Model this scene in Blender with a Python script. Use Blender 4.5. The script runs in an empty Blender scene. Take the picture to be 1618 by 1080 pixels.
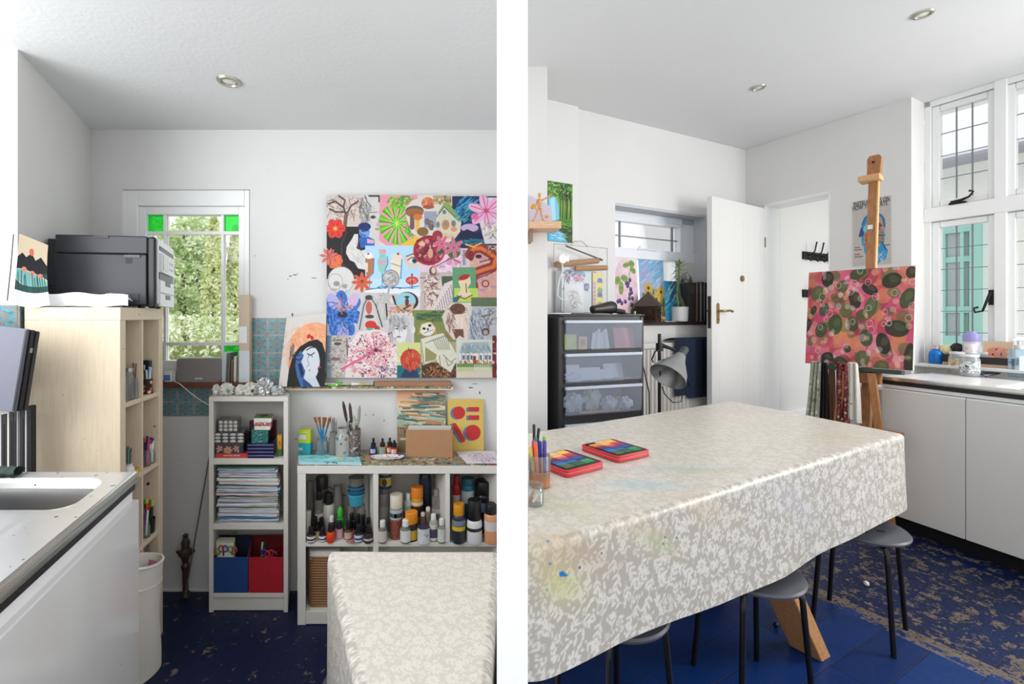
import bpy, math, random
import numpy as np
from mathutils import Vector, Matrix
random.seed(7)
# camera constants: principal point, focal length in pixels of the 1618 wide frame, horizon row, eye height
PP, F, HZ, EYE = 720.0, 720.0, 500.0, 1.35
SC = bpy.context.scene
COL = SC.collection
PI = math.pi
def X(px, Y): return (px - PP) / F * Y
def Z(py, Y): return EYE + (HZ - py) / F * Y
def P(px, py, Y): return Vector((X(px, Y), Y, Z(py, Y)))
def FL(px, py, z=0.0):
    Y = (EYE - z) * F / (py - HZ)
    return Vector((X(px, Y), Y, z))
def lin(c):
    out = []
    for v in c[:3]:
        v = v / 255.0
        out.append(v / 12.92 if v <= 0.04045 else ((v + 0.055) / 1.055) ** 2.4)
    return (out[0], out[1], out[2], 1.0)

# ------------------------------------------------------------------ materials
MATS = {}
def base_mat(key):
    m = bpy.data.materials.new(key); m.use_nodes = True
    nt = m.node_tree; b = nt.nodes['Principled BSDF']
    return m, nt, b
def nd(nt, t, **kw):
    n = nt.nodes.new(t)
    for k, v in kw.items():
        if k in n.inputs: n.inputs[k].default_value = v
        else: setattr(n, k, v)
    return n
def mixc(nt, fac, a, b):
    n = nt.nodes.new('ShaderNodeMix'); n.data_type = 'RGBA'
    for i, v in ((0, fac), (6, a), (7, b)):
        if hasattr(v, 'is_output'): nt.links.new(v, n.inputs[i])
        else: n.inputs[i].default_value = v
    return n.outputs[2]
def math_n(nt, op, a, b=None):
    n = nt.nodes.new('ShaderNodeMath'); n.operation = op
    for i, v in enumerate((a, b)):
        if v is None: continue
        if hasattr(v, 'is_output'): nt.links.new(v, n.inputs[i])
        else: n.inputs[i].default_value = v
    return n.outputs[0]
def ramp(nt, src, stops, interp='LINEAR'):
    n = nt.nodes.new('ShaderNodeValToRGB'); n.color_ramp.interpolation = interp
    e = n.color_ramp.elements
    while len(e) < len(stops): e.new(0.5)
    for el, (p, c) in zip(e, stops):
        el.position = p; el.color = c
    nt.links.new(src, n.inputs[0]); return n.outputs[0]
def coords(nt, scale=(1, 1, 1), rot=(0, 0, 0)):
    tc = nt.nodes.new('ShaderNodeTexCoord'); mp = nt.nodes.new('ShaderNodeMapping')
    mp.inputs['Scale'].default_value = scale; mp.inputs['Rotation'].default_value = rot
    nt.links.new(tc.outputs['Object'], mp.inputs[0]); return mp.outputs[0]
def noise(nt, vec, scale, detail=4, rough=0.5):
    n = nd(nt, 'ShaderNodeTexNoise', Scale=scale, Detail=detail, Roughness=rough)
    nt.links.new(vec, n.inputs['Vector']); return n.outputs[0]
def bump(nt, b, h, strength, dist=0.002):
    n = nd(nt, 'ShaderNodeBump', Strength=strength, Distance=dist)
    nt.links.new(h, n.inputs['Height']); nt.links.new(n.outputs[0], b.inputs['Normal'])
def mat(key, col, rough=0.5, metal=0.0, var=0.06, bp=0.0, sc=30.0, coat=0.0):
    """plain surface with a faint mottling"""
    if key in MATS: return MATS[key]
    m, nt, b = base_mat(key); c = lin(col)
    v = coords(nt); n = noise(nt, v, sc)
    lo = tuple(x * (1 - var) for x in c[:3]) + (1,); hi = tuple(min(1, x * (1 + var)) for x in c[:3]) + (1,)
    nt.links.new(mixc(nt, n, lo, hi), b.inputs['Base Color'])
    b.inputs['Roughness'].default_value = rough; b.inputs['Metallic'].default_value = metal
    b.inputs['Coat Weight'].default_value = coat
    if bp: bump(nt, b, n, bp)
    MATS[key] = m; return m
def wood(key, c1, c2, scale=(1, 1, 12), rough=0.45, flecks=False):
    if key in MATS: return MATS[key]
    m, nt, b = base_mat(key); v = coords(nt, scale); n = noise(nt, v, 9, 6, 0.6)
    c = ramp(nt, n, [(0.3, lin(c1)), (0.7, lin(c2))])
    if flecks: c = fleck(nt, c, 26, 0.085, [(60, 40, 30), (110, 70, 40), (30, 30, 30), (140, 110, 60)], .55)
    nt.links.new(c, b.inputs['Base Color']); b.inputs['Roughness'].default_value = rough
    bump(nt, b, n, 0.05); MATS[key] = m; return m
def fleck(nt, c, scale, thr, cols, keep=0.6, stretch=(1, 1, 1)):
    """scattered paint flecks over colour socket c"""
    v = coords(nt, stretch); w = nd(nt, 'ShaderNodeTexNoise', Scale=40.0)
    nt.links.new(v, w.inputs['Vector'])
    mv = nt.nodes.new('ShaderNodeMix'); mv.data_type = 'VECTOR'; mv.inputs[0].default_value = 0.02
    nt.links.new(v, mv.inputs[4]); nt.links.new(w.outputs['Color'], mv.inputs[5])
    vo = nd(nt, 'ShaderNodeTexVoronoi', Scale=float(scale)); nt.links.new(mv.outputs[1], vo.inputs['Vector'])
    sep = nt.nodes.new('ShaderNodeSeparateColor'); nt.links.new(vo.outputs['Color'], sep.inputs[0])
    lim = math_n(nt, 'MULTIPLY', sep.outputs[1], thr * 2)
    near = math_n(nt, 'LESS_THAN', vo.outputs['Distance'], lim)
    on = math_n(nt, 'GREATER_THAN', sep.outputs[2], keep)
    k = math_n(nt, 'MULTIPLY', near, on)
    st = [(i / len(cols), lin(q)) for i, q in enumerate(cols)]
    return mixc(nt, k, c, ramp(nt, sep.outputs[0], st, 'CONSTANT'))
def splat(key, col, cols, scale=30, thr=0.12, keep=0.6, rough=0.45, var=0.08, bp=0.0):
    if key in MATS: return MATS[key]
    m, nt, b = base_mat(key); c = lin(col); v = coords(nt); n = noise(nt, v, 14)
    lo = tuple(x * (1 - var) for x in c[:3]) + (1,)
    q = fleck(nt, mixc(nt, n, lo, c), scale, thr, cols, keep)
    q = fleck(nt, q, scale * 2.7, thr * .8, cols, keep + .1)
    nt.links.new(q, b.inputs['Base Color']); b.inputs['Roughness'].default_value = rough
    if bp: bump(nt, b, n, bp)
    MATS[key] = m; return m
def glass(key, tint=(255, 255, 255), solid=0.12, body=(225, 230, 232), rough=0.05, sheen=0.6):
    """thin clear sheet: mostly see-through with a sheen and a little body colour"""
    if key in MATS: return MATS[key]
    m = bpy.data.materials.new(key); m.use_nodes = True; nt = m.node_tree; nt.nodes.clear()
    out = nt.nodes.new('ShaderNodeOutputMaterial')
    tr = nt.nodes.new('ShaderNodeBsdfTransparent'); tr.inputs[0].default_value = lin(tint)
    gl = nt.nodes.new('ShaderNodeBsdfGlossy'); gl.inputs['Roughness'].default_value = rough
    df = nt.nodes.new('ShaderNodeBsdfDiffuse')
    n = noise(nt, coords(nt), 12.0)
    lo = tuple(x * .9 for x in lin(body)[:3]) + (1,)
    nt.links.new(mixc(nt, n, lo, lin(body)), df.inputs[0])
    m1 = nt.nodes.new('ShaderNodeMixShader'); m1.inputs[0].default_value = solid
    nt.links.new(tr.outputs[0], m1.inputs[1]); nt.links.new(df.outputs[0], m1.inputs[2])
    fr = nd(nt, 'ShaderNodeLayerWeight', Blend=0.25)
    m2 = nt.nodes.new('ShaderNodeMixShader')
    nt.links.new(math_n(nt, 'MULTIPLY', fr.outputs['Fresnel'], sheen), m2.inputs[0])
    nt.links.new(m1.outputs[0], m2.inputs[1]); nt.links.new(gl.outputs[0], m2.inputs[2])
    nt.links.new(m2.outputs[0], out.inputs[0]); MATS[key] = m; return m
def paint_mat(key='painted_paper', rough=0.7):
    """surface that takes the colours painted on its vertices"""
    if key in MATS: return MATS[key]
    m, nt, b = base_mat(key); a = nd(nt, 'ShaderNodeAttribute', attribute_name='paint')
    n = noise(nt, coords(nt), 300.0)
    nt.links.new(a.outputs['Color'], b.inputs['Base Color']); b.inputs['Roughness'].default_value = rough
    bump(nt, b, n, 0.08, 0.0005); MATS[key] = m; return m

# ------------------------------------------------------------------ mesh builder
class MB:
    def __init__(s): s.v = []; s.f = []; s.m = []; s.k = 0; s.T = None
    def mt(s, k): s.k = k; return s
    def tr(s, T): s.T = T; return s
    def add(s, vs, fs):
        n = len(s.v)
        s.v += [tuple(s.T @ Vector(v)) if s.T is not None else tuple(v) for v in vs]
        s.f += [tuple(i + n for i in f) for f in fs]; s.m += [s.k] * len(fs); return s
    def box(s, x0, y0, z0, x1, y1, z1):
        if x0 > x1: x0, x1 = x1, x0
        if y0 > y1: y0, y1 = y1, y0
        if z0 > z1: z0, z1 = z1, z0
        return s.add([(x0, y0, z0), (x1, y0, z0), (x1, y1, z0), (x0, y1, z0), (x0, y0, z1), (x1, y0, z1), (x1, y1, z1), (x0, y1, z1)],
                     [(0, 3, 2, 1), (4, 5, 6, 7), (0, 1, 5, 4), (1, 2, 6, 5), (2, 3, 7, 6), (3, 0, 4, 7)])
    def cbox(s, c, d): return s.box(c[0] - d[0] / 2, c[1] - d[1] / 2, c[2] - d[2] / 2, c[0] + d[0] / 2, c[1] + d[1] / 2, c[2] + d[2] / 2)
    def tube(s, pts, r, n=8, caps=True):
        pts = [Vector(p) for p in pts]; N = len(pts)
        rs = list(r) if isinstance(r, (list, tuple)) else [r] * N
        t0 = (pts[1] - pts[0]).normalized(); up = Vector((0, 0, 1)) if abs(t0.z) < 0.9 else Vector((1, 0, 0))
        a = t0.cross(up).normalized(); vs = []
        for i, p in enumerate(pts):
            t = ((pts[min(i + 1, N - 1)] - pts[max(i - 1, 0)])).normalized()
            a = (a - t * a.dot(t)).normalized(); b = t.cross(a)
            for k in range(n):
                q = 2 * PI * k / n; vs.append(p + (a * math.cos(q) + b * math.sin(q)) * rs[i])
        fs = [(i * n + k, i * n + (k + 1) % n, (i + 1) * n + (k + 1) % n, (i + 1) * n + k) for i in range(N - 1) for k in range(n)]
        if caps: fs += [tuple(range(n - 1, -1, -1)), tuple((N - 1) * n + k for k in range(n))]
        return s.add(vs, fs)
    def lathe(s, prof, n=20, c=(0, 0, 0), sx=1, sy=1):
        vs = []
        for (r, z) in prof:
            for k in range(n):
                q = 2 * PI * k / n; vs.append((c[0] + r * sx * math.cos(q), c[1] + r * sy * math.sin(q), c[2] + z))
        N = len(prof)
        fs = [(i * n + k, i * n + (k + 1) % n, (i + 1) * n + (k + 1) % n, (i + 1) * n + k) for i in range(N - 1) for k in range(n)]
        if prof[0][0] > 1e-6: fs.append(tuple(range(n - 1, -1, -1)))
        if prof[-1][0] > 1e-6: fs.append(tuple((N - 1) * n + k for k in range(n)))
        return s.add(vs, fs)
    def prism(s, poly, z0, z1, ax='z'):
        n = len(poly)
        def mk(p, h): return (p[0], p[1], h) if ax == 'z' else ((p[0], h, p[1]) if ax == 'y' else (h, p[0], p[1]))
        vs = [mk(p, z0) for p in poly] + [mk(p, z1) for p in poly]
        fs = [tuple(range(n - 1, -1, -1)), tuple(range(n, 2 * n))] + [(i, (i + 1) % n, n + (i + 1) % n, n + i) for i in range(n)]
        return s.add(vs, fs)
    def ball(s, c, r, n=14, m=9):
        rx, ry, rz = r if isinstance(r, (tuple, list)) else (r, r, r)
        vs = [(c[0], c[1], c[2] - rz)]
        for i in range(1, m):
            a = -PI / 2 + PI * i / m
            for k in range(n):
                q = 2 * PI * k / n
                vs.append((c[0] + rx * math.cos(a) * math.cos(q), c[1] + ry * math.cos(a) * math.sin(q), c[2] + rz * math.sin(a)))
        vs.append((c[0], c[1], c[2] + rz)); L = len(vs) - 1
        fs = [(0, 1 + (k + 1) % n, 1 + k) for k in range(n)]
        fs += [(1 + (i * n) + k, 1 + i * n + (k + 1) % n, 1 + (i + 1) * n + (k + 1) % n, 1 + (i + 1) * n + k) for i in range(m - 2) for k in range(n)]
        fs += [(L, 1 + (m - 2) * n + k, 1 + (m - 2) * n + (k + 1) % n) for k in range(n)]
        return s.add(vs, fs)
    def grid(s, fn, nu, nv, both=0.0):
        """surface of fn(u, v); both = thickness (a second skin offset along the normal, closed at the rim)"""
        pts = [[Vector(fn(i / nu, j / nv)) for j in range(nv + 1)] for i in range(nu + 1)]
        flat = [p for row in pts for p in row]; w = nv + 1
        fs = [(i * w + j, (i + 1) * w + j, (i + 1) * w + j + 1, i * w + j + 1) for i in range(nu) for j in range(nv)]
        if both:
            nn = []
            for i in range(nu + 1):
                for j in range(nv + 1):
                    a = pts[min(i + 1, nu)][j] - pts[max(i - 1, 0)][j]; b = pts[i][min(j + 1, nv)] - pts[i][max(j - 1, 0)]
                    c = a.cross(b); nn.append(c.normalized() if c.length > 1e-12 else Vector((0, 0, 1)))
            n0 = len(flat); flat += [p - q * both for p, q in zip(flat[:n0], nn)]
            fs += [tuple(reversed([x + n0 for x in f])) for f in fs]
            rim = [i * w for i in range(nu + 1)] + [nu * w + j for j in range(1, nv + 1)] + [i * w + nv for i in range(nu - 1, -1, -1)] + [j for j in range(nv - 1, 0, -1)]
            for a, b in zip(rim, rim[1:] + rim[:1]): fs.append((b, a, a + n0, b + n0))
        return s.add(flat, fs)
    def build(s, name, m, parent=None, loc=None, rz=0.0, bevel=0.0, smooth=True, label=None, seg=2):
        me = bpy.data.meshes.new(name); me.from_pydata(s.v, [], s.f)
        ms = m if isinstance(m, (list, tuple)) else [m]
        for q in ms: me.materials.append(q)
        if len(ms) > 1: me.polygons.foreach_set('material_index', s.m)
        me.update()
        if smooth:
            me.shade_smooth(); me.set_sharp_from_angle(angle=0.6)
        o = bpy.data.objects.new(name, me); COL.objects.link(o)
        if parent is not None: o.parent = parent
        if loc is not None: o.location = loc
        o.rotation_euler.z = rz
        if label: o['label'] = label
        if bevel:
            b = o.modifiers.new('edge', 'BEVEL'); b.width = bevel; b.segments = seg; b.limit_method = 'ANGLE'; b.angle_limit = 0.7
            b.harden_normals = False
        return o
def tag(o, label, cat, group=None, kind=None):
    o['label'] = label; o['category'] = cat
    if group: o['group'] = group
    if kind: o['kind'] = kind
    return o
def thing(name, label, cat, loc=(0, 0, 0), rz=0.0, group=None, kind=None, rot=None):
    o = bpy.data.objects.new(name, None); o.empty_display_size = 0.05; COL.objects.link(o)
    o.location = loc; o.rotation_euler = rot if rot else (0, 0, rz)
    return tag(o, label, cat, group, kind)
def struct(o): o['kind'] = 'structure'; return o
def dup(root, loc, rz=None, label=None):
    r = root.copy(); COL.objects.link(r); r.location = loc
    if rz is not None: r.rotation_euler = (0, 0, rz)
    if label: r['label'] = label
    for ch in list(root.children):
        c = ch.copy(); COL.objects.link(c); c.parent = r
        for g in list(ch.children):
            d = g.copy(); COL.objects.link(d); d.parent = c
    return r
def Mz(loc, rz=0.0, rx=0.0, ry=0.0):
    return Matrix.Translation(Vector(loc)) @ Matrix.Rotation(rz, 4, 'Z') @ Matrix.Rotation(ry, 4, 'Y') @ Matrix.Rotation(rx, 4, 'X')
def rrect(w, d, r, n=4, cx=0, cy=0):
    out = []
    for (sx, sy, a0) in ((1, 1, 0), (-1, 1, 90), (-1, -1, 180), (1, -1, 270)):
        for i in range(n + 1):
            a = math.radians(a0 + 90 * i / n)
            out.append((cx + sx * (w / 2 - r) + r * math.cos(a), cy + sy * (d / 2 - r) + r * math.sin(a)))
    return out
def slab_wall(name, p0, p1, z0, z1, th, m, holes=()):
    """upright wall from p0 to p1 (its room face), th thick behind (left of p0->p1), with rectangular holes (s0, s1, za, zb)"""
    p0 = Vector(p0); p1 = Vector(p1); d = p1 - p0; L = d.length; ang = math.atan2(d.y, d.x)
    xs = sorted({0, L, *[h[0] for h in holes], *[h[1] for h in holes]}); zs = sorted({z0, z1, *[h[2] for h in holes], *[h[3] for h in holes]})
    b = MB()
    for a, c in zip(xs, xs[1:]):
        for e, g in zip(zs, zs[1:]):
            mx, mz = (a + c) / 2, (e + g) / 2
            if any(h[0] < mx < h[1] and h[2] < mz < h[3] for h in holes): continue
            b.box(a, 0, e, c, th, g)
    return struct(b.build(name, m, loc=(p0.x, p0.y, 0), rz=ang, smooth=False))

# ------------------------------------------------------------------ painter (colours for painted sheets)
class Cv:
    """a little raster in caller units; colours go onto mesh vertices"""
    def __init__(s, x0, y0, x1, y1, k, bg=(240, 238, 232)):
        s.x0, s.y0, s.k = x0, y0, k
        s.w = max(4, int((x1 - x0) * k)); s.h = max(4, int((y1 - y0) * k))
        s.a = np.empty((s.h, s.w, 3)); s.a[:] = bg; s.rg = np.random.RandomState(3)
    def win(s, xa, ya, xb, yb):
        i0 = max(0, int((xa - s.x0) * s.k) - 1); i1 = min(s.w, int((xb - s.x0) * s.k) + 2)
        j0 = max(0, int((ya - s.y0) * s.k) - 1); j1 = min(s.h, int((yb - s.y0) * s.k) + 2)
        if i0 >= i1 or j0 >= j1: return None
        xx, yy = np.meshgrid((np.arange(i0, i1) + .5) / s.k + s.x0, (np.arange(j0, j1) + .5) / s.k + s.y0)
        return xx, yy, (slice(j0, j1), slice(i0, i1))
    def put(s, w, m, c, al=1.0):
        q = s.a[w[2]]; m = m * al; s.a[w[2]] = q * (1 - m[..., None]) + np.array(c) * m[..., None]
    def rect(s, xa, ya, xb, yb, c, al=1.0):
        w = s.win(xa, ya, xb, yb)
        if w: s.put(w, ((w[0] >= xa) & (w[0] <= xb) & (w[1] >= ya) & (w[1] <= yb)).astype(float), c, al)
        return s
    def ell(s, cx, cy, rx, ry, c, rot=0.0, al=1.0, ring=0.0):
        R = max(rx, ry); w = s.win(cx - R, cy - R, cx + R, cy + R)
        if not w: return s
        ca, sa = math.cos(rot), math.sin(rot); u = (w[0] - cx) * ca + (w[1] - cy) * sa; v = -(w[0] - cx) * sa + (w[1] - cy) * ca
        d = np.sqrt((u / rx) ** 2 + (v / ry) ** 2); e = 0.7 / s.k / min(rx, ry)
        m = np.clip((1 - d) / e + .5, 0, 1)
        if ring: m = m * np.clip((d - (1 - ring / min(rx, ry))) / e + .5, 0, 1)
        s.put(w, m, c, al); return s
    def poly(s, pts, c, al=1.0):
        p = np.array(pts, float); w = s.win(p[:, 0].min(), p[:, 1].min(), p[:, 0].max(), p[:, 1].max())
        if not w: return s
        ins = np.zeros(w[0].shape, bool)
        for (xa, ya), (xb, yb) in zip(p, np.roll(p, -1, 0)):
            if ya == yb: continue
            c1 = (ya > w[1]) != (yb > w[1]); ins ^= c1 & (w[0] < (xb - xa) * (w[1] - ya) / (yb - ya) + xa)
        s.put(w, ins.astype(float), c, al); return s
    def ln(s, pts, wd, c, al=1.0):
        for (xa, ya), (xb, yb) in zip(pts, pts[1:]):
            r = wd / 2 + 1 / s.k; w = s.win(min(xa, xb) - r, min(ya, yb) - r, max(xa, xb) + r, max(ya, yb) + r)
            if not w: continue
            dx, dy = xb - xa, yb - ya; L = dx * dx + dy * dy or 1e-9
            t = np.clip(((w[0] - xa) * dx + (w[1] - ya) * dy) / L, 0, 1)
            d = np.hypot(w[0] - xa - t * dx, w[1] - ya - t * dy)
            s.put(w, np.clip((wd / 2 - d) * s.k + .5, 0, 1), c, al)
        return s
    def petals(s, cx, cy, n, r, wd, c, c2=None, a0=0.0, fill=0.62):
        for i in range(n):
            a = a0 + 2 * PI * i / n
            s.ell(cx + math.cos(a) * r * fill, cy + math.sin(a) * r * fill, r * .55, wd, c, a)
            if c2: s.ln([(cx, cy), (cx + math.cos(a) * r, cy + math.sin(a) * r)], max(.7 / s.k, wd * .18), c2)
        return s
    def scrib(s, cx, cy, rx, ry, n, cols, ln=6, wd=.8, al=.8, ang=None):
        for _ in range(n):
            a = s.rg.rand() * 2 * PI; q = math.sqrt(s.rg.rand()); x = cx + rx * q * math.cos(a); y = cy + ry * q * math.sin(a)
            t = (ang if ang is not None else s.rg.rand() * PI) + s.rg.randn() * (.25 if ang is None or ang > 1 else .06); l = ln * (.4 + s.rg.rand())
            s.ln([(x, y), (x + l * math.cos(t), y + l * math.sin(t))], wd * (.6 + .8 * s.rg.rand()), cols[s.rg.randint(len(cols))], al)
        return s
    def dots(s, xa, ya, xb, yb, n, r, cols, al=.9):
        for _ in range(n):
            q = r * (.5 + s.rg.rand())
            s.ell(xa + (xb - xa) * s.rg.rand(), ya + (yb - ya) * s.rg.rand(), q, q * (.6 + .6 * s.rg.rand()), cols[s.rg.randint(len(cols))], s.rg.rand() * 3, al)
        return s
    def grad(s, xa, ya, xb, yb, c0, c1, al=1.0, horiz=False):
        w = s.win(xa, ya, xb, yb)
        if not w: return s
        t = np.clip((w[0] - xa) / (xb - xa) if horiz else (w[1] - ya) / (yb - ya), 0, 1)[..., None]
        m = ((w[0] >= xa) & (w[0] <= xb) & (w[1] >= ya) & (w[1] <= yb)).astype(float)[..., None] * al
        s.a[w[2]] = s.a[w[2]] * (1 - m) + (np.array(c0) * (1 - t) + np.array(c1) * t) * m; return s
    def grain(s, amp):
        s.a += s.rg.randn(s.h, s.w, 1) * amp; return s
    def sample(s, x, y):
        i = np.clip(((x - s.x0) * s.k).astype(int), 0, s.w - 1); j = np.clip(((y - s.y0) * s.k).astype(int), 0, s.h - 1)
        return s.a[j, i]
def np_lin(a):
    a = np.clip(a, 0, 255) / 255.0
    return np.where(a <= 0.04045, a / 12.92, ((a + 0.055) / 1.055) ** 2.4)
def set_paint(me, rgb):
    at = me.color_attributes.new('paint', 'FLOAT_COLOR', 'POINT')
    buf = np.ones((len(me.vertices), 4), np.float32); buf[:, :3] = np_lin(rgb); at.data.foreach_set('color', buf.ravel())
def sheet(name, cv, fn, parent=None, loc=None, rz=0.0, th=0.0006, edge=(235, 233, 228), m=None, rot=None, nmax=None):
    """painted sheet: raster cv spread over fn(u, v) (v runs down), th thick, its back and rim plain"""
    W, H = cv.w, cv.h
    if nmax and max(W, H) > nmax:
        q = nmax / max(W, H); W, H = max(3, int(W * q)), max(3, int(H * q))
    u, v = np.meshgrid(np.arange(W) / (W - 1), np.arange(H) / (H - 1))
    x, y, z = fn(u, v); n = W * H
    co = np.stack([x + 0 * u, y + 0 * u, z + 0 * u], -1)
    du = np.gradient(co, axis=1); dv = np.gradient(co, axis=0); nn = np.cross(dv, du); nn /= np.linalg.norm(nn, axis=-1, keepdims=True) + 1e-12
    co = co.reshape(-1, 3); back = co + nn.reshape(-1, 3) * -th
    j, i = np.meshgrid(np.arange(H - 1), np.arange(W - 1), indexing='ij'); k = (j * W + i).ravel()
    q = np.stack([k, k + W, k + W + 1, k + 1], -1); fs = q.tolist() + (q[:, ::-1] + n).tolist()
    rim = list(range(W)) + [r * W + W - 1 for r in range(1, H)] + [(H - 1) * W + c for c in range(W - 2, -1, -1)] + [r * W for r in range(H - 2, 0, -1)]
    fs += [(a, b, b + n, a + n) for a, b in zip(rim, rim[1:] + rim[:1])]
    me = bpy.data.meshes.new(name); me.from_pydata(np.concatenate([co, back]).tolist(), [], fs); me.update()
    ii = np.clip((u * cv.w).astype(int), 0, cv.w - 1); jj = np.clip((v * cv.h).astype(int), 0, cv.h - 1)
    rgb = np.concatenate([cv.a[jj, ii].reshape(-1, 3), np.tile(np.array(edge, float), (n, 1))]); set_paint(me, rgb)
    me.materials.append(m or paint_mat()); me.shade_smooth(); me.set_sharp_from_angle(angle=0.6)
    o = bpy.data.objects.new(name, me); COL.objects.link(o)
    if parent is not None: o.parent = parent
    if loc is not None: o.location = loc
    o.rotation_euler = rot if rot else (0, 0, rz)
    return o
def text_mesh(name, body, size, m, parent, loc, rot, depth=0.0004, align='CENTER'):
    cu = bpy.data.curves.new(name, 'FONT'); cu.body = body; cu.size = size; cu.extrude = depth; cu.align_x = align; cu.align_y = 'CENTER'; cu.resolution_u = 3
    f = bpy.data.objects.new(name, cu); COL.objects.link(f); dg = bpy.context.evaluated_depsgraph_get()
    me = bpy.data.meshes.new_from_object(f.evaluated_get(dg)); bpy.data.objects.remove(f); bpy.data.curves.remove(cu)
    me.materials.clear(); me.materials.append(m)
    o = bpy.data.objects.new(name, me); COL.objects.link(o)
    o.parent = parent; o.location = loc; o.rotation_euler = rot
    return o
def shear(root, k):
    """give a thing standing in the angled part of the room its out-of-square plan"""
    seen = set()
    def go(o, M):
        M = M @ o.matrix_basis
        if o.type == 'MESH' and o.data not in seen:
            seen.add(o.data); I = M.inverted()
            for v in o.data.vertices:
                q = M @ v.co; q.x -= k * q.y; v.co = I @ q
            o.data.update()
        for c in o.children: go(c, M)
    for c in root.children: go(c, Matrix.Identity(4))
# ------------------------------------------------------------------ camera
cam_d = bpy.data.cameras.new('camera'); cam = bpy.data.objects.new('camera', cam_d); COL.objects.link(cam)
cam.location = (0, 0, EYE); cam.rotation_euler = (PI / 2, 0, 0)
cam_d.sensor_width = 36; cam_d.sensor_fit = 'HORIZONTAL'; cam_d.lens = F / 1618 * 36
cam_d.shift_x = (809 - PP) / 1618; cam_d.shift_y = -(540 - HZ) / 1618; cam_d.clip_start = 0.02
SC.camera = cam
vs = SC.view_settings; vs.view_transform = 'Standard'; vs.look = 'None'; vs.gamma = 1; vs.use_curve_mapping = False; vs.exposure = 0.0

# ------------------------------------------------------------------ shared materials
def wall_paint(key, col, marks=False):
    if key in MATS: return MATS[key]
    m, nt, b = base_mat(key); v = coords(nt); n = noise(nt, v, 2.5, 2); c = lin(col)
    lo = tuple(x * .955 for x in c[:3]) + (1,)
    q = mixc(nt, n, lo, c)
    if marks: q = fleck(nt, q, 5, .028, [(70, 66, 62), (140, 136, 130), (60, 90, 120), (90, 80, 70)], .72, (1.3, 1, 1))
    nt.links.new(q, b.inputs['Base Color']); b.inputs['Roughness'].default_value = .75
    bump(nt, b, noise(nt, v, 60, 5), .25, .004); MATS[key] = m; return m
WALL = wall_paint('white_wall_paint', (225, 224, 223), True)
WALLP = wall_paint('clean_white_wall_paint', (228, 227, 225))
CEIL = wall_paint('textured_ceiling_paint', (224, 225, 225))
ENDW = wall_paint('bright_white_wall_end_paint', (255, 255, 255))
GLOSSW = mat('white_gloss_paint', (240, 241, 240), .3, var=.02)
PANE = glass('window_glass', (255, 255, 255), .0)
BLACK = mat('black_plastic', (24, 24, 26), .4)
IRON = mat('black_iron', (20, 19, 19), .45, .3)
LEAD = mat('lead_came', (132, 136, 142), .5, .2)

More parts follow.
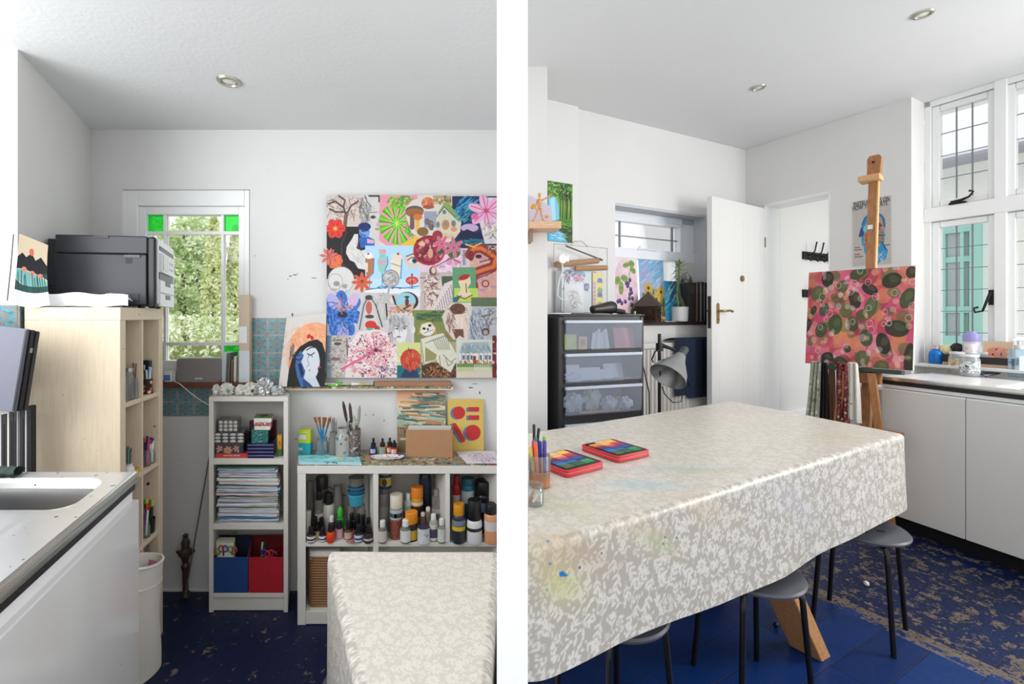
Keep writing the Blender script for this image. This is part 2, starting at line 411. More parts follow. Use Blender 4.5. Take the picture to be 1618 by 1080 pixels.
def floor_mat():
    m, nt, b = base_mat('worn_blue_floorboards')
    tc = nt.nodes.new('ShaderNodeTexCoord'); sx = nt.nodes.new('ShaderNodeSeparateXYZ'); nt.links.new(tc.outputs['Object'], sx.inputs[0])
    ax, ay = .888, .460                      # boards run this way
    u = math_n(nt, 'ADD', math_n(nt, 'MULTIPLY', sx.outputs[0], ax), math_n(nt, 'MULTIPLY', sx.outputs[1], ay))
    w = math_n(nt, 'SUBTRACT', math_n(nt, 'MULTIPLY', sx.outputs[1], ax), math_n(nt, 'MULTIPLY', sx.outputs[0], ay))
    cb = nt.nodes.new('ShaderNodeCombineXYZ'); nt.links.new(u, cb.inputs[0]); nt.links.new(w, cb.inputs[1])
    br = nd(nt, 'ShaderNodeTexBrick', Scale=1.0); nt.links.new(cb.outputs[0], br.inputs['Vector'])
    br.offset = .37; br.inputs['Brick Width'].default_value = 2.1; br.inputs['Row Height'].default_value = .15
    br.inputs['Mortar Size'].default_value = .0018; br.inputs['Mortar Smooth'].default_value = .3
    br.inputs['Color1'].default_value = lin((0, 54, 122)); br.inputs['Color2'].default_value = lin((0, 38, 94)); br.inputs['Mortar'].default_value = lin((10, 16, 36))
    st = nt.nodes.new('ShaderNodeMapping'); st.inputs['Scale'].default_value = (1.2, 6, 1); nt.links.new(cb.outputs[0], st.inputs[0])
    n1 = noise(nt, st.outputs[0], 3, 6, .65); n2 = noise(nt, cb.outputs[0], 15, 8, .74); n3 = noise(nt, cb.outputs[0], 70, 3, .6)
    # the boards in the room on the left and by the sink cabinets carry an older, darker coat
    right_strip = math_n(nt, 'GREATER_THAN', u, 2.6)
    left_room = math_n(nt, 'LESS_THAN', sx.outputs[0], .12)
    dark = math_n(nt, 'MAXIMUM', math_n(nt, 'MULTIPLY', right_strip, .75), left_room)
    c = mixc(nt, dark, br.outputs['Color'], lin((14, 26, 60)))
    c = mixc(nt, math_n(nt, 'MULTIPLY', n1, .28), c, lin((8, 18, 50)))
    # worn patches down to the timber
    strip_d = math_n(nt, 'ABSOLUTE', math_n(nt, 'SUBTRACT', u, 2.6))
    near = math_n(nt, 'MULTIPLY', math_n(nt, 'LESS_THAN', strip_d, .05), .22)
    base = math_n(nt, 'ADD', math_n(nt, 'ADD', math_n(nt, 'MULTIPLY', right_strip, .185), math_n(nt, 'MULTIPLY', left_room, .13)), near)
    thr = math_n(nt, 'SUBTRACT', math_n(nt, 'ADD', math_n(nt, 'MULTIPLY', n2, .8), math_n(nt, 'MULTIPLY', n3, .2)), math_n(nt, 'SUBTRACT', .72, base))
    worn_or_glare = math_n(nt, 'MULTIPLY', math_n(nt, 'GREATER_THAN', thr, 0), math_n(nt, 'GREATER_THAN', n3, .42))
    n4 = noise(nt, cb.outputs[0], 18, 4); wc = mixc(nt, n4, lin((78, 68, 58)), lin((150, 134, 112)))
    c = mixc(nt, math_n(nt, 'MULTIPLY', worn_or_glare, .85), c, wc)
    c = fleck(nt, c, 34, .07, [(140, 150, 160), (90, 110, 140), (170, 160, 140), (60, 80, 120)], .7)
    nt.links.new(c, b.inputs['Base Color'])
    nt.links.new(ramp(nt, n2, [(.3, (.34,) * 3 + (1,)), (.75, (.62,) * 3 + (1,))]), b.inputs['Roughness'])
    b.inputs['Specular IOR Level'].default_value = .3
    h = math_n(nt, 'ADD', math_n(nt, 'MULTIPLY', br.outputs['Fac'], -1.0), math_n(nt, 'MULTIPLY', n2, .3))
    bump(nt, b, h, .5, .003); return m
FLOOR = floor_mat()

# ------------------------------------------------------------------ left room shell
YL = 1.35 * 720 / 433; ZCL = Z(205, YL); ZCR = 2.90
CL = Vector((X(143, YL), YL)); WL0 = Vector((X(27.8, 1.57), 1.57))
pn = [(.0542, .6), (.095, .6), (.095 + .1243 * 2.4, 3.0), (.0542 + .1243 * 2.4, 3.0)]
def part_x(Y, side): return (.0542 if side < 0 else .095) + .1243 * (Y - .6)
b = MB(); b.prism([(-2.4, -.5), (.1, -.5), (4.0, .3), (4.6, 3.6), (4.8, 5.6), (.5, 5.0), (.25, YL + .2), (-2.4, YL + .2)], -.08, 0)
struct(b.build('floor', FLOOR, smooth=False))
wl, wr = X(192, YL), X(395, YL); wt, wb = Z(299, YL), Z(603, YL)
xb0 = CL.x - .25
slab_wall('wall_back', (xb0, YL, 0), (part_x(YL, -1) + .005, YL, 0), 0, ZCL, .2, WALL, [(wl - xb0, wr - xb0, wb, wt)])
slab_wall('wall_left', WL0.to_3d(), CL.to_3d(), 0, ZCL, .22, WALLP)
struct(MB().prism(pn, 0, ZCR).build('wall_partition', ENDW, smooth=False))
b = MB(); b.prism([(-2.4, .15), (part_x(.15, -1), .15), (part_x(YL, -1), YL + .2), (-2.4, YL + .2)], ZCL, ZCL + .1)
struct(b.build('ceiling', CEIL, smooth=False))

# window 1: white painted frame with green corner panes
YW = YL + .012
def wbox(b, xa, ya, xb, yb, d0, d1): b.box(X(xa, YW), YW + d0, Z(yb, YW), X(xb, YW), YW + d1, Z(ya, YW))
w1 = struct(thing('window_1', 'white window with green corner panes', 'window')); del w1['category']; del w1['label']
b = MB(); o = (193, 300, 394, 601)
wbox(b, o[0], o[1], 217, o[3], 0, .07); wbox(b, 386, o[1], o[2], o[3], 0, .07); wbox(b, 217, o[1], 386, 325, 0, .07); wbox(b, 217, 583, 388, o[3], 0, .07)
wbox(b, 217, 325, 228, 583, .012, .06); wbox(b, 375, 325, 388, 583, .012, .06); wbox(b, 228, 325, 375, 338, .012, .06); wbox(b, 228, 570, 375, 583, .012, .06)
b.build('window_frame', GLOSSW, w1, bevel=.003)
b = MB()
for (xa, xb) in ((254, 258), (346, 350)): wbox(b, xa, 338, xb, 570, .02, .045)
for (ya, yb) in ((364, 369), (541, 546)): wbox(b, 228, ya, 375, yb, .021, .044)
b.build('glazing_bars', GLOSSW, w1)
GREEN = glass('green_stained_glass', (120, 250, 140), .3, (90, 236, 120), .2)
for (xa, ya, xb, yb) in ((228, 338, 254, 364), (350, 338, 375, 364), (228, 546, 254, 570), (350, 546, 375, 570)):
    b = MB(); wbox(b, xa, ya, xb, yb, .03, .034); b.build('green_pane', GREEN, w1, label='green corner pane')
b = MB(); wbox(b, 258, 338, 346, 570, .03, .034); wbox(b, 228, 369, 254, 541, .03, .034); wbox(b, 350, 369, 375, 541, .03, .034); b.build('clear_pane', PANE, w1)
MAHOG = wood('dark_red_brown_wood', (92, 50, 38), (120, 72, 55), (2, 12, 12), .45)
b = MB(); b.box(X(192, YL), YL - .055, Z(612, YL - .05), X(412, YL), YL + .055, Z(604, YL - .05)); struct(b.build('trim_1', MAHOG, bevel=.003))

# tiles: turquoise and grey rosettes
def tile_cv(nx, ny):
    c = Cv(0, 0, nx, ny, 22, (146, 138, 130))
    for i in range(nx):
        for j in range(ny):
            cx, cy = i + .5, j + .5
            c.ell(cx, cy, .43, .43, (70, 160, 178)); c.ell(cx, cy, .31, .31, (140, 130, 124))
            for k in range(12):
                a = k * PI / 6; c.ell(cx + .37 * math.cos(a), cy + .37 * math.sin(a), .07, .045, (40, 140, 165) if k % 2 else (110, 190, 200), a)
                c.ln([(cx + .3 * math.cos(a), cy + .3 * math.sin(a)), (cx + .43 * math.cos(a), cy + .43 * math.sin(a))], .03, (110, 100, 98))
            c.petals(cx, cy, 8, .24, .05, (80, 160, 175), (150, 110, 95)); c.ell(cx, cy, .06, .06, (150, 100, 85))
            for (a, q) in ((0, 0), (1, 0), (0, 1), (1, 1)):
                c.ell(i + a, j + q, .17, .17, (70, 155, 172), ring=.05); c.ell(i + a, j + q, .07, .07, (160, 105, 88))
            c.ln([(i, j), (i + 1, j)], .03, (196, 192, 186)); c.ln([(i, j), (i, j + 1)], .03, (196, 192, 186))
    return c.grain(6)
TILEM = paint_mat('glazed_tile', .25)
def tiles(xa, ya, xb, yb, nx, ny, Yw=YL):
    x0, x1, z0, z1 = X(xa, Yw), X(xb, Yw), Z(yb, Yw), Z(ya, Yw)
    o = sheet('tiled_splashback', tile_cv(nx, ny), lambda u, v: (x0 + (x1 - x0) * u, 0 * u - .007, z1 + (z0 - z1) * v), loc=(0, Yw, 0), th=.0068, m=TILEM)
    return struct(o)
tiles(396, 502, 452, 612, 2, 4); tiles(256, 612.5, 412, 656, 6, 2); tiles(412, 612.5, 455, 656, 2, 2)
# tiles on the left wall and its end, by the sink
dv = (CL - WL0).normalized(); en = Vector((-dv.y, dv.x))
z1, z0 = Z(482, 1.57), Z(640, 1.57)
def tl(u, v): return (WL0.x + dv.x * u * .1 + .006 * dv.y, WL0.y + dv.y * u * .1 - .006 * dv.x, z1 + (z0 - z1) * v)
struct(sheet('tiled_splashback', tile_cv(1, 4), tl, th=.0058, m=TILEM))
def te(u, v): return (WL0.x + en.x * (1 - u) * .2 - .006 * dv.x, WL0.y + en.y * (1 - u) * .2 - .006 * dv.y, z1 + (z0 - z1) * v)
struct(sheet('tiled_splashback', tile_cv(2, 4), te, th=.0058, m=TILEM))
b = MB(); b.box(CL.x, YL - .006, 0, X(335, YL), YL, .012); struct(b.build('baseboard_back', GLOSSW))

# ------------------------------------------------------------------ right room shell
hc = ZCR - EYE
def on_ceil(px, py): Y = hc * 720 / (py - HZ) * -1; return Vector((X(px, Y), Y))
CR = on_ceil(1178, 237); A0 = on_ceil(865, 160); E0 = on_ceil(1440, 153)
DA = (CR - A0).normalized(); DB = (E0 - CR).normalized(); NA = Vector((DA.y, -DA.x)); NB = Vector((DB.y, -DB.x))   # N = into the room
def ray_s(px, p0, d):
    """distance along the line p0 + s d at which it is seen in column px"""
    t = (px - PP) / F; return (t * p0.y - p0.x) / (d.x - t * d.y)
def on_line(px, p0, d): return p0 + d * ray_s(px, p0, d)
PA = A0 - DA * .12
s0, s1 = ray_s(972, PA, DA), ray_s(1116, PA, DA)
yA = (PA + DA * s0).y; zA1, zA0 = Z(320, yA), 1.31
slab_wall('wall_right_far', PA.to_3d(), (CR + DA * .25).to_3d(), 0, ZCR, .25, WALL, [(s0, s1, zA0, zA1)])
d0, d1 = ray_s(1207, CR, DB), ray_s(1312, CR, DB); ZD = Z(301, (CR + DB * d1).y)
slab_wall('wall_right', CR.to_3d(), E0.to_3d(), 0, ZCR, .21, WALLP, [(d0, d1, 0, ZD)])
W0 = E0 - NB * .21
py_ = 2.825; b = MB(); b.prism([(part_x(py_, 1) - .01, py_), (X(865, py_), py_), (X(865, py_) + .06, 3.29), (.34, 3.29)], 0, ZCR)
struct(b.build('wall_pier', WALLP, smooth=False))
sb = ray_s(910, PA, DA); b = MB(); b.box(.0, -.03, 0, sb, .0, ZCR - .001)
struct(b.build('wall_breast', WALLP, loc=(PA.x, PA.y, 0), rz=math.atan2(DA.y, DA.x), smooth=False))
b = MB(); b.prism([(.06, .3), (4.2, .3), (4.4, 2.4), (W0.x + .3, W0.y + .3), (CR.x + .5, CR.y + .25), (PA.x - .3, PA.y + .2), (part_x(2.6, 1), 2.6)], ZCR, ZCR + .1)
struct(b.build('ceiling.001', CEIL, smooth=False))
# hallway behind the door: side wall carrying the hooks, end wall, low ledge, ceiling
HA = CR + DB * (d0 - .01) - NB * .21; DH = Vector((.90, .436)).normalized()
slab_wall('wall_hall', HA.to_3d(), (HA + DH * 1.3).to_3d(), 0, 2.62, .1, WALLP)
HB = HA + DH * 1.3; slab_wall('wall_hall_end', HB.to_3d(), (HB + DB * .56).to_3d(), 0, 2.62, .1, WALLP)
b = MB(); q = HA + DB * .56; b.prism([tuple(HA), tuple(q), tuple(q + DH * 1.3), tuple(HB)], 2.55, 2.6); struct(b.build('ceiling.002', CEIL, smooth=False))
NH = Vector((DH.y, -DH.x))
b = MB(); b.box(0, -.02, 0, 1.29, 0, Z(643, (HA + DH * .6).y)); struct(b.build('baseboard_hall', GLOSSW, loc=(HA.x, HA.y, 0), rz=math.atan2(DH.y, DH.x), bevel=.004))

# door opening lining
ang_b = math.atan2(DB.y, DB.x)
b = MB(); b.box(d0 + .001, -.004, 0, d0 + .012, .214, ZD); b.box(d1 - .012, -.004, 0, d1 - .001, .214, ZD); b.box(d0, -.004, ZD - .02, d1, .214, ZD - .001)
struct(b.build('trim_2', GLOSSW, loc=(CR.x, CR.y, 0), rz=ang_b))

# window 2: small leaded top light in the far wall
aA = math.atan2(DA.y, DA.x)
w2 = struct(thing('window_2', '-', '-', loc=(PA.x, PA.y, 0), rz=aA)); del w2['label']; del w2['category']
yg = .12
def zA(py, s, dep=0): p = PA + DA * s - NA * dep; return Z(py, p.y)
FRM = mat('upvc_white', (236, 240, 246), .3, var=.02)
b = MB(); b.box(s0, yg, zA0, s0 + .05, yg + .06, zA1 - .02); b.box(s1 - .16, yg, zA0, s1, yg + .06, zA1 - .02); b.box(s0, yg, zA1 - .075, s1, yg + .06, zA1 - .02)
zt = zA(400, s0 + .4, yg); b.box(s0, yg - .012, zt - .05, s1, yg + .06, zt + .035); b.box(s0, yg, zA0, s1, yg + .06, zA0 + .06)
b.build('window_frame', FRM, w2, bevel=.004)
b = MB(); b.box(s0 + .03, yg + .02, zt, s0 + .055, yg + .04, zA1 - .04); b.box(s1 - .19, yg - .008, zt + .03, s1 - .16, yg + .05, zA1 - .07); b.box(s0, yg - .008, zA1 - .105, s1 - .16, yg + .05, zA1 - .075)
b.build('sash_frame', FRM, w2, bevel=.003)
b = MB()
for px in (983, 1066): s = ray_s(px, PA - NA * yg, DA); b.box(s - .006, yg + .02, zt + .03, s + .006, yg + .036, zA1 - .1)
zm = (zt + zA1 - .08) / 2; b.box(s0, yg + .021, zm - .004, s1 - .18, yg + .034, zm + .004)
b.build('lead_bars', LEAD, w2)
b = MB(); b.box(s0 + .03, yg + .026, zA0 + .05, s1 - .17, yg + .03, zA1 - .09); b.build('window_pane', PANE, w2)
b = MB(); k = s0 + .35; b.tube([(k, yg - .02, zt + .03), (k + .1, yg - .025, zt + .035), (k + .22, yg - .02, zt + .028)], .006); b.ball((k + .02, yg - .02, zt + .045), (.012, .01, .014)); b.build('window_stay', FRM, w2)
b = MB(); b.box(-.005 + s0, -.02, zA0 - .03, s1 + .16, yg + .06, zA0 - .002); struct(b.build('trim_3', wood('near_black_brown_wood', (48, 26, 24), (72, 40, 36), (3, 14, 14), .4), loc=(PA.x, PA.y, 0), rz=aA, bevel=.003))
b = MB(); b.box(s0 - .0, .0, zA1 - .02, s1, .19, zA1 - .001); b.box(s1 - .004, 0, zA0, s1 - .001, .19, zA1); struct(b.build('trim_4', mat('grey_reveal_edge', (196, 198, 204), .6), loc=(PA.x, PA.y, 0), rz=aA))

# window 3: tall leaded casements above the sink
aB = math.atan2(DB.y, DB.x)
w3 = struct(thing('window_3', '-', '-', loc=(W0.x, W0.y, 0), rz=aB)); del w3['label']; del w3['category']
DG = -NB * .05
def sB(px): return ray_s(px, W0 - NB * .05, DB)
def zB(py, px): return Z(py, on_line(px, W0 - NB * .05, DB).y)
SE = 2.0; zsill = 1.0; b = MB()
ut, ub, lt = zB(177, 1488), zB(318, 1488), zB(360, 1488); lb = zsill + .09
pit = sB(1598) - sB(1480); cols = [(sB(1488) + pit * i, sB(1563.5) + pit * i) for i in range(4)]
b.box(0, 0, zsill, .035, .1, ZCR); b.box(0, 0, ZCR - .04, SE, .1, ZCR); b.box(0, -.01, zsill, SE, .1, zsill + .04)
tm = (ub + lt) / 2; b.box(0, -.012, tm - .05, SE, .1, tm + .05)
for (a, c) in cols: m_ = (c + a + pit) / 2; b.box(m_ - .028, -.008, zsill, m_ + .028, .1, ZCR)
b.build('window_frame', GLOSSW, w3, bevel=.004)
for (a, c) in cols[:3]:
    for (z0_, z1_) in ((ub, ut), (lb, lt)):
        b = MB(); f_ = .042
        b.box(a - f_, .015, z0_ - f_, a, .07, z1_ + f_); b.box(c, .015, z0_ - f_, c + f_, .07, z1_ + f_); b.box(a, .015, z1_, c, .07, z1_ + f_); b.box(a, .015, z0_ - f_, c, .07, z0_)
        sh = b.build('sash', GLOSSW, w3, bevel=.006)
        b = MB(); nr = 4 if z1_ == ut else 6
        for k in (1, 2): s = a + (c - a) * k / 3; b.box(s - .003, .038, z0_, s + .003, .05, z1_)
        for k in range(1, nr): z_ = z0_ + (z1_ - z0_) * k / nr; b.box(a, .039, z_ - .0022, c, .049, z_ + .0022)
        b.build('lead_bars', LEAD, sh)
        MB().box(a, .042, z0_, c, .046, z1_).build('window_pane', PANE, sh)
a, c = cols[0]
b = MB(); s_ = a + (c - a) * .5; b.tube([(s_ - .05, -.012, ub - .03), (s_, -.02, ub - .025), (s_ + .04, -.025, ub - .01), (s_ + .06, -.025, ub + .02), (s_ + .04, -.025, ub + .03)], [.011, .01, .007, .006, .008]); b.box(s_ - .06, -.02, ub - .045, s_ + .02, .016, ub - .033); b.build('window_stay', IRON, w3)
b = MB(); s_ = c + .02; zz = zB(470, 1563); b.box(s_ - .012, -.004, zz - .05, s_ + .012, .015, zz + .05); b.tube([(s_, -.02, zz + .03), (s_ - .01, -.035, zz - .02), (s_ - .03, -.035, zz - .09), (s_ - .065, -.035, zz - .1), (s_ - .07, -.035, zz - .07), (s_ - .05, -.035, zz - .065)], [.008, .008, .007, .006, .006, .008]); b.build('casement_fastener', IRON, w3)
slab_wall('wall_window', W0.to_3d(), (W0 + DB * SE).to_3d(), 0, zsill, .2, WALLP)
b = MB(); b.box(0, -.17, zsill, SE, .0, zsill + .02); struct(b.build('trim_5', GLOSSW, loc=(W0.x, W0.y, 0), rz=aB, bevel=.004))

# ------------------------------------------------------------------ recessed ceiling lights
def downlight(px, py, zc, label):
    Y = (zc - EYE) * 720 / (HZ - py); t = thing('recessed_downlight', label, 'ceiling light', (X(px, Y), Y, zc), group='recessed downlights')
    MB().lathe([(.028, -.002), (.03, -.008), (.041, -.007), (.045, -.001), (.045, .004), (.028, .004)], 28).build('rim', mat('brushed_nickel', (176, 172, 160), .3, .9), t)
    MB().lathe([(.0, -.004), (.02, -.0045), (.0275, -.001), (.0275, .003), (0, .003)], 24).build('lens', mat('pale_lamp_glass', (222, 226, 214), .25), t)
downlight(362, 128, ZCL, 'nickel recessed downlight above the white window with green panes')
downlight(1198, 138, ZCR, 'nickel recessed downlight near the room corner above the white door')
downlight(1458, 22, ZCR, 'nickel recessed downlight nearest the tall leaded window')

# ------------------------------------------------------------------ light
w = bpy.data.worlds.new('sky'); SC.world = w; w.use_nodes = True; nt = w.node_tree; bg = nt.nodes['Background']
tcw = nt.nodes.new('ShaderNodeTexCoord'); nz = nd(nt, 'ShaderNodeTexNoise', Scale=2.0, Detail=4.0); nt.links.new(tcw.outputs['Generated'], nz.inputs['Vector'])
nt.links.new(mixc(nt, nz.outputs[0], (.90, .95, 1, 1), (1, .99, .97, 1)), bg.inputs[0]); bg.inputs[1].default_value = 1.25
sun_d = bpy.data.lights.new('hazy_sun', 'SUN'); sun_d.energy = 1.6; sun_d.angle = math.radians(35); sun_d.color = (1, .97, .9); sun = bpy.data.objects.new('hazy_sun', sun_d); COL.objects.link(sun); sun.location = (2, 6, 7)
sun.rotation_euler = Vector((-.32, -.3, -.9)).to_track_quat('-Z', 'Y').to_euler()
def area(name, loc, target, sx, sy, power, col=(1, 1, 1)):
    l = bpy.data.lights.new(name, 'AREA'); l.shape = 'RECTANGLE'; l.size = sx; l.size_y = sy; l.energy = power; l.color = col
    o = bpy.data.objects.new(name, l); COL.objects.link(o); o.location = loc
    o.rotation_euler = (Vector(target) - Vector(loc)).to_track_quat('-Z', 'Y').to_euler(); return o
wc = W0 + DB * 2.2; area('daylight_at_the_window_right_of_frame', (wc.x, wc.y, 1.95), (1.6, 2.4, 1.0), 1.2, 1.6, 85, (1, .99, .97))
area('daylight_at_the_window_over_the_left_sink', (-1.75, .75, 1.75), (0, 1.6, 1.1), 1.1, 1.2, 25, (.96, .98, 1))
# ================================================================== painted cloth, pictures, garden
def floral(k=420):
    c = Cv(0, 0, 1, 1, k, (174, 168, 158)); rg = random.Random(12); L = (214, 211, 204)
    def wrap(f, x, y):
        for dx in (-1, 0, 1):
            for dy in (-1, 0, 1):
                if -.08 < x + dx < 1.08 and -.08 < y + dy < 1.08: f(x + dx, y + dy)
    occ = []
    def free(x, y, r):
        for (a, b, q) in occ:
            dx = abs(a - x); dy = abs(b - y); dx = min(dx, 1 - dx); dy = min(dy, 1 - dy)
            if dx * dx + dy * dy < (q + r) ** 2 * .84: return False
        occ.append((x, y, r)); return True
    def flower(x, y, r):
        for i in range(9):
            a = i * 2 * PI / 9; c.ell(x + math.cos(a) * r * .7, y + math.sin(a) * r * .7, r * .32, r * .2, L, a)
        c.ell(x, y, r * .45, r * .45, L, ring=r * .14); c.ell(x, y, r * .16, r * .16, L)
    def sprig(x, y, a, n, l):
        px, py = x, y
        for i in range(n):
            qx, qy = px + math.cos(a) * l, py + math.sin(a) * l; c.ln([(px, py), (qx, qy)], .0028, L)
            for s in (-1, 1): b = a + s * .75; c.ell(qx + math.cos(b) * l * .75, qy + math.sin(b) * l * .75, l * .72, l * .24, L, b)
            px, py = qx, qy; a += rg.uniform(-.3, .3)
        c.ell(px + math.cos(a) * l * .7, py + math.sin(a) * l * .7, l * .7, l * .26, L, a)
    def berry(x, y, r): c.ell(x, y, r, r, L, ring=r * .38); c.ell(x, y, r * .34, r * .34, L)
    for it in range(15000):
        x, y = rg.random(), rg.random(); q = rg.random()
        if it < 300: r = .028
        elif it < 3000: r = .0165
        elif it < 8000: r = .0085
        else: r = .0052
        if not free(x, y, r): continue
        a = rg.random() * 6.28
        if r > .025: (wrap(lambda X_, Y_: flower(X_, Y_, .025), x, y) if q < .4 else wrap(lambda X_, Y_, s=rg.random(): sprig(X_ - math.cos(a) * .03, Y_ - math.sin(a) * .03, a, 4, .016), x, y))
        elif r > .015: wrap(lambda X_, Y_: sprig(X_ - math.cos(a) * .016, Y_ - math.sin(a) * .016, a, 2, .0135), x, y)
        elif r < .006: wrap(lambda X_, Y_: c.ell(X_, Y_, .0062, .0034, L, a), x, y)
        else: (wrap(lambda X_, Y_: berry(X_, Y_, .0085), x, y) if q < .5 else wrap(lambda X_, Y_: c.ell(X_, Y_, .011, .0045, L, a), x, y))
    return c
FLORAL = floral()
CLOTHM = paint_mat('printed_oilcloth', .34)
def cloth(label, quad, z, zhem, step, flare, stains=(), flecks=(), k=1.0):
    ksc = k; A, B, Cc, D = [np.array((v.x, v.y)) for v in quad]
    L = lambda p, q: float(np.linalg.norm(p - q))
    nu = int(max(L(A, B), L(D, Cc)) / step); nv = int(max(L(A, D), L(B, Cc)) / step)
    u, v = np.meshgrid(np.arange(nu + 1) / nu, np.arange(nv + 1) / nv, indexing='ij'); u = u[..., None]; v = v[..., None]
    top = A * (1 - u) * (1 - v) + B * u * (1 - v) + D * (1 - u) * v + Cc * u * v
    W = nv + 1; idx = [(i, 0) for i in range(nu)] + [(nu, j) for j in range(nv)] + [(i, nv) for i in range(nu, 0, -1)] + [(0, j) for j in range(nv, 0, -1)]
    per = np.array([i * W + j for i, j in idx]); pp = top.reshape(-1, 2)[per]; n = len(per)
    cen = (A + B + Cc + D) / 4
    def nrm(p, q): d = (q - p) / L(p, q); m = np.array((d[1], -d[0])); return m if m @ ((p + q) / 2 - cen) > 0 else -m
    eds = [nrm(A, B), nrm(B, Cc), nrm(Cc, D), nrm(D, A)]; cnt = [nu, nv, nu, nv]
    nn = np.concatenate([np.tile(e, (c, 1)) for e, c in zip(eds, cnt)])
    m = max(2, int(.05 / step)); sm = nn.copy()
    for k in range(-m, m + 1): sm = sm + np.roll(nn, k, 0)
    sm /= np.linalg.norm(sm, axis=1, keepdims=True)
    s_arc = np.concatenate([[0], np.cumsum(np.linalg.norm(np.diff(pp, axis=0), axis=1))])
    hem = np.array([zhem(p) for p in pp]); r = .02
    # soft wrinkles in the cloth over the tabletop
    tp = top.reshape(-1, 2); zz = z + .0012 * np.sin(tp[:, 0] * 9 + 2 * np.sin(tp[:, 1] * 5)) * np.sin(tp[:, 1] * 7)
    co = [np.column_stack([tp, zz])]; lk = [tp]
    zp = zz[per]
    for a in (18, 36, 54, 72, 90):
        q = math.radians(a); co.append(np.column_stack([pp + sm * r * math.sin(q), zp - r * (1 - math.cos(q))])); lk.append(pp + sm * r * q)
    nd_ = max(3, int((z - .03 - hem.min()) / step))
    for k in range(1, nd_ + 1):
        t = k / nd_; wv = (np.sin(s_arc * 7.3) + .6 * np.sin(s_arc * 12.7 + 1)) * .004 * t
        zq = (zp - r) * (1 - t) + hem * t; co.append(np.column_stack([pp + sm * (r + flare * t ** 1.4 + wv)[:, None], zq])); lk.append(pp + sm * (r * 1.57 + (zp - r - zq))[:, None])
    co = np.concatenate(co); lk = np.concatenate(lk); nt = (nu + 1) * W
    i, j = np.meshgrid(np.arange(nu), np.arange(nv), indexing='ij'); k = (i * W + j).ravel(); fs = np.stack([k, k + 1, k + W + 1, k + W], -1).tolist()
    prev = per
    for q in range(5 + nd_):
        cur = nt + q * n + np.arange(n); fs += np.stack([prev, np.roll(prev, -1), np.roll(cur, -1), cur], -1).tolist(); prev = cur
    me = bpy.data.meshes.new('tablecloth'); me.from_pydata(co.tolist(), [], fs); me.update()
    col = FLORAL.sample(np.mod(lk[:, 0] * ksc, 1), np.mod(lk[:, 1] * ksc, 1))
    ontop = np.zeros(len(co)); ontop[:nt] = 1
    mean = FLORAL.a.mean((0, 1)); worn_or_glare = (.62 * ontop)[:, None]; col = col * (1 - worn_or_glare) + np.array((222, 216, 204)) * worn_or_glare  # tabletop print washed towards cream: glare painted into the cloth colour
    for (x, y, rx, ry, c, al) in stains:
        d = ((lk[:, 0] - x) / rx) ** 2 + ((lk[:, 1] - y) / ry) ** 2; w = (np.exp(-d * 1.6) * al)[:, None]; col = col * (1 - w) + np.array(c) * w
    for (x, y, rr, c) in flecks:
        d = (lk[:, 0] - x) ** 2 + (lk[:, 1] - y) ** 2; col[d < rr * rr] = c
    set_paint(me, col); me.materials.append(CLOTHM); me.shade_smooth()
    o = bpy.data.objects.new('tablecloth', me); COL.objects.link(o); return tag(o, label, 'tablecloth')

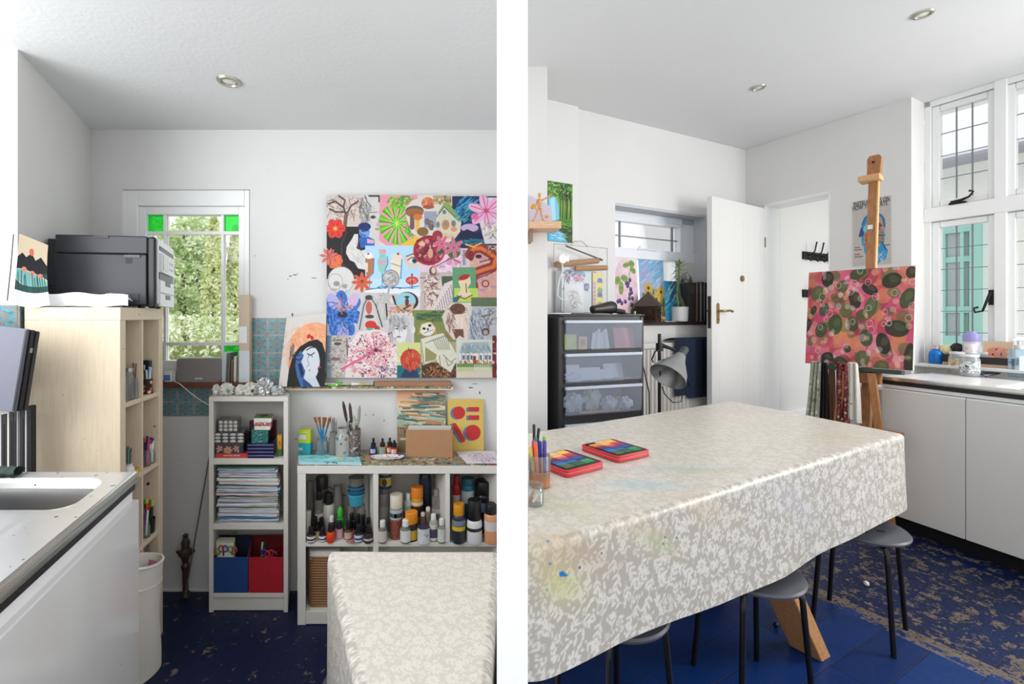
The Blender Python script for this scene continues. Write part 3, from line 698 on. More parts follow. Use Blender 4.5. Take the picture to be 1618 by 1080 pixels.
def collage():
    c = Cv(516, 308, 796, 597, 1.7, (214, 206, 200)); S = c.scrib; rd = c.rg
    # upper left: bare tree, pencil portrait, monstera
    c.rect(516, 308, 576, 358, (206, 192, 186)); S(545, 325, 30, 18, 160, [(120, 110, 104), (226, 190, 180), (90, 84, 80), (230, 214, 206)], 9, .8)
    for p in ([(545, 358), (547, 340), (543, 328), (530, 318), (519, 322)], [(547, 340), (555, 325), (566, 318)], [(543, 328), (545, 316), (535, 309)], [(546, 335), (530, 335), (521, 330)]): c.ln(p, 2.6, (84, 70, 60))
    c.ln([(545, 358), (547, 340)], 6, (110, 90, 70)); c.rect(572, 309, 600, 388, (206, 204, 202)); S(576, 330, 9, 24, 130, [(120, 118, 118), (80, 80, 80), (170, 168, 166)], 10, .8, ang=1.3)
    c.ell(589.5, 343, 4.5, 2.6, (90, 90, 90)).ell(589.5, 343, 1.7, 1.7, (30, 30, 30)).ln([(583, 336), (596, 335)], 1.2, (100, 98, 96)).ell(596, 362, 3.5, 2, (170, 140, 140)).ln([(598, 345), (599, 355), (596, 358)], .9, (140, 138, 136)).ln([(584, 309), (600, 309), (600, 318)], 4, (50, 44, 44))
    c.poly([(600, 308), (660, 308), (662, 393), (618, 393), (599, 380)], (226, 152, 166)).poly([(622, 382), (662, 372), (662, 393), (622, 393)], (226, 190, 60))
    c.ell(626, 354, 27, 32, (92, 184, 36), -.15)
    for i in range(11): a = 2 * PI * i / 11 + .25; c.ln([(627 + 11 * math.cos(a), 353 + 13 * math.sin(a)), (627 + 31 * math.cos(a), 353 + 36 * math.sin(a))], 4.2, (226, 152, 166)); c.ln([(627 + 9 * math.cos(a + .12), 353 + 11 * math.sin(a + .12)), (627 + 28 * math.cos(a + .12), 353 + 33 * math.sin(a + .12))], 1, (40, 120, 30)); c.ln([(627, 353), (627 + 26 * math.cos(a + .29), 353 + 31 * math.sin(a + .29))], 1.2, (190, 226, 110))
    S(636, 316, 20, 8, 60, [(90, 190, 40), (60, 150, 40), (226, 130, 140), (150, 210, 60)], 10, 2.2); S(650, 352, 8, 20, 40, [(100, 190, 40), (210, 120, 140), (60, 140, 50)], 8, 2)
    # black panel, red flowers, blue portrait, white figure
    c.rect(516, 358, 577, 441, (30, 28, 30)).ln([(548, 366), (540, 385), (540, 415), (549, 425)], .8, (90, 90, 92))
    c.petals(530, 361, 6, 14, 6.5, (216, 62, 50), (170, 30, 36)).ell(530, 361, 4.5, 4.5, (226, 110, 60)).ell(530, 361, 2, 2, (230, 190, 80))
    c.petals(519, 405, 7, 12, 2.6, (206, 110, 110), (170, 70, 80)).petals(529, 412, 9, 11, 5, (224, 110, 66), (190, 70, 50))
    for q in range(4): c.ell(529, 412, 8 - 2 * q, 7.5 - 2 * q, (236 - 20 * (q % 2), 128, 84), ring=1)
    c.ell(576, 366, 8.5, 10.5, (110, 160, 216)).ell(576, 358, 10, 6.5, (28, 44, 104)).poly([(567, 375), (583, 374), (592, 379), (592, 388), (570, 392)], (46, 96, 176)).poly([(580, 377), (592, 380), (590, 385), (580, 384)], (214, 170, 196)).ln([(571, 365), (575, 366), (579, 364), (582, 365)], 1.3, (24, 36, 80)).ell(576, 372, 2.6, 1.1, (60, 70, 140)).poly([(568, 366), (574, 370), (572, 378)], (60, 110, 190))
    c.poly([(560, 370), (566, 370), (566, 382), (563, 392), (571, 396), (577, 394), (577, 426), (566, 424), (560, 414), (553, 411), (547, 400), (548, 390), (556, 378)], (216, 214, 212)); S(562, 396, 9, 20, 26, [(150, 148, 148), (180, 178, 178)], 7, .7, ang=1)
    # sundaes on pale blue
    c.rect(577, 388, 661, 456, (176, 214, 236)).rect(577, 440, 661, 456, (190, 222, 240))
    c.poly([(577, 408), (591, 408), (589, 434), (584, 438), (579, 434)], (176, 116, 86)).ell(583, 404, 6.5, 5, (236, 228, 224)).ell(582, 401, 1.8, 1.4, (170, 30, 60)).rect(577, 415, 581, 430, (226, 214, 190)).ln([(591, 408), (590, 432)], 1.4, (60, 120, 170)).ln([(584, 438), (584, 456)], 1.4, (90, 150, 190)).ell(584, 457, 8, 2.4, (90, 160, 200), ring=1)
    c.poly([(599, 394), (610, 394), (609, 402), (613, 415), (609, 428), (604, 432), (599, 428), (596, 414), (600, 402)], (140, 200, 190)).rect(599, 394, 610, 401, (216, 160, 170)).ell(604.5, 415, 7.5, 3.2, (214, 160, 190)).ln([(604, 432), (604, 452)], 1.3, (70, 130, 180)).ln([(612, 405), (613, 416), (608, 428)], 1.2, (50, 110, 170)).ell(604, 454, 8, 2.6, (70, 140, 190), ring=1)
    c.poly([(617, 410), (636, 410), (634, 436), (626, 444), (619, 438)], (226, 220, 206)).ell(627, 406, 8.5, 6, (226, 214, 198)).ell(629, 401, 2, 2, (160, 70, 60)).ln([(618, 416), (634, 421)], 2, (200, 160, 130)).ln([(635, 410), (633, 440)], 1.6, (60, 130, 190)).ell(626, 456, 8, 2.6, (40, 90, 160), ring=1.1)
    c.ell(653, 412, 13.5, 10, (222, 196, 178)).ell(655, 412, 9, 4.2, (226, 226, 226)).ell(655, 412, 4.2, 4.2, (50, 100, 130)).ell(655, 412, 1.9, 1.9, (16, 20, 24)).ln([(644, 411), (650, 407), (660, 407), (665, 411)], 1.4, (60, 40, 34)).ln([(642, 405), (652, 401), (663, 403)], 1.7, (110, 80, 66))
    c.ell(651, 443, 10, 6.5, (200, 60, 60)); S(651, 444, 8, 5, 26, [(226, 90, 80), (170, 30, 40), (230, 170, 160)], 3, 1.4); c.ell(651, 434, 1.5, 2.2, (150, 20, 50)).ln([(651, 450), (651, 457)], 1.4, (40, 90, 160)).ell(651, 458, 9, 2.6, (50, 120, 190), ring=1)
    c.rect(577, 456, 664, 468, (226, 232, 236)).ln([(577, 458), (612, 453), (640, 455), (661, 452)], 1.2, (30, 80, 150))
    c.ell(617.5, 440, 13.5, 14, (184, 180, 180)); S(617, 440, 11, 11, 90, [(130, 128, 128), (222, 220, 220)], 4, .8); c.ell(617.5, 440, 13.5, 14, (120, 118, 120), ring=1.2).ln([(615, 454), (612, 470)], 3, (170, 168, 170))
    # skull drawing, orange star flower
    c.rect(516, 441, 577, 464, (206, 202, 200)).ell(539, 442, 21, 21, (214, 212, 210)).ell(539, 442, 21, 21, (150, 148, 148), ring=.9).ell(530, 445, 12, 13, (150, 148, 148), ring=.8).ell(532, 448, 5, 4, (150, 146, 146)).ell(545, 452, 4, 3.5, (160, 156, 156)); S(540, 455, 16, 6, 24, [(150, 148, 146)], 5, .6)
    c.petals(572, 446, 8, 14, 3, (214, 98, 70), (160, 60, 46)).ell(572, 444, 2, 2, (90, 60, 60))
    # mushrooms, cottage, night lake, lily
    c.poly([(640, 330), (652, 316), (690, 308), (716, 308), (716, 330), (694, 342), (690, 372), (676, 382), (650, 368), (642, 344)], (214, 206, 198)).rect(684, 309, 713, 322, (176, 150, 116)); S(698, 315, 14, 6, 50, [(90, 70, 50), (226, 206, 170), (140, 150, 80)], 4, 1.4)
    c.ell(655, 333, 14.5, 8, (96, 90, 96)).ell(655, 336, 14, 7, (156, 98, 58)).rect(648, 340, 655, 360, (120, 90, 80)).ell(651, 358, 4, 5, (120, 84, 90)).ell(660, 343, 7, 5, (206, 116, 60)).rect(656, 348, 663, 366, (222, 180, 96)).ell(676, 321, 10, 9.5, (206, 124, 84)).ell(677, 327, 9, 3, (150, 90, 60)); S(676, 318, 8, 5, 20, [(230, 180, 120), (180, 60, 50)], 5, .9, ang=1.4)
    c.rect(670, 334, 690, 360, (150, 156, 176)).ell(675, 350, 4, 5.5, (110, 104, 104)).ell(681, 356, 4.5, 8, (110, 100, 90)).ell(668, 366, 9, 7, (130, 96, 56)).ell(678, 376, 3, 5, (214, 160, 80)); S(681, 356, 4, 7, 22, [(70, 62, 56), (160, 150, 130)], 2, .8)
    c.poly([(689, 345), (702, 328), (712, 336), (726, 348), (725, 368), (714, 377), (700, 378), (689, 365)], (206, 200, 180)).poly([(692, 336), (702, 320), (712, 323), (729, 344), (727, 350), (720, 346), (712, 337), (702, 327), (694, 338)], (130, 160, 86)).ln([(702, 327), (690, 342)], 1.1, (60, 70, 50)).ln([(702, 327), (726, 350)], 1.1, (60, 70, 50))
    c.ell(704, 355, 6, 8, (200, 130, 70)).ell(704, 354, 2.6, 3, (90, 140, 170)).ell(702, 335, 3, 3.5, (70, 130, 150)).ell(692, 355, 3, 5, (120, 130, 130)).ell(716.5, 353, 3.6, 5, (110, 120, 130)).ell(717, 362, 5, 4, (220, 140, 100)); S(704, 372, 12, 4, 24, [(222, 170, 100), (190, 150, 90)], 4, 1.2)
    c.poly([(714, 310), (790, 310), (790, 392), (728, 392), (716, 380), (727, 366), (729, 344), (714, 328)], (26, 44, 86)); S(735, 335, 18, 20, 110, [(40, 130, 190), (60, 170, 200), (20, 60, 130), (90, 180, 160)], 10, 1.6, .8, -.7); c.ell(742, 360, 14, 6.5, (190, 162, 198)).poly([(726, 368), (738, 362), (752, 368), (763, 366), (763, 380), (726, 378)], (20, 30, 60)); S(742, 382, 20, 6, 60, [(30, 110, 170), (60, 160, 150), (20, 50, 110), (20, 80, 80)], 12, 1.4, .8, .15)
    c.poly([(764, 312), (796, 312), (796, 385), (766, 385), (757, 350)], (214, 204, 210)); c.petals(768, 333, 6, 25, 7, (226, 172, 204), (206, 60, 120), .3).ell(768, 333, 4, 4, (206, 90, 110)).ell(750, 342, 6, 5, (216, 110, 150)); S(776, 360, 12, 14, 44, [(170, 190, 90), (90, 110, 60), (160, 130, 190), (236, 236, 232)], 8, 1.1)
    for i in range(6): a = .3 + i * PI / 3; c.ln([(768 + 24 * math.cos(a + .2), 333 + 24 * math.sin(a + .2)), (768 + 18 * math.cos(a + .38), 333 + 18 * math.sin(a + .38)), (768, 333)], .8, (150, 70, 120))
    # pomegranate, pink lilies, blossom, dragon
    c.rect(664, 392, 742, 440, (222, 200, 214)); c.dots(672, 405, 740, 440, 60, 4, [(226, 160, 190), (236, 214, 226), (200, 120, 160), (216, 190, 216)], .7); c.ln([(690, 420), (712, 408), (726, 414), (735, 412)], 1.1, (60, 40, 50)).ln([(712, 408), (720, 400)], 1, (60, 40, 50))
    c.ell(678, 395, 25, 23, (118, 34, 48)); c.dots(660, 378, 698, 412, 85, 2.6, [(176, 70, 90), (216, 150, 160), (90, 20, 40), (150, 40, 66)]).ell(666, 385, 6, 4, (214, 180, 140), .5).ell(680, 400, 4, 8, (206, 160, 130)).ell(691, 372, 8, 8, (150, 50, 70)); c.ell(678, 397, 25, 22, (176, 40, 46), ring=2.5); c.ell(695, 398, 5, 4, (40, 90, 60))
    c.ell(717, 394, 12, 14, (70, 100, 50)).petals(698, 385, 6, 12, 3, (206, 116, 140), (150, 60, 90)).petals(717, 391, 6, 15, 3.2, (200, 120, 146), (150, 70, 96), .4)
    c.poly([(728, 392), (740, 392), (742, 430), (728, 425)], (206, 190, 200))
    for i in range(3): y = 396 + 8 * i; c.ln([(730, y), (736, y)], .8, (70, 56, 66)).ln([(731, y + 3), (736, y + 3)], .8, (70, 56, 66)).ln([(733, y - 1), (733, y + 6)], .8, (70, 56, 66)).ln([(731, y + 6), (736, y + 5)], .7, (70, 56, 66))
    c.poly([(742, 388), (796, 388), (796, 470), (742, 470)], (206, 160, 150)); S(770, 430, 24, 34, 60, [(190, 150, 190), (226, 180, 120), (160, 130, 170), (220, 150, 120)], 10, 3, .6)
    for w_, cc in ((15, (136, 52, 40)), (6, (210, 110, 60))): c.ln([(742, 402), (748, 393), (760, 392), (774, 400), (783, 408), (780, 421), (764, 426), (750, 431), (745, 443), (748, 452)], w_, cc)
    c.ell(744, 404, 5, 8, (120, 40, 40)).ln([(736, 386), (748, 390), (760, 384)], 2.6, (220, 170, 90)).ell(756, 405, 5, 3, (60, 24, 24)).ln([(758, 414), (780, 408)], 1.6, (90, 30, 30)).ln([(752, 440), (770, 434), (782, 428)], 1.6, (110, 40, 36)).ell(767, 448, 6, 6, (140, 50, 44), ring=2).ell(742, 450, 4, 4, (120, 30, 40)); S(776, 392, 10, 7, 30, [(40, 34, 34), (120, 80, 60), (200, 190, 180)], 4, 1.3)
    # seated woman, apple core, net
    c.rect(664, 430, 716, 494, (190, 176, 176)); c.rect(698, 436, 718, 452, (70, 90, 66)); c.ell(684, 428, 6, 7, (110, 76, 64)).ell(685, 427, 3.5, 5, (214, 190, 176)).poly([(672, 440), (684, 434), (697, 442), (700, 458), (690, 470), (692, 492), (674, 492), (670, 462)], (216, 198, 190)); S(682, 455, 13, 24, 90, [(110, 74, 66), (150, 110, 96), (230, 220, 214), (90, 60, 56)], 9, 1.2)
    c.poly([(684, 486), (702, 448), (716, 442), (716, 466), (700, 494)], (216, 204, 204))
    for i in range(9):
        for j in range(6): c.ell(690 + i * 3 + j * .6 - 2, 488 - i * 4.6 + j * 3.1, .9, .9, (90, 66, 76))
    c.rect(715, 422, 752, 478, (96, 150, 110)); c.rect(718, 455, 755, 477, (176, 206, 90)).poly([(724, 445), (732, 436), (742, 436), (744, 446), (738, 456), (746, 466), (740, 470), (722, 468), (728, 456)], (222, 206, 170)).ell(733, 438, 9, 4, (170, 40, 44), -.3).ln([(722, 467), (734, 472), (746, 466)], 1.6, (150, 30, 36)).ln([(736, 448), (737, 462)], 1.4, (90, 60, 50)).poly([(716, 470), (730, 466), (722, 477), (716, 477)], (70, 90, 120))
    # middle: blue iris, arch, figures, round seascape
    c.rect(516, 462, 572, 541, (196, 196, 210)).petals(540, 496, 7, 32, 10, (60, 110, 190), (30, 60, 140), .2); c.ell(528, 478, 9, 16, (176, 170, 214), -.5).ell(556, 478, 8, 16, (206, 180, 214), .6).ell(542, 524, 9, 17, (176, 160, 206)); S(540, 498, 26, 26, 170, [(30, 80, 180), (50, 130, 206), (20, 50, 120), (120, 160, 220)], 12, 1, .8); c.ln([(541, 490), (538, 470)], 2, (210, 110, 60)).ln([(543, 490), (556, 482)], 2, (210, 140, 60)).ell(541, 497, 8, 5, (30, 40, 70)).ln([(541, 496), (532, 480)], 1.4, (220, 120, 60))
    c.rect(570, 462, 612, 530, (206, 202, 200)); c.poly([(563, 525), (571, 480), (577, 464), (590, 464), (600, 482), (610, 516), (600, 520), (590, 482), (582, 474), (577, 484), (573, 524)], (196, 194, 194)); c.ln([(568, 520), (575, 482), (581, 470)], 1.6, (60, 58, 58)).ln([(604, 516), (594, 482), (586, 470)], 1.8, (60, 50, 50)).ell(583, 470, 6, 4, (70, 64, 62)).ell(583, 486, 5, 10, (196, 96, 90)).ell(584, 500, 7, 3, (70, 66, 64)).ell(586, 513, 9, 6.5, (206, 54, 44)).poly([(578, 518), (590, 518), (586, 528)], (60, 180, 170)).ln([(583, 520), (583, 528)], 2, (90, 170, 60)).ell(596, 519, 4, 5, (176, 66, 56))
    S(604, 472, 8, 12, 50, [(130, 128, 130), (190, 188, 188)], 8, .8); c.rect(606, 464, 630, 506, (190, 186, 184)).ell(620, 474, 4, 6, (222, 206, 196)).ln([(621, 468), (625, 480)], 3, (44, 30, 30)).poly([(614, 482), (626, 482), (626, 494), (614, 500)], (222, 206, 200)).poly([(615, 484), (625, 484), (624, 492), (616, 492)], (206, 150, 166)).ln([(610, 480), (612, 504)], 2.2, (30, 26, 26)).ell(628, 486, 3, 5, (190, 150, 80))
    c.ell(643, 476, 18, 15, (40, 30, 44)).ell(641, 475, 16, 13, (150, 200, 214)).poly([(627, 482), (656, 478), (652, 490), (634, 489)], (196, 176, 150)).ell(643, 477, 3, 7, (96, 56, 50)).ell(643, 469, 4, 1.6, (50, 36, 40)).ln([(638, 488), (648, 482)], 3, (110, 66, 56)); S(634, 492, 22, 4, 30, [(190, 130, 80), (90, 66, 56), (226, 206, 180)], 8, 1.6)
    # pencil girl, apple, meadow, skeleton
    c.rect(652, 490, 722, 542, (120, 134, 76)); S(684, 500, 32, 8, 70, [(60, 96, 60), (90, 120, 60), (50, 80, 70)], 10, 2, .8, 0); S(690, 524, 30, 14, 60, [(150, 130, 80), (170, 120, 90), (190, 90, 70), (130, 140, 80)], 8, 2, .7); c.rect(612, 500, 654, 562, (206, 202, 206)); c.ell(632, 512, 18, 18, (206, 204, 206)).poly([(616, 510), (612, 560), (622, 552), (622, 520)], (190, 186, 190)).poly([(645, 510), (652, 545), (646, 560), (640, 530)], (196, 192, 196)).ell(632, 524, 11, 17, (226, 224, 224)); S(630, 505, 16, 9, 90, [(150, 148, 152), (120, 118, 124), (196, 194, 198)], 11, .8, .8, 1.5); S(617, 535, 4, 24, 40, [(150, 148, 152), (190, 186, 190)], 9, .8, .8, 1.55); c.ln([(623, 514), (630, 516)], 1.3, (90, 88, 92)).ln([(636, 517), (643, 515)], 1.3, (90, 88, 92)).ell(627, 519, 2.4, 1.3, (100, 98, 104)).ell(639, 519, 2.4, 1.3, (100, 98, 104)).ell(630, 532, 3.6, 1.5, (130, 116, 120)).ln([(632, 522), (631, 528)], .8, (160, 156, 160)).ell(653, 521, 3, 6, (222, 216, 216))
    c.rect(627, 541, 666, 597, (206, 214, 140)).rect(627, 577, 666, 597, (16, 110, 124)).poly([(632, 597), (640, 582), (658, 582), (662, 597)], (36, 60, 96)).ell(649, 568, 16.5, 17, (196, 66, 48)); S(649, 567, 13, 14, 60, [(222, 110, 66), (170, 40, 44), (206, 150, 80), (190, 60, 46)], 8, 1.2, .7, 1.4); c.ell(648, 553, 4, 1.6, (150, 60, 40)).ln([(646, 552), (645, 549)], 1.1, (50, 40, 30))
    c.rect(664, 540, 722, 597, (160, 160, 120)).rect(666, 573, 721, 597, (76, 48, 32)); S(692, 585, 26, 10, 110, [(40, 26, 20), (150, 96, 56), (200, 150, 96), (110, 70, 40)], 6, 1.8); c.ell(675, 520, 12, 10.5, (222, 220, 210), -.2).ell(670, 519, 2.6, 2, (40, 34, 30)).ell(679, 514, 2.8, 2, (30, 26, 26)).ell(676, 520, 1.5, 2, (60, 50, 40)).ln([(670, 526), (684, 521)], 1, (120, 110, 90)).ln([(662, 528), (666, 512), (680, 508), (688, 518), (688, 528)], 1.4, (214, 170, 60))
    c.poly([(664, 536), (672, 533), (700, 526), (714, 546), (724, 565), (712, 588), (696, 578), (690, 570), (668, 577)], (214, 212, 196)).poly([(672, 548), (690, 560), (688, 568), (672, 572)], (150, 146, 90))
    for i in range(8): c.ln([(672 + 4 * i, 542 - 1.5 * i), (684 + 3.2 * i, 537 - 1.2 * i), (692 + 2.6 * i, 552)], .9, (110, 112, 96))
    for p in ([(665, 538), (668, 560), (670, 577)], [(668, 577), (690, 569)], [(694, 562), (696, 578), (710, 587)], [(700, 560), (712, 572), (720, 566)], [(704, 565), (708, 578), (716, 572)]): c.ln(p, 1.2, (126, 124, 106))
    # bowed child, old man, thatched cottage
    c.poly([(698, 500), (706, 486), (714, 478), (734, 478), (748, 484), (746, 520), (734, 538), (716, 536), (704, 520)], (212, 200, 190)); c.ell(723, 488, 12, 9, (100, 62, 48)); S(723, 488, 11, 8, 40, [(70, 40, 34), (130, 86, 66)], 5, .9); c.ell(725, 500, 9, 4, (222, 204, 186)).rect(720, 502, 725, 519, (226, 210, 196)).rect(727, 502, 732, 519, (226, 210, 196)).poly([(714, 520), (732, 520), (733, 534), (726, 530), (720, 536)], (110, 70, 62)); S(712, 505, 7, 16, 40, [(120, 80, 66), (176, 150, 136)], 8, 1.1, ang=1.3); S(740, 500, 6, 16, 30, [(190, 170, 160), (226, 216, 210)], 8, 1, ang=1.2)
    c.rect(744, 470, 796, 484, (90, 110, 80)).poly([(746, 484), (784, 484), (796, 490), (796, 540), (738, 540), (742, 510)], (176, 180, 186)); S(755, 512, 14, 26, 150, [(90, 106, 136), (140, 156, 176), (206, 210, 214), (70, 80, 110)], 9, .9, .8, 1.4); S(776, 500, 12, 14, 60, [(110, 100, 100), (206, 196, 190), (70, 66, 70)], 7, .9); c.ell(767, 524, 6.5, 6, (90, 74, 72)).ell(767, 525, 3.6, 3.6, (176, 150, 146)).ln([(762, 499), (774, 497)], 1.4, (60, 60, 70)).ln([(772, 500), (768, 512), (772, 514)], 1.3, (120, 110, 110))
    c.rect(721, 536, 778, 597, (206, 206, 196)).poly([(725, 558), (731, 541), (771, 540), (777, 557)], (160, 176, 182)); S(750, 549, 22, 7, 60, [(110, 140, 160), (196, 190, 180), (90, 120, 140)], 7, 1.2, .7, 1.3); c.rect(726, 558, 776, 574, (222, 220, 216))
    for x in (731, 737, 743, 758, 766, 772): c.rect(x, 561, x + 3.5, 568, (90, 110, 130)); c.ln([(x - 1.6, 558), (x - 1.6, 574)], .7, (70, 66, 66))
    c.rect(747, 562, 752, 574, (120, 50, 46)); c.dots(727, 568, 776, 575, 40, 1.4, [(206, 90, 60), (220, 150, 60), (70, 110, 60), (200, 60, 70)]); c.rect(722, 574, 778, 580, (110, 140, 80)).rect(722, 580, 778, 587, (190, 196, 150)).rect(722, 587, 778, 597, (214, 202, 184))
    for x in range(750, 776, 3): c.ln([(x, 576), (x, 586)], 1, (230, 228, 222))
    c.rect(778, 530, 784, 597, (110, 30, 40)).dots(778, 530, 796, 597, 40, 2, [(206, 190, 180), (60, 30, 30), (150, 40, 50)])
    # lower left: mosaic face and exploding pink flower
    c.rect(516, 530, 552, 597, (188, 182, 176)).grad(516, 530, 524, 597, (110, 130, 150), (150, 170, 186)); S(534, 562, 16, 32, 260, [(140, 130, 122), (214, 204, 194), (110, 104, 100), (226, 216, 206), (170, 150, 140)], 3, 1.2); c.ell(534, 543, 6, 2.4, (80, 72, 70)).ln([(526, 538), (540, 537)], 1.6, (90, 80, 76)).ell(530, 567, 7, 2.6, (130, 96, 96)).ln([(526, 548), (528, 557)], 1.2, (130, 120, 114)).ln([(548, 535), (550, 575)], 1.6, (90, 70, 70))
    c.poly([(552, 545), (566, 524), (596, 520), (612, 526), (627, 560), (627, 597), (545, 597)], (232, 216, 216)); S(590, 560, 38, 36, 420, [(226, 150, 160), (240, 226, 226), (236, 190, 186), (206, 110, 120), (244, 236, 232)], 8, 1.3, .85)
    for i in range(40): a = rd.rand() * 6.28; q = 4 + 26 * rd.rand(); c.ln([(593, 553), (593 + q * math.cos(a), 553 + q * math.sin(a))], .8, ((206, 90, 130), (150, 60, 70), (226, 150, 160))[i % 3], .8)
    c.dots(550, 525, 626, 596, 130, 1.1, [(60, 50, 60), (90, 60, 70), (70, 90, 130)]); S(608, 584, 18, 10, 60, [(60, 70, 110), (90, 80, 90), (226, 200, 200)], 4, 1); c.ln([(540, 583), (592, 555)], 3, (222, 90, 140)).ell(594, 553, 3, 3, (90, 50, 50))
    return c.grain(5)
def art_left():
    Y = YL - .035; xa, z1, z0 = X(516, Y), Z(308, Y), Z(596.5, Y); xb = min(X(796, Y), part_x(Y, -1) - .008); cv = collage()
    t = thing('collage_canvas', 'large canvas collage of many small drawings and paintings on the back wall', 'painting', (xa, Y, z0)); W = xb - xa; Hh = z1 - z0
    MB().box(0, .002, 0, W, .034, Hh).build('stretcher', mat('black_canvas_edge', (40, 38, 38), .7), t, bevel=.001)
    fx = W / ((796 - 516) * Y / 720)
    sheet('canvas_face', cv, lambda u, v: (W * u, 0 * u + .001, Hh * (1 - v)), t, th=.0008)
    f = MB()
    for (px, py, r, c) in ((519, 405, 15, 0),):
        for i in range(7):
            a = i * 2 * PI / 7 + .3; q = r * Y / 720; x0, zz0 = X(px, Y) - xa, Z(py, Y) - z0; f.add([(x0, -.0015, zz0), (x0 + q * .6 * math.cos(a - .3), -.003, zz0 + q * .6 * math.sin(a - .3)), (x0 + q * math.cos(a), -.004, zz0 + q * math.sin(a)), (x0 + q * .6 * math.cos(a + .3), -.003, zz0 + q * .6 * math.sin(a + .3))], [(0, 1, 2, 3)])
    f.build('paper_flower', mat('coral_paper', (206, 112, 108), .8), t, label='cut-out coral paper flower')
    c = Cv(438, 494, 516, 614, 2.4, (216, 210, 204)); c.ell(492, 556, 48, 48, (236, 164, 122)); c.scrib(480, 545, 38, 40, 90, [(240, 180, 140), (226, 146, 104), (244, 196, 160)], 18, 3, .6); c.ell(496, 584, 38, 40, (234, 176, 144)).poly([(438, 614), (446, 494), (450, 494), (452, 614)], (222, 216, 210), .5)
    c.poly([(452, 614), (453, 585), (458, 560), (470, 546), (486, 538), (500, 536), (510, 543), (516, 560), (516, 614)], (26, 24, 26)).ell(487, 578, 19, 31, (214, 218, 226), .12).poly([(482, 600), (500, 598), (508, 614), (478, 614)], (206, 212, 222))
    c.poly([(464, 562), (472, 553), (478, 562), (474, 572), (482, 588), (480, 600), (494, 612), (476, 614), (468, 596), (464, 580)], (60, 104, 168)).poly([(468, 576), (474, 574), (480, 592), (476, 600)], (26, 40, 80)).poly([(478, 600), (490, 608), (496, 614), (480, 614)], (40, 70, 130))
    c.poly([(496, 538), (506, 546), (510, 560), (506, 570), (503, 556), (498, 545)], (24, 22, 24)).ln([(482, 553), (489, 549), (497, 549)], 1.8, (30, 28, 30)).ln([(484, 559), (490, 562), (496, 558)], 1.6, (20, 20, 24)).ln([(487, 562), (486, 565)], 1, (20, 20, 24)).ln([(492, 562), (493, 565)], 1, (20, 20, 24)).ln([(462, 567), (470, 569), (475, 566)], 1.6, (20, 20, 26)).ln([(461, 562), (470, 560)], 1.6, (20, 20, 26)).ln([(484, 566), (488, 578), (484, 581)], 1, (120, 140, 180)).poly([(503, 584), (509, 580), (510, 590), (504, 589)], (30, 26, 30)).ell(489, 587, 1, 1, (30, 30, 34)).ell(506, 582, 2.5, 1.6, (196, 50, 60))
    c.ell(485, 530, 3.4, 4, (206, 44, 40), .6).ell(491, 533, 2.6, 4, (196, 36, 36), -.5).poly([(452, 552), (456, 538), (460, 545), (458, 560), (453, 572)], (126, 120, 116)); c.scrib(455, 552, 4, 11, 16, [(70, 66, 66), (160, 150, 146)], 6, .9, .9, 1.4)
    Yp = YL - .07; x0, x1, zb, zt = X(440, Yp), X(513, Yp), Z(612, Yp), Z(498, Yp)
    t = thing('portrait_painting', 'painting of a dark-haired woman with blue shadows on an orange ground', 'painting', (x0, Yp, Z(611.5, YL - .05) + .006)); W = x1 - x0; Hh = zt - zb - .004
    sheet('paper', c.grain(3), lambda u, v: (W * u + .028 * (1 - v) * (1 - u), .028 * (1 - v) - .012 * np.sin(u * 3.1) * (1 - v), Hh * (1 - v) + .012 * u * (1 - v) - .014 * (1 - u) * (1 - v)), t, th=.0012)

def leaf_mesh(name, m, parent, n, pick, size, seed):
    rg = np.random.RandomState(seed); P_ = np.array([pick(rg) for _ in range(n)]); a = rg.randn(n, 3); a /= np.linalg.norm(a, axis=1, keepdims=True); b = np.cross(a, rg.randn(n, 3)); b /= np.linalg.norm(b, axis=1, keepdims=True)
    s = size * (.6 + .8 * rg.rand(n, 1)); vs = np.stack([P_ - a * s, P_ - b * s * .5, P_ + a * s, P_ + b * s * .5], 1).reshape(-1, 3)
    me = bpy.data.meshes.new(name); me.from_pydata(vs.tolist(), [], (np.arange(4 * n).reshape(-1, 4)).tolist()); me.materials.append(m); me.update()
    o = bpy.data.objects.new(name, me); COL.objects.link(o); o.parent = parent; return o
def leafm(key, c1, c2):
    m, nt, b = base_mat(key); n = noise(nt, coords(nt), 6, 3)
    nt.links.new(ramp(nt, n, [(.35, lin(c1)), (.65, lin(c2))]), b.inputs['Base Color']); b.inputs['Roughness'].default_value = .6
    b.inputs['Transmission Weight'].default_value = 0; return m
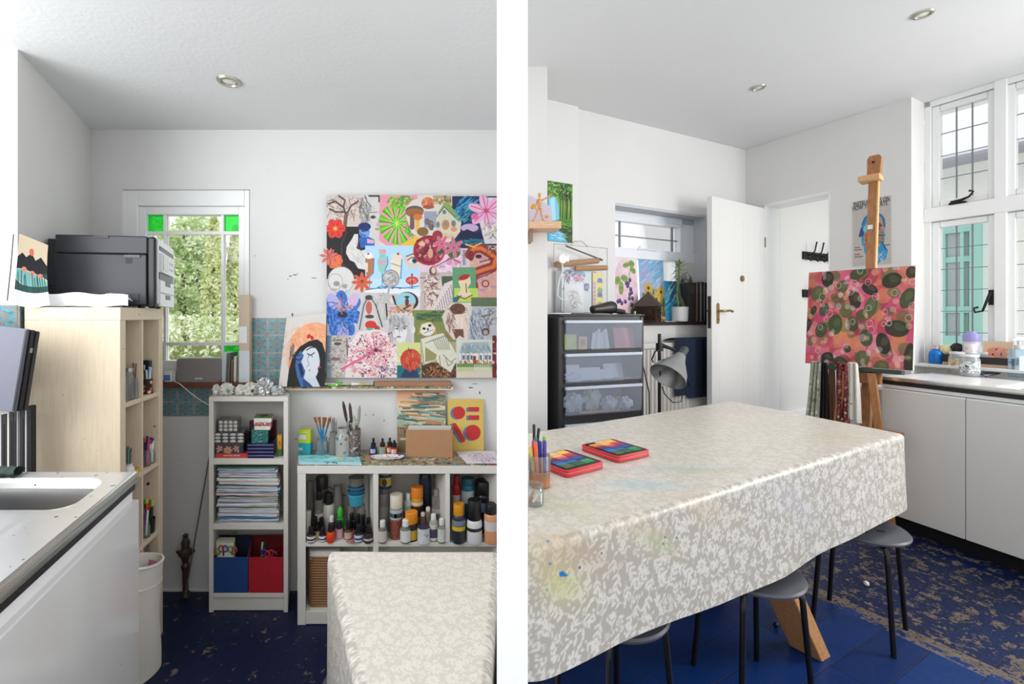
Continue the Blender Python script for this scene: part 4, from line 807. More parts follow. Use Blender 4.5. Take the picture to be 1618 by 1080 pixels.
def garden():
    L1 = leafm('spring_leaves', (196, 220, 158), (238, 244, 214)); L2 = leafm('yellow_green_leaves', (222, 232, 168), (244, 246, 210)); L3 = leafm('hedge_leaves', (200, 218, 160), (246, 248, 228)); BARK = wood('grey_bark', (110, 100, 86), (150, 136, 116), (6, 6, 1), .9)
    GR = mat('lawn_grass', (120, 150, 70), .9, var=.2, sc=60)
    struct(MB().box(-9, YL + .35, -.5, -.2, 12, -.3).build('ground', GR, smooth=False))
    def ellp(c, r):
        def f(rg):
            v = rg.randn(3); v /= np.linalg.norm(v); q = (.55 + .45 * rg.rand()) ** .6; return np.array(c) + v * q * np.array(r) * (1 + .25 * math.sin(5 * v[0] + 7 * v[2]))
        return f
    def tree(name, label, px, Y, zc, r, n, m, seed, size=.05):
        x = X(px, Y); t = thing(name, label, 'tree', (x, Y, -.3), group=None); leaf_mesh('foliage', m, t, n, ellp((0, 0, zc + .3), r), size, seed); MB().tube([(0, 0, 0), (.04, 0, .6), (-.02, 0, zc), (.03, 0, zc + r[2] * .8)], [.07, .06, .05, .02], 8).build('trunk', BARK, t)
        b = MB()
        for i in range(5): a = i * 1.3; b.tube([(0, 0, zc - .2 + .15 * i), (math.cos(a) * r[0] * .7, math.sin(a) * r[1] * .7, zc + .25 + .18 * i)], [.025, .008], 6)
        b.build('branches', BARK, t)
    tree('broad_tree', 'pale green broad tree left of centre behind the window glass', 292, 6.6, 1.95, (.52, .5, .78), 5200, L1, 3, .045)
    tree('broad_tree', 'airy light green tree at the left edge of the window', 240, 7.4, 2.1, (.4, .4, .8), 3000, L1, 5, .045)
    def cone(c, r, h):
        def f(rg):
            q = rg.rand(); a = rg.rand() * 6.28; rr = r * (1 - q) ** .55 * (.75 + .3 * rg.rand()); return np.array((c[0] + rr * math.cos(a), c[1] + rr * math.sin(a), c[2] + h * q))
        return f
    for i, (px, Y, r, h, lab) in enumerate([(338, 6.0, .24, 2.95, 'yellow-green columnar conifer behind the middle of the window'), (372, 7.0, .27, 3.0, 'yellow-green columnar conifer behind the right window pane')]):
        t = thing('columnar_conifer', lab, 'tree', (X(px, Y), Y, -.3)); leaf_mesh('foliage', L2, t, 4200, cone((0, 0, .05), r, h), .038, 9 + i); MB().tube([(0, 0, 0), (0, 0, h * .9)], [.05, .01], 8).build('trunk', BARK, t)
    t = thing('garden_hedge', 'clipped pale green hedge along the bottom of the window view', 'hedge', (X(300, 4.6), 4.6, -.3)); leaf_mesh('foliage', L3, t, 7500, lambda rg: np.array((1.3 * (rg.rand() - .5) * 2, .3 * (rg.rand() - .5) * 2, (1.62 + .05 * math.sin(9 * rg.rand())) * math.sqrt(rg.rand()))), .03, 17); MB().box(-1.25, -.1, 0, 1.25, .1, 1.4).build('branches', mat('hedge_inner_twigs', (150, 160, 110), .9, var=.3, sc=40), t)
# ================================================================== ROOM ON THE LEFT
WHITEP = splat('paint_marked_white_furniture', (226, 222, 214), [(60, 60, 60), (40, 90, 140), (120, 90, 60), (190, 180, 90), (90, 140, 150)], 22, .075, .72, .45)
BIRCH = wood('birch_veneer', (219, 200, 172), (230, 214, 190), (14, 14, 1.2), .5, True)
PAPER = mat('white_paper', (236, 236, 238), .8)
CARD = mat('kraft_card', (176, 132, 96), .8, var=.1)
CLEAR = glass('clear_jar_glass', (250, 253, 253), .10, (200, 206, 206))
CLOUDY = glass('cloudy_jar_glass', (240, 240, 238), .42, (168, 164, 158), .15)
WCAP = mat('white_plastic', (232, 232, 230), .4)
def C(k): return mat('c_%d_%d_%d' % k, k, .5)
def plast(k, r=.35): return mat('plastic_%d_%d_%d' % k, k, r)

def bottle(name, label, cat, pos, w, h, parts, group=None, n=18):
    """upright round container: parts = (part name, material, profile [(r, z)] in fractions of w/2 and h)"""
    t = thing(name, label, cat, pos, group=group)
    for (pn_, m, prof) in parts: MB().lathe([(r * w / 2, z * h) for r, z in prof], n).build(pn_, m, t)
    return t
def B_(z0, z1, r=1.0, sh=.06): return [(0, z0), (r * .94, z0), (r, z0 + .02), (r, z1 - sh), (r * .9, z1), (0, z1)]
def ring_(z0, z1, r=1.012): return [(r - .02, z0), (r, z0), (r, z1), (r - .02, z1)]
def place(px, py, z): return FL(px, py, z)

# ---- tall birch shelf unit, end panel towards us, cubbies facing right
UO = Vector((-1.2, 1.63, 0)); UD = Vector((-.054, .32)).normalized(); UR = math.atan2(-UD.x, UD.y)
ut_ = thing('cube_shelf_unit', 'tall pale birch shelf unit with its plain end panel towards us, by the sink', 'shelf unit', UO, UR)
UW, UL, UH = .30, .327, 1.383
MB().box(-UW, 0, 0, 0, .036, UH - .046).build('side_panel', BIRCH, ut_, bevel=.0015)
MB().box(-UW, UL - .034, 0, 0, UL, UH - .046).build('side_panel', BIRCH, ut_, bevel=.0015)
MB().box(-UW, 0, UH - .046, .001, UL, UH).build('top_board', BIRCH, ut_, bevel=.0015)
MB().box(-UW, .037, 0, 0, UL - .035, .04).build('bottom_board', BIRCH, ut_, bevel=.0015)
USH = (1.034, .742, .455)
for z in USH: MB().box(-UW, .037, z - .017, -.002, UL - .035, z).build('shelf', BIRCH, ut_, bevel=.001)
for za, zb in zip((1.337, 1.017, .725, .438), (*USH, .04)): MB().box(-UW, .157, zb + .0005, -.003, .168, za - .0005).build('divider', BIRCH, ut_)
MB().box(-UW + .001, .037, .04, -UW + .006, UL - .035, UH - .05).build('back_panel', BIRCH, ut_)
def upos(px, dep, z):
    """spot inside the unit seen in column px, dep behind its open face"""
    o_ = UO.to_2d() + Vector((-math.cos(UR), -math.sin(UR))) * dep; y = ray_s(px, o_, UD); y = max(.06, min(.138, y)) if px < 222 else max(.192, min(.27, y)); q = o_ + UD * y; return Vector((q.x, q.y, z))
def cname(c):
    tab = {'red': (200, 50, 50), 'blue': (50, 70, 160), 'light blue': (150, 190, 215), 'black': (34, 32, 34), 'white': (234, 234, 234), 'grey': (150, 150, 150), 'brown': (130, 90, 60), 'green': (60, 160, 80), 'pink': (210, 80, 140), 'purple': (130, 80, 170), 'orange': (240, 130, 50), 'yellow': (225, 205, 60), 'tan': (180, 145, 100), 'teal': (70, 140, 140), 'dark red': (120, 50, 50)}
    return min(tab, key=lambda k: sum((a - b) ** 2 for a, b in zip(tab[k], c)))
def stick(t, p, e, rad, c, name, where, tip=None, tl=.012, seg=7):
    """one pen or brush standing in pot t, from p to e in the pot's frame"""
    p, e = Vector(p), Vector(e); col_ = cname(c); lab = '%s %s in the %s' % (col_, name.replace('_', ' '), where)
    o = thing(name, ' '.join(lab.split()[:16]), name.split('_')[-1], Vector(t.location) + p, 0, '%ss in the %s' % (name.replace('_', ' '), where)); d = (e - p).normalized(); v = e - p
    MB().tube([(0, 0, 0), v], rad, seg).build('barrel' if 'brush' not in name else 'handle', plast(c), o)
    if tip is not None: MB().tube([v - d * .0005, v + d * tl * .6, v + d * tl], [rad * 1.05, rad * 1.1, rad * .5], seg).build('bristles' if 'brush' in name else 'cap', tip, o)
    return o
def sticks(t, n, r0, z0, L, spread, cols, name='pen', rad=.003, tip=None, seed=1, tl=.012):
    rg = random.Random(seed); where = t['label']
    for w_ in (' standing bristles up', ' on the top shelf of the birch unit', ' on the birch unit top shelf', ' on the second birch shelf', ' on the third birch shelf', ', second on the worktop'): where = where.replace(w_, '')
    for i in range(n):
        a = 2 * PI * i / n + rg.random(); q = r0 * (.35 + .55 * rg.random()); l = L * (.82 + .3 * rg.random())
        p = Vector((q * math.cos(a) * .5, q * math.sin(a) * .5, z0 + .001 * i)); e = p + Vector((math.cos(a) * spread * rg.random(), math.sin(a) * spread * rg.random(), l))
        stick(t, p, e, rad, cols[i % len(cols)], name, where, tip[i % len(tip)] if tip else None, tl)
STEEL_LID = mat('tin_lid', (170, 168, 162), .35, .8)
def gjar(name, label, cat, pos, w, h, lid=None, m=None, group=None):
    t = thing(name, label, cat, pos, group=group); r = w / 2
    MB().lathe([(0, .002), (r * .9, .0), (r, .004), (r, h * .72), (r * .78, h * .82), (r * .78, h), (r * .72, h), (r * .72, h * .82), (r * .93, h * .71), (r * .93, .007), (0, .006)], 20).build('glass', m or CLEAR, t)
    if lid: MB().lathe([(0, h * .93), (r * .84, h * .93), (r * .84, h * 1.06), (0, h * 1.07)], 18).build('lid', lid, t)
    return t
gjar('lidded_jar', 'tallest clear lidded jar on the top shelf of the birch unit', 'jar', upos(204, .022, USH[0]), .034, .115, STEEL_LID)
gjar('small_bottle', 'short empty glass bottle at front left of the birch unit top shelf', 'bottle', upos(197, .017, USH[0]), .026, .085)
t = gjar('brush_jar', 'narrow jar holding a red-brown brush on the birch unit top shelf', 'jar', upos(212, .018, USH[0]), .026, .08)
sticks(t, 3, .007, .01, .12, .012, [(120, 60, 50), (180, 140, 80), (60, 60, 90)], 'brush', .0025)
p = upos(233, .024, USH[0])
cv = Cv(0, 0, 100, 60, 1, (30, 28, 30))
for i in range(40): cv.petals(cv.rg.rand() * 100, cv.rg.rand() * 60, 5, 6, 2.4, ((222, 110, 60), (240, 180, 150), (200, 60, 60))[i % 3])
t = thing('floral_pen_pot', 'black and orange floral pot of pale pens on the birch unit top shelf', 'pen pot', p)
sheet('pot', cv, lambda u, v: (.019 * np.cos(u * 2 * PI), .019 * np.sin(u * 2 * PI), .062 * (1 - v)), t, th=.002)
sticks(t, 8, .015, .004, .1, .022, [(225, 232, 238), (150, 190, 215), (40, 40, 44)], 'pen', .0032)
t = thing('box_file', 'tall black box file on the top shelf of the birch unit', 'box file', upos(249, .052, USH[0]), UR); MB().box(-.05, -.011, 0, .03, .011, .135).build('case', BLACK, t, bevel=.002); MB().box(.0301, -.006, .03, .031, .006, .08).build('spine_label', mat('dark_grey_label', (58, 56, 58), .6), t)
t = thing('white_jug', 'small white jug of old brushes on the second birch shelf', 'jug', upos(203, .024, USH[1])); MB().lathe([(0, 0), (.014, 0), (.02, .015), (.019, .032), (.012, .043), (.015, .052), (.013, .052), (.01, .043), (.017, .03), (0, .004)], 18).build('body', WCAP, t)
sticks(t, 5, .01, .02, .075, .016, [(120, 110, 100), (90, 140, 140), (150, 120, 90)], 'brush', .003, [C((90, 70, 60)), C((160, 190, 190))])
bottle('yellow_tin', 'little yellow tin beside the white jug of brushes', 'tin', upos(214, .02, USH[1]), .03, .022, [('body', plast((222, 176, 50)), B_(0, .8)), ('lid', plast((200, 150, 40)), B_(.8, 1, 1.03, .02))])
t = gjar('felt_pen_jar', 'glass jar of red and blue felt pens on the second birch shelf', 'jar', upos(231, .022, USH[1]), .034, .068)
sticks(t, 8, .014, .004, .1, .018, [(200, 40, 50), (40, 60, 160), (30, 30, 32), (180, 60, 120)], 'pen', .0034)
t = gjar('white_pen_jar', 'jar of white pens beside the red and blue felt pens', 'jar', upos(243, .022, USH[1]), .032, .06)
sticks(t, 7, .013, .004, .085, .014, [(238, 238, 236), (228, 230, 232)], 'pen', .0034, [plast((40, 60, 150)), plast((190, 50, 50))])
t = gjar('bright_pen_jar', 'glass jar of green and pink pens on the third birch shelf', 'jar', upos(230, .022, USH[2]), .034, .06)
sticks(t, 8, .014, .004, .1, .018, [(60, 170, 80), (210, 70, 140), (130, 80, 170), (240, 240, 240)], 'pen', .0034)
t = bottle('highlighter_pot', 'black pot of highlighters on the third birch shelf', 'pen pot', upos(243, .026, USH[2]), .04, .06, [('pot', BLACK, [(0, 0), (.9, 0), (1, 1), (.92, 1), (.82, .06), (0, .05)])])
sticks(t, 8, .015, .005, .1, .016, [(30, 30, 32), (50, 46, 50)], 'pen', .0045, [plast((210, 220, 60)), plast((240, 110, 40)), plast((230, 60, 70)), plast((110, 190, 70))], tl=.022)
# clear bag of bits and the canvas bag
t = thing('clear_plastic_bag', 'crumpled clear plastic bag of dark bits above the canvas bag', 'plastic bag', upos(240, .045, .0405)); rg = random.Random(4)
MB().grid(lambda u, v: ((.032 + .008 * math.sin(5 * u * 6.28 + 3 * v)) * math.cos(u * 6.28) * (1 - .5 * v * v), (.032 + .008 * math.sin(4 * u * 6.28)) * math.sin(u * 6.28) * (1 - .4 * v * v), .36 * v), 24, 12).build('bag', CLOUDY, t)
b = MB()
for i in range(12): a = rg.random() * 6; b.mt(i % 4).ball((.014 * math.cos(a), .014 * math.sin(a), .015 + .024 * i), (.012, .012, .014), 8, 6)
b.build('contents', [plast((50, 46, 60)), plast((90, 60, 130)), plast((70, 80, 90)), plast((150, 140, 150))], t)['kind'] = 'stuff'
t = thing('canvas_bag', 'white canvas bag of coloured paper on the floor by the sink cabinet', 'bag', (-1.185, 1.72, 0)); rg = random.Random(9)
CANV = mat('white_canvas_cloth', (226, 222, 212), .9, bp=.3, sc=120)
def bagf(u, v):
    a = u * 2 * PI; r = .047 + .006 * v + .003 * math.sin(3 * a + 4 * v) ; k = .006 * math.sin(7 * v + a)
    return (r * math.cos(a) + k * .4, r * 1.7 * math.sin(a), .435 * v + .03 * math.cos(a + 2.2) * v)
MB().grid(bagf, 36, 20, .004).build('bag', CANV, t)
MB().lathe([(0, .001), (.043, .001), (.045, .006), (0, .008)], 30, sy=1.7).build('base', CANV, t)
MB().tube([Vector(bagf(i / 36, .985)) for i in range(37)], .0045, 7, False).build('hem', CANV, t); MB().tube([Vector(bagf(i / 36, .8)) * 1.0 for i in range(37)], .003, 6, False).build('fold', CANV, t)
for i, (c, cn) in enumerate([((240, 150, 110), 'apricot'), ((236, 170, 130), 'peach'), ((228, 120, 100), 'coral'), ((190, 200, 130), 'pale green'), ((230, 200, 190), 'blush'), ((210, 130, 160), 'mauve'), ((250, 180, 90), 'amber')]):
    q = thing('paper_sheet', cn + ' paper sheet sticking up in the white canvas bag', 'paper', (-1.185 - .018 + .003 * i, 1.672 + .015 * i, .16), 0, rot=(.1 - .03 * i, .08, .3 - .1 * i)); MB().box(-.018, -.0008, 0, .018, .0008, .225 + .014 * (i % 3)).build('sheet', C(c), q, smooth=False)

# ---- printer on the unit
PYn = 1.80; prx = X(233, PYn); pzb, pzt = UH, Z(373, PYn); pw = prx - X(100, PYn); pdep = .38
pr_rz = .14
t = thing('printer', 'black and white office printer on top of the birch shelf unit', 'printer', (prx, PYn, pzb), pr_rz)
ph = pzt - pzb; DKG = mat('charcoal_plastic', (44, 46, 52), .45); WPL = mat('printer_white', (226, 228, 230), .35)
MB().box(-pw + .004, 0, .012, -.003, pdep - .002, ph * .745).build('body', DKG, t, bevel=.004)
b = MB(); b.box(-pw + .004, 0, ph * .75, 0, pdep, ph); b.box(-pw - .0, .0, ph * .60, -.05, pdep, ph * .745); b.build('scanner_lid', DKG, t, bevel=.005)
b = MB(); b.box(-pw - .03, .02, ph * .3, -pw + .003, pdep - .03, ph * .95); b.add([(-pw - .03, .02, ph * .3), (-pw + .003, .02, ph * .3), (-pw + .003, .02, ph * .12), (-pw - .03, pdep - .03, ph * .3), (-pw + .003, pdep - .03, ph * .3), (-pw + .003, pdep - .03, ph * .12)], [(0, 1, 2), (3, 5, 4), (0, 2, 5, 3), (1, 4, 5, 2), (0, 3, 4, 1)]); b.build('rear_feed', DKG, t, bevel=.003)
b = MB(); b.box(-.001, -.001, .0, .03, .03, ph * .995); b.build('corner_column', mat('near_black_plastic', (20, 20, 23), .4), t, bevel=.008)
b = MB(); b.box(.0, .03, .02, .032, pdep, ph); b.build('front_panel', WPL, t, bevel=.003)
b = MB(); b.box(.03, .07, ph * .52, .042, pdep - .04, ph * .80); b.build('control_panel', WPL, t, bevel=.002)
b = MB(); b.box(.0415, .085, ph * .56, .0435, .185, ph * .78); b.build('screen', mat('lcd_grey', (150, 160, 152), .15), t)
b = MB()
for i in range(5): b.box(.0415, .215 + .02 * i, ph * .6, .043, .228 + .02 * i, ph * .63); b.box(.0415, .215 + .02 * i, ph * .69, .043, .228 + .02 * i, ph * .72)
b.build('keys', mat('key_grey', (190, 194, 198), .4), t)
MB().box(.031, .06, ph * .84, .034, pdep - .02, ph * .9).build('scan_slot', BLACK, t)
MB().box(.031, .05, ph * .42, .0345, pdep - .03, ph * .52).build('paper_exit', BLACK, t)
for z0_, z1_ in ((.23, .41), (.03, .21)):
    q = MB().box(.028, .05, ph * z0_, .039, pdep - .03, ph * z1_).build('paper_tray', WPL, t, bevel=.002); MB().box(.0385, .15, ph * (z1_ - .07), .0405, .25, ph * z1_ - .001).build('finger_slot', BLACK, q)
MB().box(-pw * .58, -.003, ph * .96, -pw * .42, .0005, ph * 1.0 - .001).build('grip_slot', BLACK, t); MB().box(-pw * .25, -.003, ph * .70, -pw * .08, .0005, ph * .738).build('latch', mat('dark_grey_plastic', (70, 72, 76), .4), t)
MB().box(-pw * .86, -.0025, .03, -pw * .09, .0005, ph * .2).build('side_hatch', mat('charcoal_plastic_hatch', (38, 40, 45), .5), t, bevel=.001)
for x_ in (-pw + .03, -.03):
    for y_ in (.03, pdep - .04): MB().lathe([(0, 0), (.012, 0), (.012, .013), (0, .013)], 10, (x_, y_, 0)).build('foot', BLACK, t)
shear(t, .27)
# paper ream in its wrapper, loose card beneath, calendar on the wall
yq = 1.715
t = thing('paper_ream', 'half-open white paper ream in front of the printer', 'paper ream', (X(135, yq), yq, UH + .005), UR)
rw = .26; b = MB()
for i in range(7): b.box(-rw / 2 + .004 * (i % 3), -.055, .006 * i, rw / 2 - .03 - .003 * (i % 2), .05, .006 * i + .0054)
b.build('sheets', PAPER, t, smooth=False)
MB().grid(lambda u, v: (-rw / 2 - .006 + (rw + .05) * u, -.058 - .002 * math.sin(9 * u), .047 * (1 - v) * (1 - .25 * max(0, u - .75) * 4 * .6) + .004 * math.sin(13 * u + 2)), 26, 4, .0008).build('wrapper', PAPER, t)
MB().grid(lambda u, v: (rw / 2 - .035 + .05 * u, -.055 + .09 * v, .045 + .006 * math.sin(7 * u + 3 * v) - .02 * u), 10, 8, .0008).build('torn_flap', PAPER, t)
t = thing('cardboard_sheet', 'thin warped cardboard sheet under the paper ream', 'cardboard', (X(128, 1.70), 1.70, UH + .0015), UR)
MB().grid(lambda u, v: (-.165 + .33 * u, -.078 + .115 * v, .0012 + .0015 * math.sin(5 * u)), 16, 4, .0012).build('sheet', mat('grey_card', (120, 112, 108), .8), t)
cv = Cv(0, 0, 100, 170, 1.2, (226, 208, 178))
cv.poly([(0, 55), (15, 42), (28, 50), (45, 36), (60, 52), (78, 40), (100, 62), (100, 110), (0, 100)], (28, 30, 36)).ell(45, 34, 8, 9, (222, 110, 96))
cv.rect(0, 84, 100, 120, (36, 78, 78)).ell(50, 105, 60, 22, (220, 200, 160), .2).ell(46, 104, 56, 19, (120, 180, 176), .2).rect(0, 118, 100, 134, (40, 86, 80))
for i in range(3): cv.ell(25 + 26 * i, 80 + 5 * i, 8, 6, (226, 130, 110))
for i in range(12): x_ = 4 + 8 * i if i < 5 else 56 + 6 * (i - 5); cv.ln([(x_, 134), (x_ - 8 + 2 * (i % 4), 96 - 5 * (i % 3))], 2, (16, 36, 40))
cv.rect(0, 134, 100, 170, (234, 236, 240))
for i in range(5): cv.ln([(6, 141 + 6 * i), (92, 141 + 6 * i)], 1.1, (180, 186, 196))
t = thing('wall_calendar', 'hanging calendar with a lake and black mountains beside the printer', 'calendar', (X(26, 1.555), 1.555, Z(480, 1.555)), 0)
ch = Z(368, 1.555) - Z(480, 1.555)
sheet('page', cv, lambda u, v: (.006 * v + (.044 + .026 * v * v) * u, .012 + .06 * u - .03 * v, ch * (1 - v) - .03 * u * (1 - v) - .012 * np.sin(u * 3.1) * v), t, th=.002)
MB().tube([(-.002, -.008, ch * .98), (.0, -.02, ch * .5), (.004, -.036, .01)], .0016).build('spine_wire', BLACK, t)

# ---- portfolios beside the sink
for i, (pa, pb, top, col, lab) in enumerate([(2, 12, 655, (26, 26, 30), 'black folder edge furthest left below the grey portfolio'), (13, 16, 652, (214, 206, 194), 'cream card between black folders below the grey portfolio'), (17, 24, 650, (30, 28, 30), 'thick black folder right of the cream card'),
        (25, 29, 650, (52, 48, 50), 'charcoal folder in the middle of the row behind the sink'), (30, 32.5, 648, (150, 150, 156), 'thin grey board between the black folders'), (33.5, 36, 648, (90, 82, 78), 'thin brown-grey board next to the grey one'), (37, 45, 645, (22, 22, 24), 'broad black folder with a white sheet at its side'), (45.5, 47, 643, (226, 228, 232), 'white sheet sticking up between the last black folders'), (48, 55, 641, (20, 20, 22), 'black folder furthest right, against the birch panel')]):
    Yf = 1.50; xa, xb = X(pa * .88, Yf), X(pb * .88, Yf); t = thing('portfolio' if pb - pa > 3.2 else 'mount_board', lab, 'folder' if pb - pa > 3.2 else 'board', ((xa + xb) / 2, Yf, 0))
    w_ = (xb - xa) / 2; h_ = Z(top, Yf); b = MB().box(-w_, 0, 0, w_, .02, h_); b.build('cover' if pb - pa > 3.2 else 'board', mat('board_%d_%d_%d' % col, col, .6), t, smooth=False)
    if pb - pa > 3.2: MB().box(-w_ * .2, -.001, h_ * .7, w_ * .2, .0002, h_ * .97).build('spine_crease', mat('board_8_8_9', (8, 8, 9), .6), t)
for i, (dx, dy, col, lab) in enumerate([(-.016, .0, (104, 106, 120), 'grey-blue portfolio leaning at the front above the sink'), (-.009, .012, (34, 32, 34), 'black portfolio just behind the grey-blue one'), (-.006, .024, (46, 48, 56), 'slate portfolio rearmost of the three leaning above the sink')]):
    t = thing('portfolio', lab, 'folder', (X(28, 1.42) + dx, 1.425 + dy, Z(645, 1.50) + .003), 0, rot=(-.04, .12, 0))
    wv, hv = .32, .262 - .004 * i
    MB().box(-wv, 0, 0, 0, .010, hv).build('cover', mat('portfolio_%d' % i, col, .55), t, bevel=.002)
    MB().box(-.006, -.0012, .004, -.0005, .0112, hv - .004).build('edge_binding', BLACK, t)
    if i == 1: MB().box(-.001, .001, hv * .72, .0012, .009, hv * .78).build('clasp', STEEL_LID, t)

# ---- sink on the left (worktop runs towards us)
SO = Vector((-.933, 1.32)); SD = Vector((.165, -.56)).normalized()
def sk(u, w_, z): return Vector((SO.x + SD.x * u - w_, SO.y + SD.y * u, z))
STEEL = splat('paint_spotted_stainless', (208, 208, 206), [(60, 90, 130), (70, 70, 74), (120, 100, 80), (90, 130, 150)], 50, .12, .6, .26); 
for q in STEEL.node_tree.nodes:
    if q.type == 'BSDF_PRINCIPLED': q.inputs['Metallic'].default_value = .5
SKH, SKL, SKW = .90, 1.15, .56
def ring_pts(ua, ub, wa, wb, r, n=6):
    out = []
    for (cu, cw, a0) in ((ub - r, wb - r, 0), (ua + r, wb - r, 90), (ua + r, wa + r, 180), (ub - r, wa + r, 270)):
        for i in range(n + 1):
            a = math.radians(a0 + 90 * i / n); out.append((cu + r * math.cos(a), cw + r * math.sin(a)))
    return out
def sink_bowl(mb, outer, bowl, r, depth, pt, zt):
    n = 6; rings = []
    def R(rect, rr, z): rings.append([pt(u, w_, z) for u, w_ in ring_pts(*rect, rr, n)])
    R(outer, .001, zt); a = bowl
    for (g, rr, dz) in ((.022, r + .02, 0), (.010, r + .01, -.002), (.0, r, -.012), (-.012, r, -depth * .7), (-.03, r * .9, -depth * .95), (-.06, r * .8, -depth)):
        R((a[0] - g, a[1] + g, a[2] - g, a[3] + g), rr, zt + dz)
    N = len(rings[0]); vs = [p for r_ in rings for p in r_]
    fs = [(i * N + k, i * N + (k + 1) % N, (i + 1) * N + (k + 1) % N, (i + 1) * N + k) for i in range(len(rings) - 1) for k in range(N)]
    fs.append(tuple((len(rings) - 1) * N + k for k in range(N))); mb.add(vs, [tuple(reversed(f)) for f in fs])
t = thing('drainer_sink', 'paint-spotted steel sink and drainer nearest on the left', 'sink', (0, 0, 0))
b = MB(); sink_bowl(b, (.0, .30, .0, SKW), (.055, .255, .06, .47), .045, .14, sk, SKH); b.build('bowl', STEEL, t)
b = MB(); b.grid(lambda u, v: sk(.30 + (SKL - .30) * u, SKW * v, SKH - .0015 * (1 if (abs(v - .5) < .34 and .04 < u) else 0) * (1 if int(v * 26) % 2 else 0)), 30, 78); b.build('drainer', STEEL, t)
b = MB(); prof = [(-.001, .0), (-.008, -.002), (-.012, -.008), (-.012, -.026), (.004, -.026), (.004, -.003)]
for (ua, ub, fn) in ((-.008, SKL, lambda u, q: sk(u, q[0], SKH + q[1])),): 
    pts = [fn(u, q) for u in (ua, ub) for q in prof]; n = len(prof); b.add(pts, [(i, (i + 1) % n, n + (i + 1) % n, n + i) for i in range(n)] + [tuple(range(n - 1, -1, -1)), tuple(range(n, 2 * n))])
pts = [sk(q[0], w_, SKH + q[1]) for w_ in (-.006, SKW) for q in prof]; b.add(pts, [(i, n + i, n + (i + 1) % n, (i + 1) % n) for i in range(n)])
b.build('rolled_edge', mat('bright_steel', (200, 200, 198), .2, .9), t)
def skbox(b, ua, ub, wa, wb, za, zb): 
    vs = [sk(u, w_, z) for z in (za, zb) for (u, w_) in ((ua, wa), (ub, wa), (ub, wb), (ua, wb))]
    return b.add(vs, [(0, 1, 2, 3), (7, 6, 5, 4), (0, 4, 5, 1), (1, 5, 6, 2), (2, 6, 7, 3), (3, 7, 4, 0)])
DOORW = splat('high_gloss_white_door', (224, 224, 224), [(70, 62, 56), (200, 170, 60), (110, 100, 96)], 9, .03, .75, .1, .03)
t = thing('sink_cabinet', 'glossy white cabinet under the left steel sink', 'cabinet', (0, 0, 0))
b = MB(); skbox(b, 0.004, SKL, -.006, SKW, .853, .8735); b.build('worktop_batten', mat('black_worktop_edge', (26, 26, 30), .35), t)
b = MB(); skbox(b, .012, SKL, .028, SKW, .10, .85); b.build('carcass', GLOSSW, t)
b = MB(); skbox(b, .006, SKL, .0, .027, .815, .852); b.build('handle_rail', GLOSSW, t, bevel=.003)
b = MB(); skbox(b, .0, SKL, -.016, .006, .10, .822); b.build('door', DOORW, t, bevel=.003)
b = MB(); skbox(b, .06, SKL, .06, SKW, 0, .10); b.build('plinth', BLACK, t)
q = sk(.03, .30, SKH + .004); t = thing('sponge', 'dark green sponge on the back rim of the left sink', 'sponge', (X(5, 1.29), 1.29, SKH)); MB().grid(lambda u, v: (.045 * (u - .5) * 2 * (1 - .1 * math.sin(9 * v)), .02 * math.cos(v * 6.28), .012 + .012 * math.sin(v * 6.28) + .002 * math.sin(20 * u)), 14, 14, .001).build('sponge', mat('dark_green_foam', (52, 66, 62), .95, bp=.6, sc=90), t)

# ---- white bookcase against the back wall
YB = 1.35 * 720 / 467; bx0, bx1 = X(330, YB), X(455, YB); bh = Z(634, YB); bd = YL - YB - .012
bc = thing('white_bookcase', 'narrow white bookcase with paper stacks and red and blue bins', 'bookcase', ((bx0 + bx1) / 2, YB, 0)); bw = (bx1 - bx0) / 2; k = YB / 720
for s_ in (-1, 1): MB().box(s_ * bw, 0, 0, s_ * (bw - 7 * k), bd, bh).build('side_panel', WHITEP, bc, bevel=.0012)
iw = bw - 7 * k - .0002
BZ = [Z(725, YB), Z(828, YB), Z(938, YB)]
MB().box(-bw, -.001, bh + .0002, bw, bd, bh + 7 * k).build('top_board', WHITEP, bc, bevel=.0012)
for z in BZ: MB().box(-iw, .004, z - 9 * k if z > .2 else z - 6.5 * k, iw, bd, z).build('shelf', WHITEP, bc, bevel=.001)
MB().box(-iw, .012, .003, iw, .03, BZ[2] - 7 * k).build('plinth', WHITEP, bc); MB().box(-iw, bd - .004, .02, iw, bd, bh).build('back_panel', mat('grey_white_backboard', (196, 192, 186), .6), bc)
shear(bc, .3)
def bp_(px, dy, z): Y = YB + dy; return (X(px, Y), Y, z)
def bx(name, label, cat, pa, pb, pya, pyb, dy, dep, m, z=None, part='case', bevel=.0015, group=None, extra=None, rz=0.0, lid=None):
    """box thing seen from column pa to pb and row pya (top) to pyb at YB + dy"""
    Y = YB + dy; k_ = Y / 720; zz = Z(pyb, Y) if z is None else z; h_ = (pyb - pya) * k_; w_ = (pb - pa) * k_ / 2
    t = thing(name, label, cat, (X((pa + pb) / 2, Y), Y, zz), rz, group); MB().box(-w_, 0, 0, w_, dep, h_).build(part, m, t, bevel=bevel)
    if lid: MB().box(-w_ - .0005, -.0006, h_ * lid[0], w_ + .0005, dep, h_ * lid[1]).build(lid[2], lid[3], t)
    t['h'] = h_; return t
z = BZ[0] + .0004
t = bx('red_book', 'thin red book lying under the patterned box', 'book', 341, 391, 719, 725.6, .02, .12, mat('red_cover', (196, 58, 46), .5), z, 'cover'); b = MB(); zr = z + t['h'] + .0004
cu = text_mesh('spine_text', 'DRAWING SUPPLIES', .0085, WCAP, t, (0, -.0003, t['h'] / 2), (PI / 2, 0, 0))
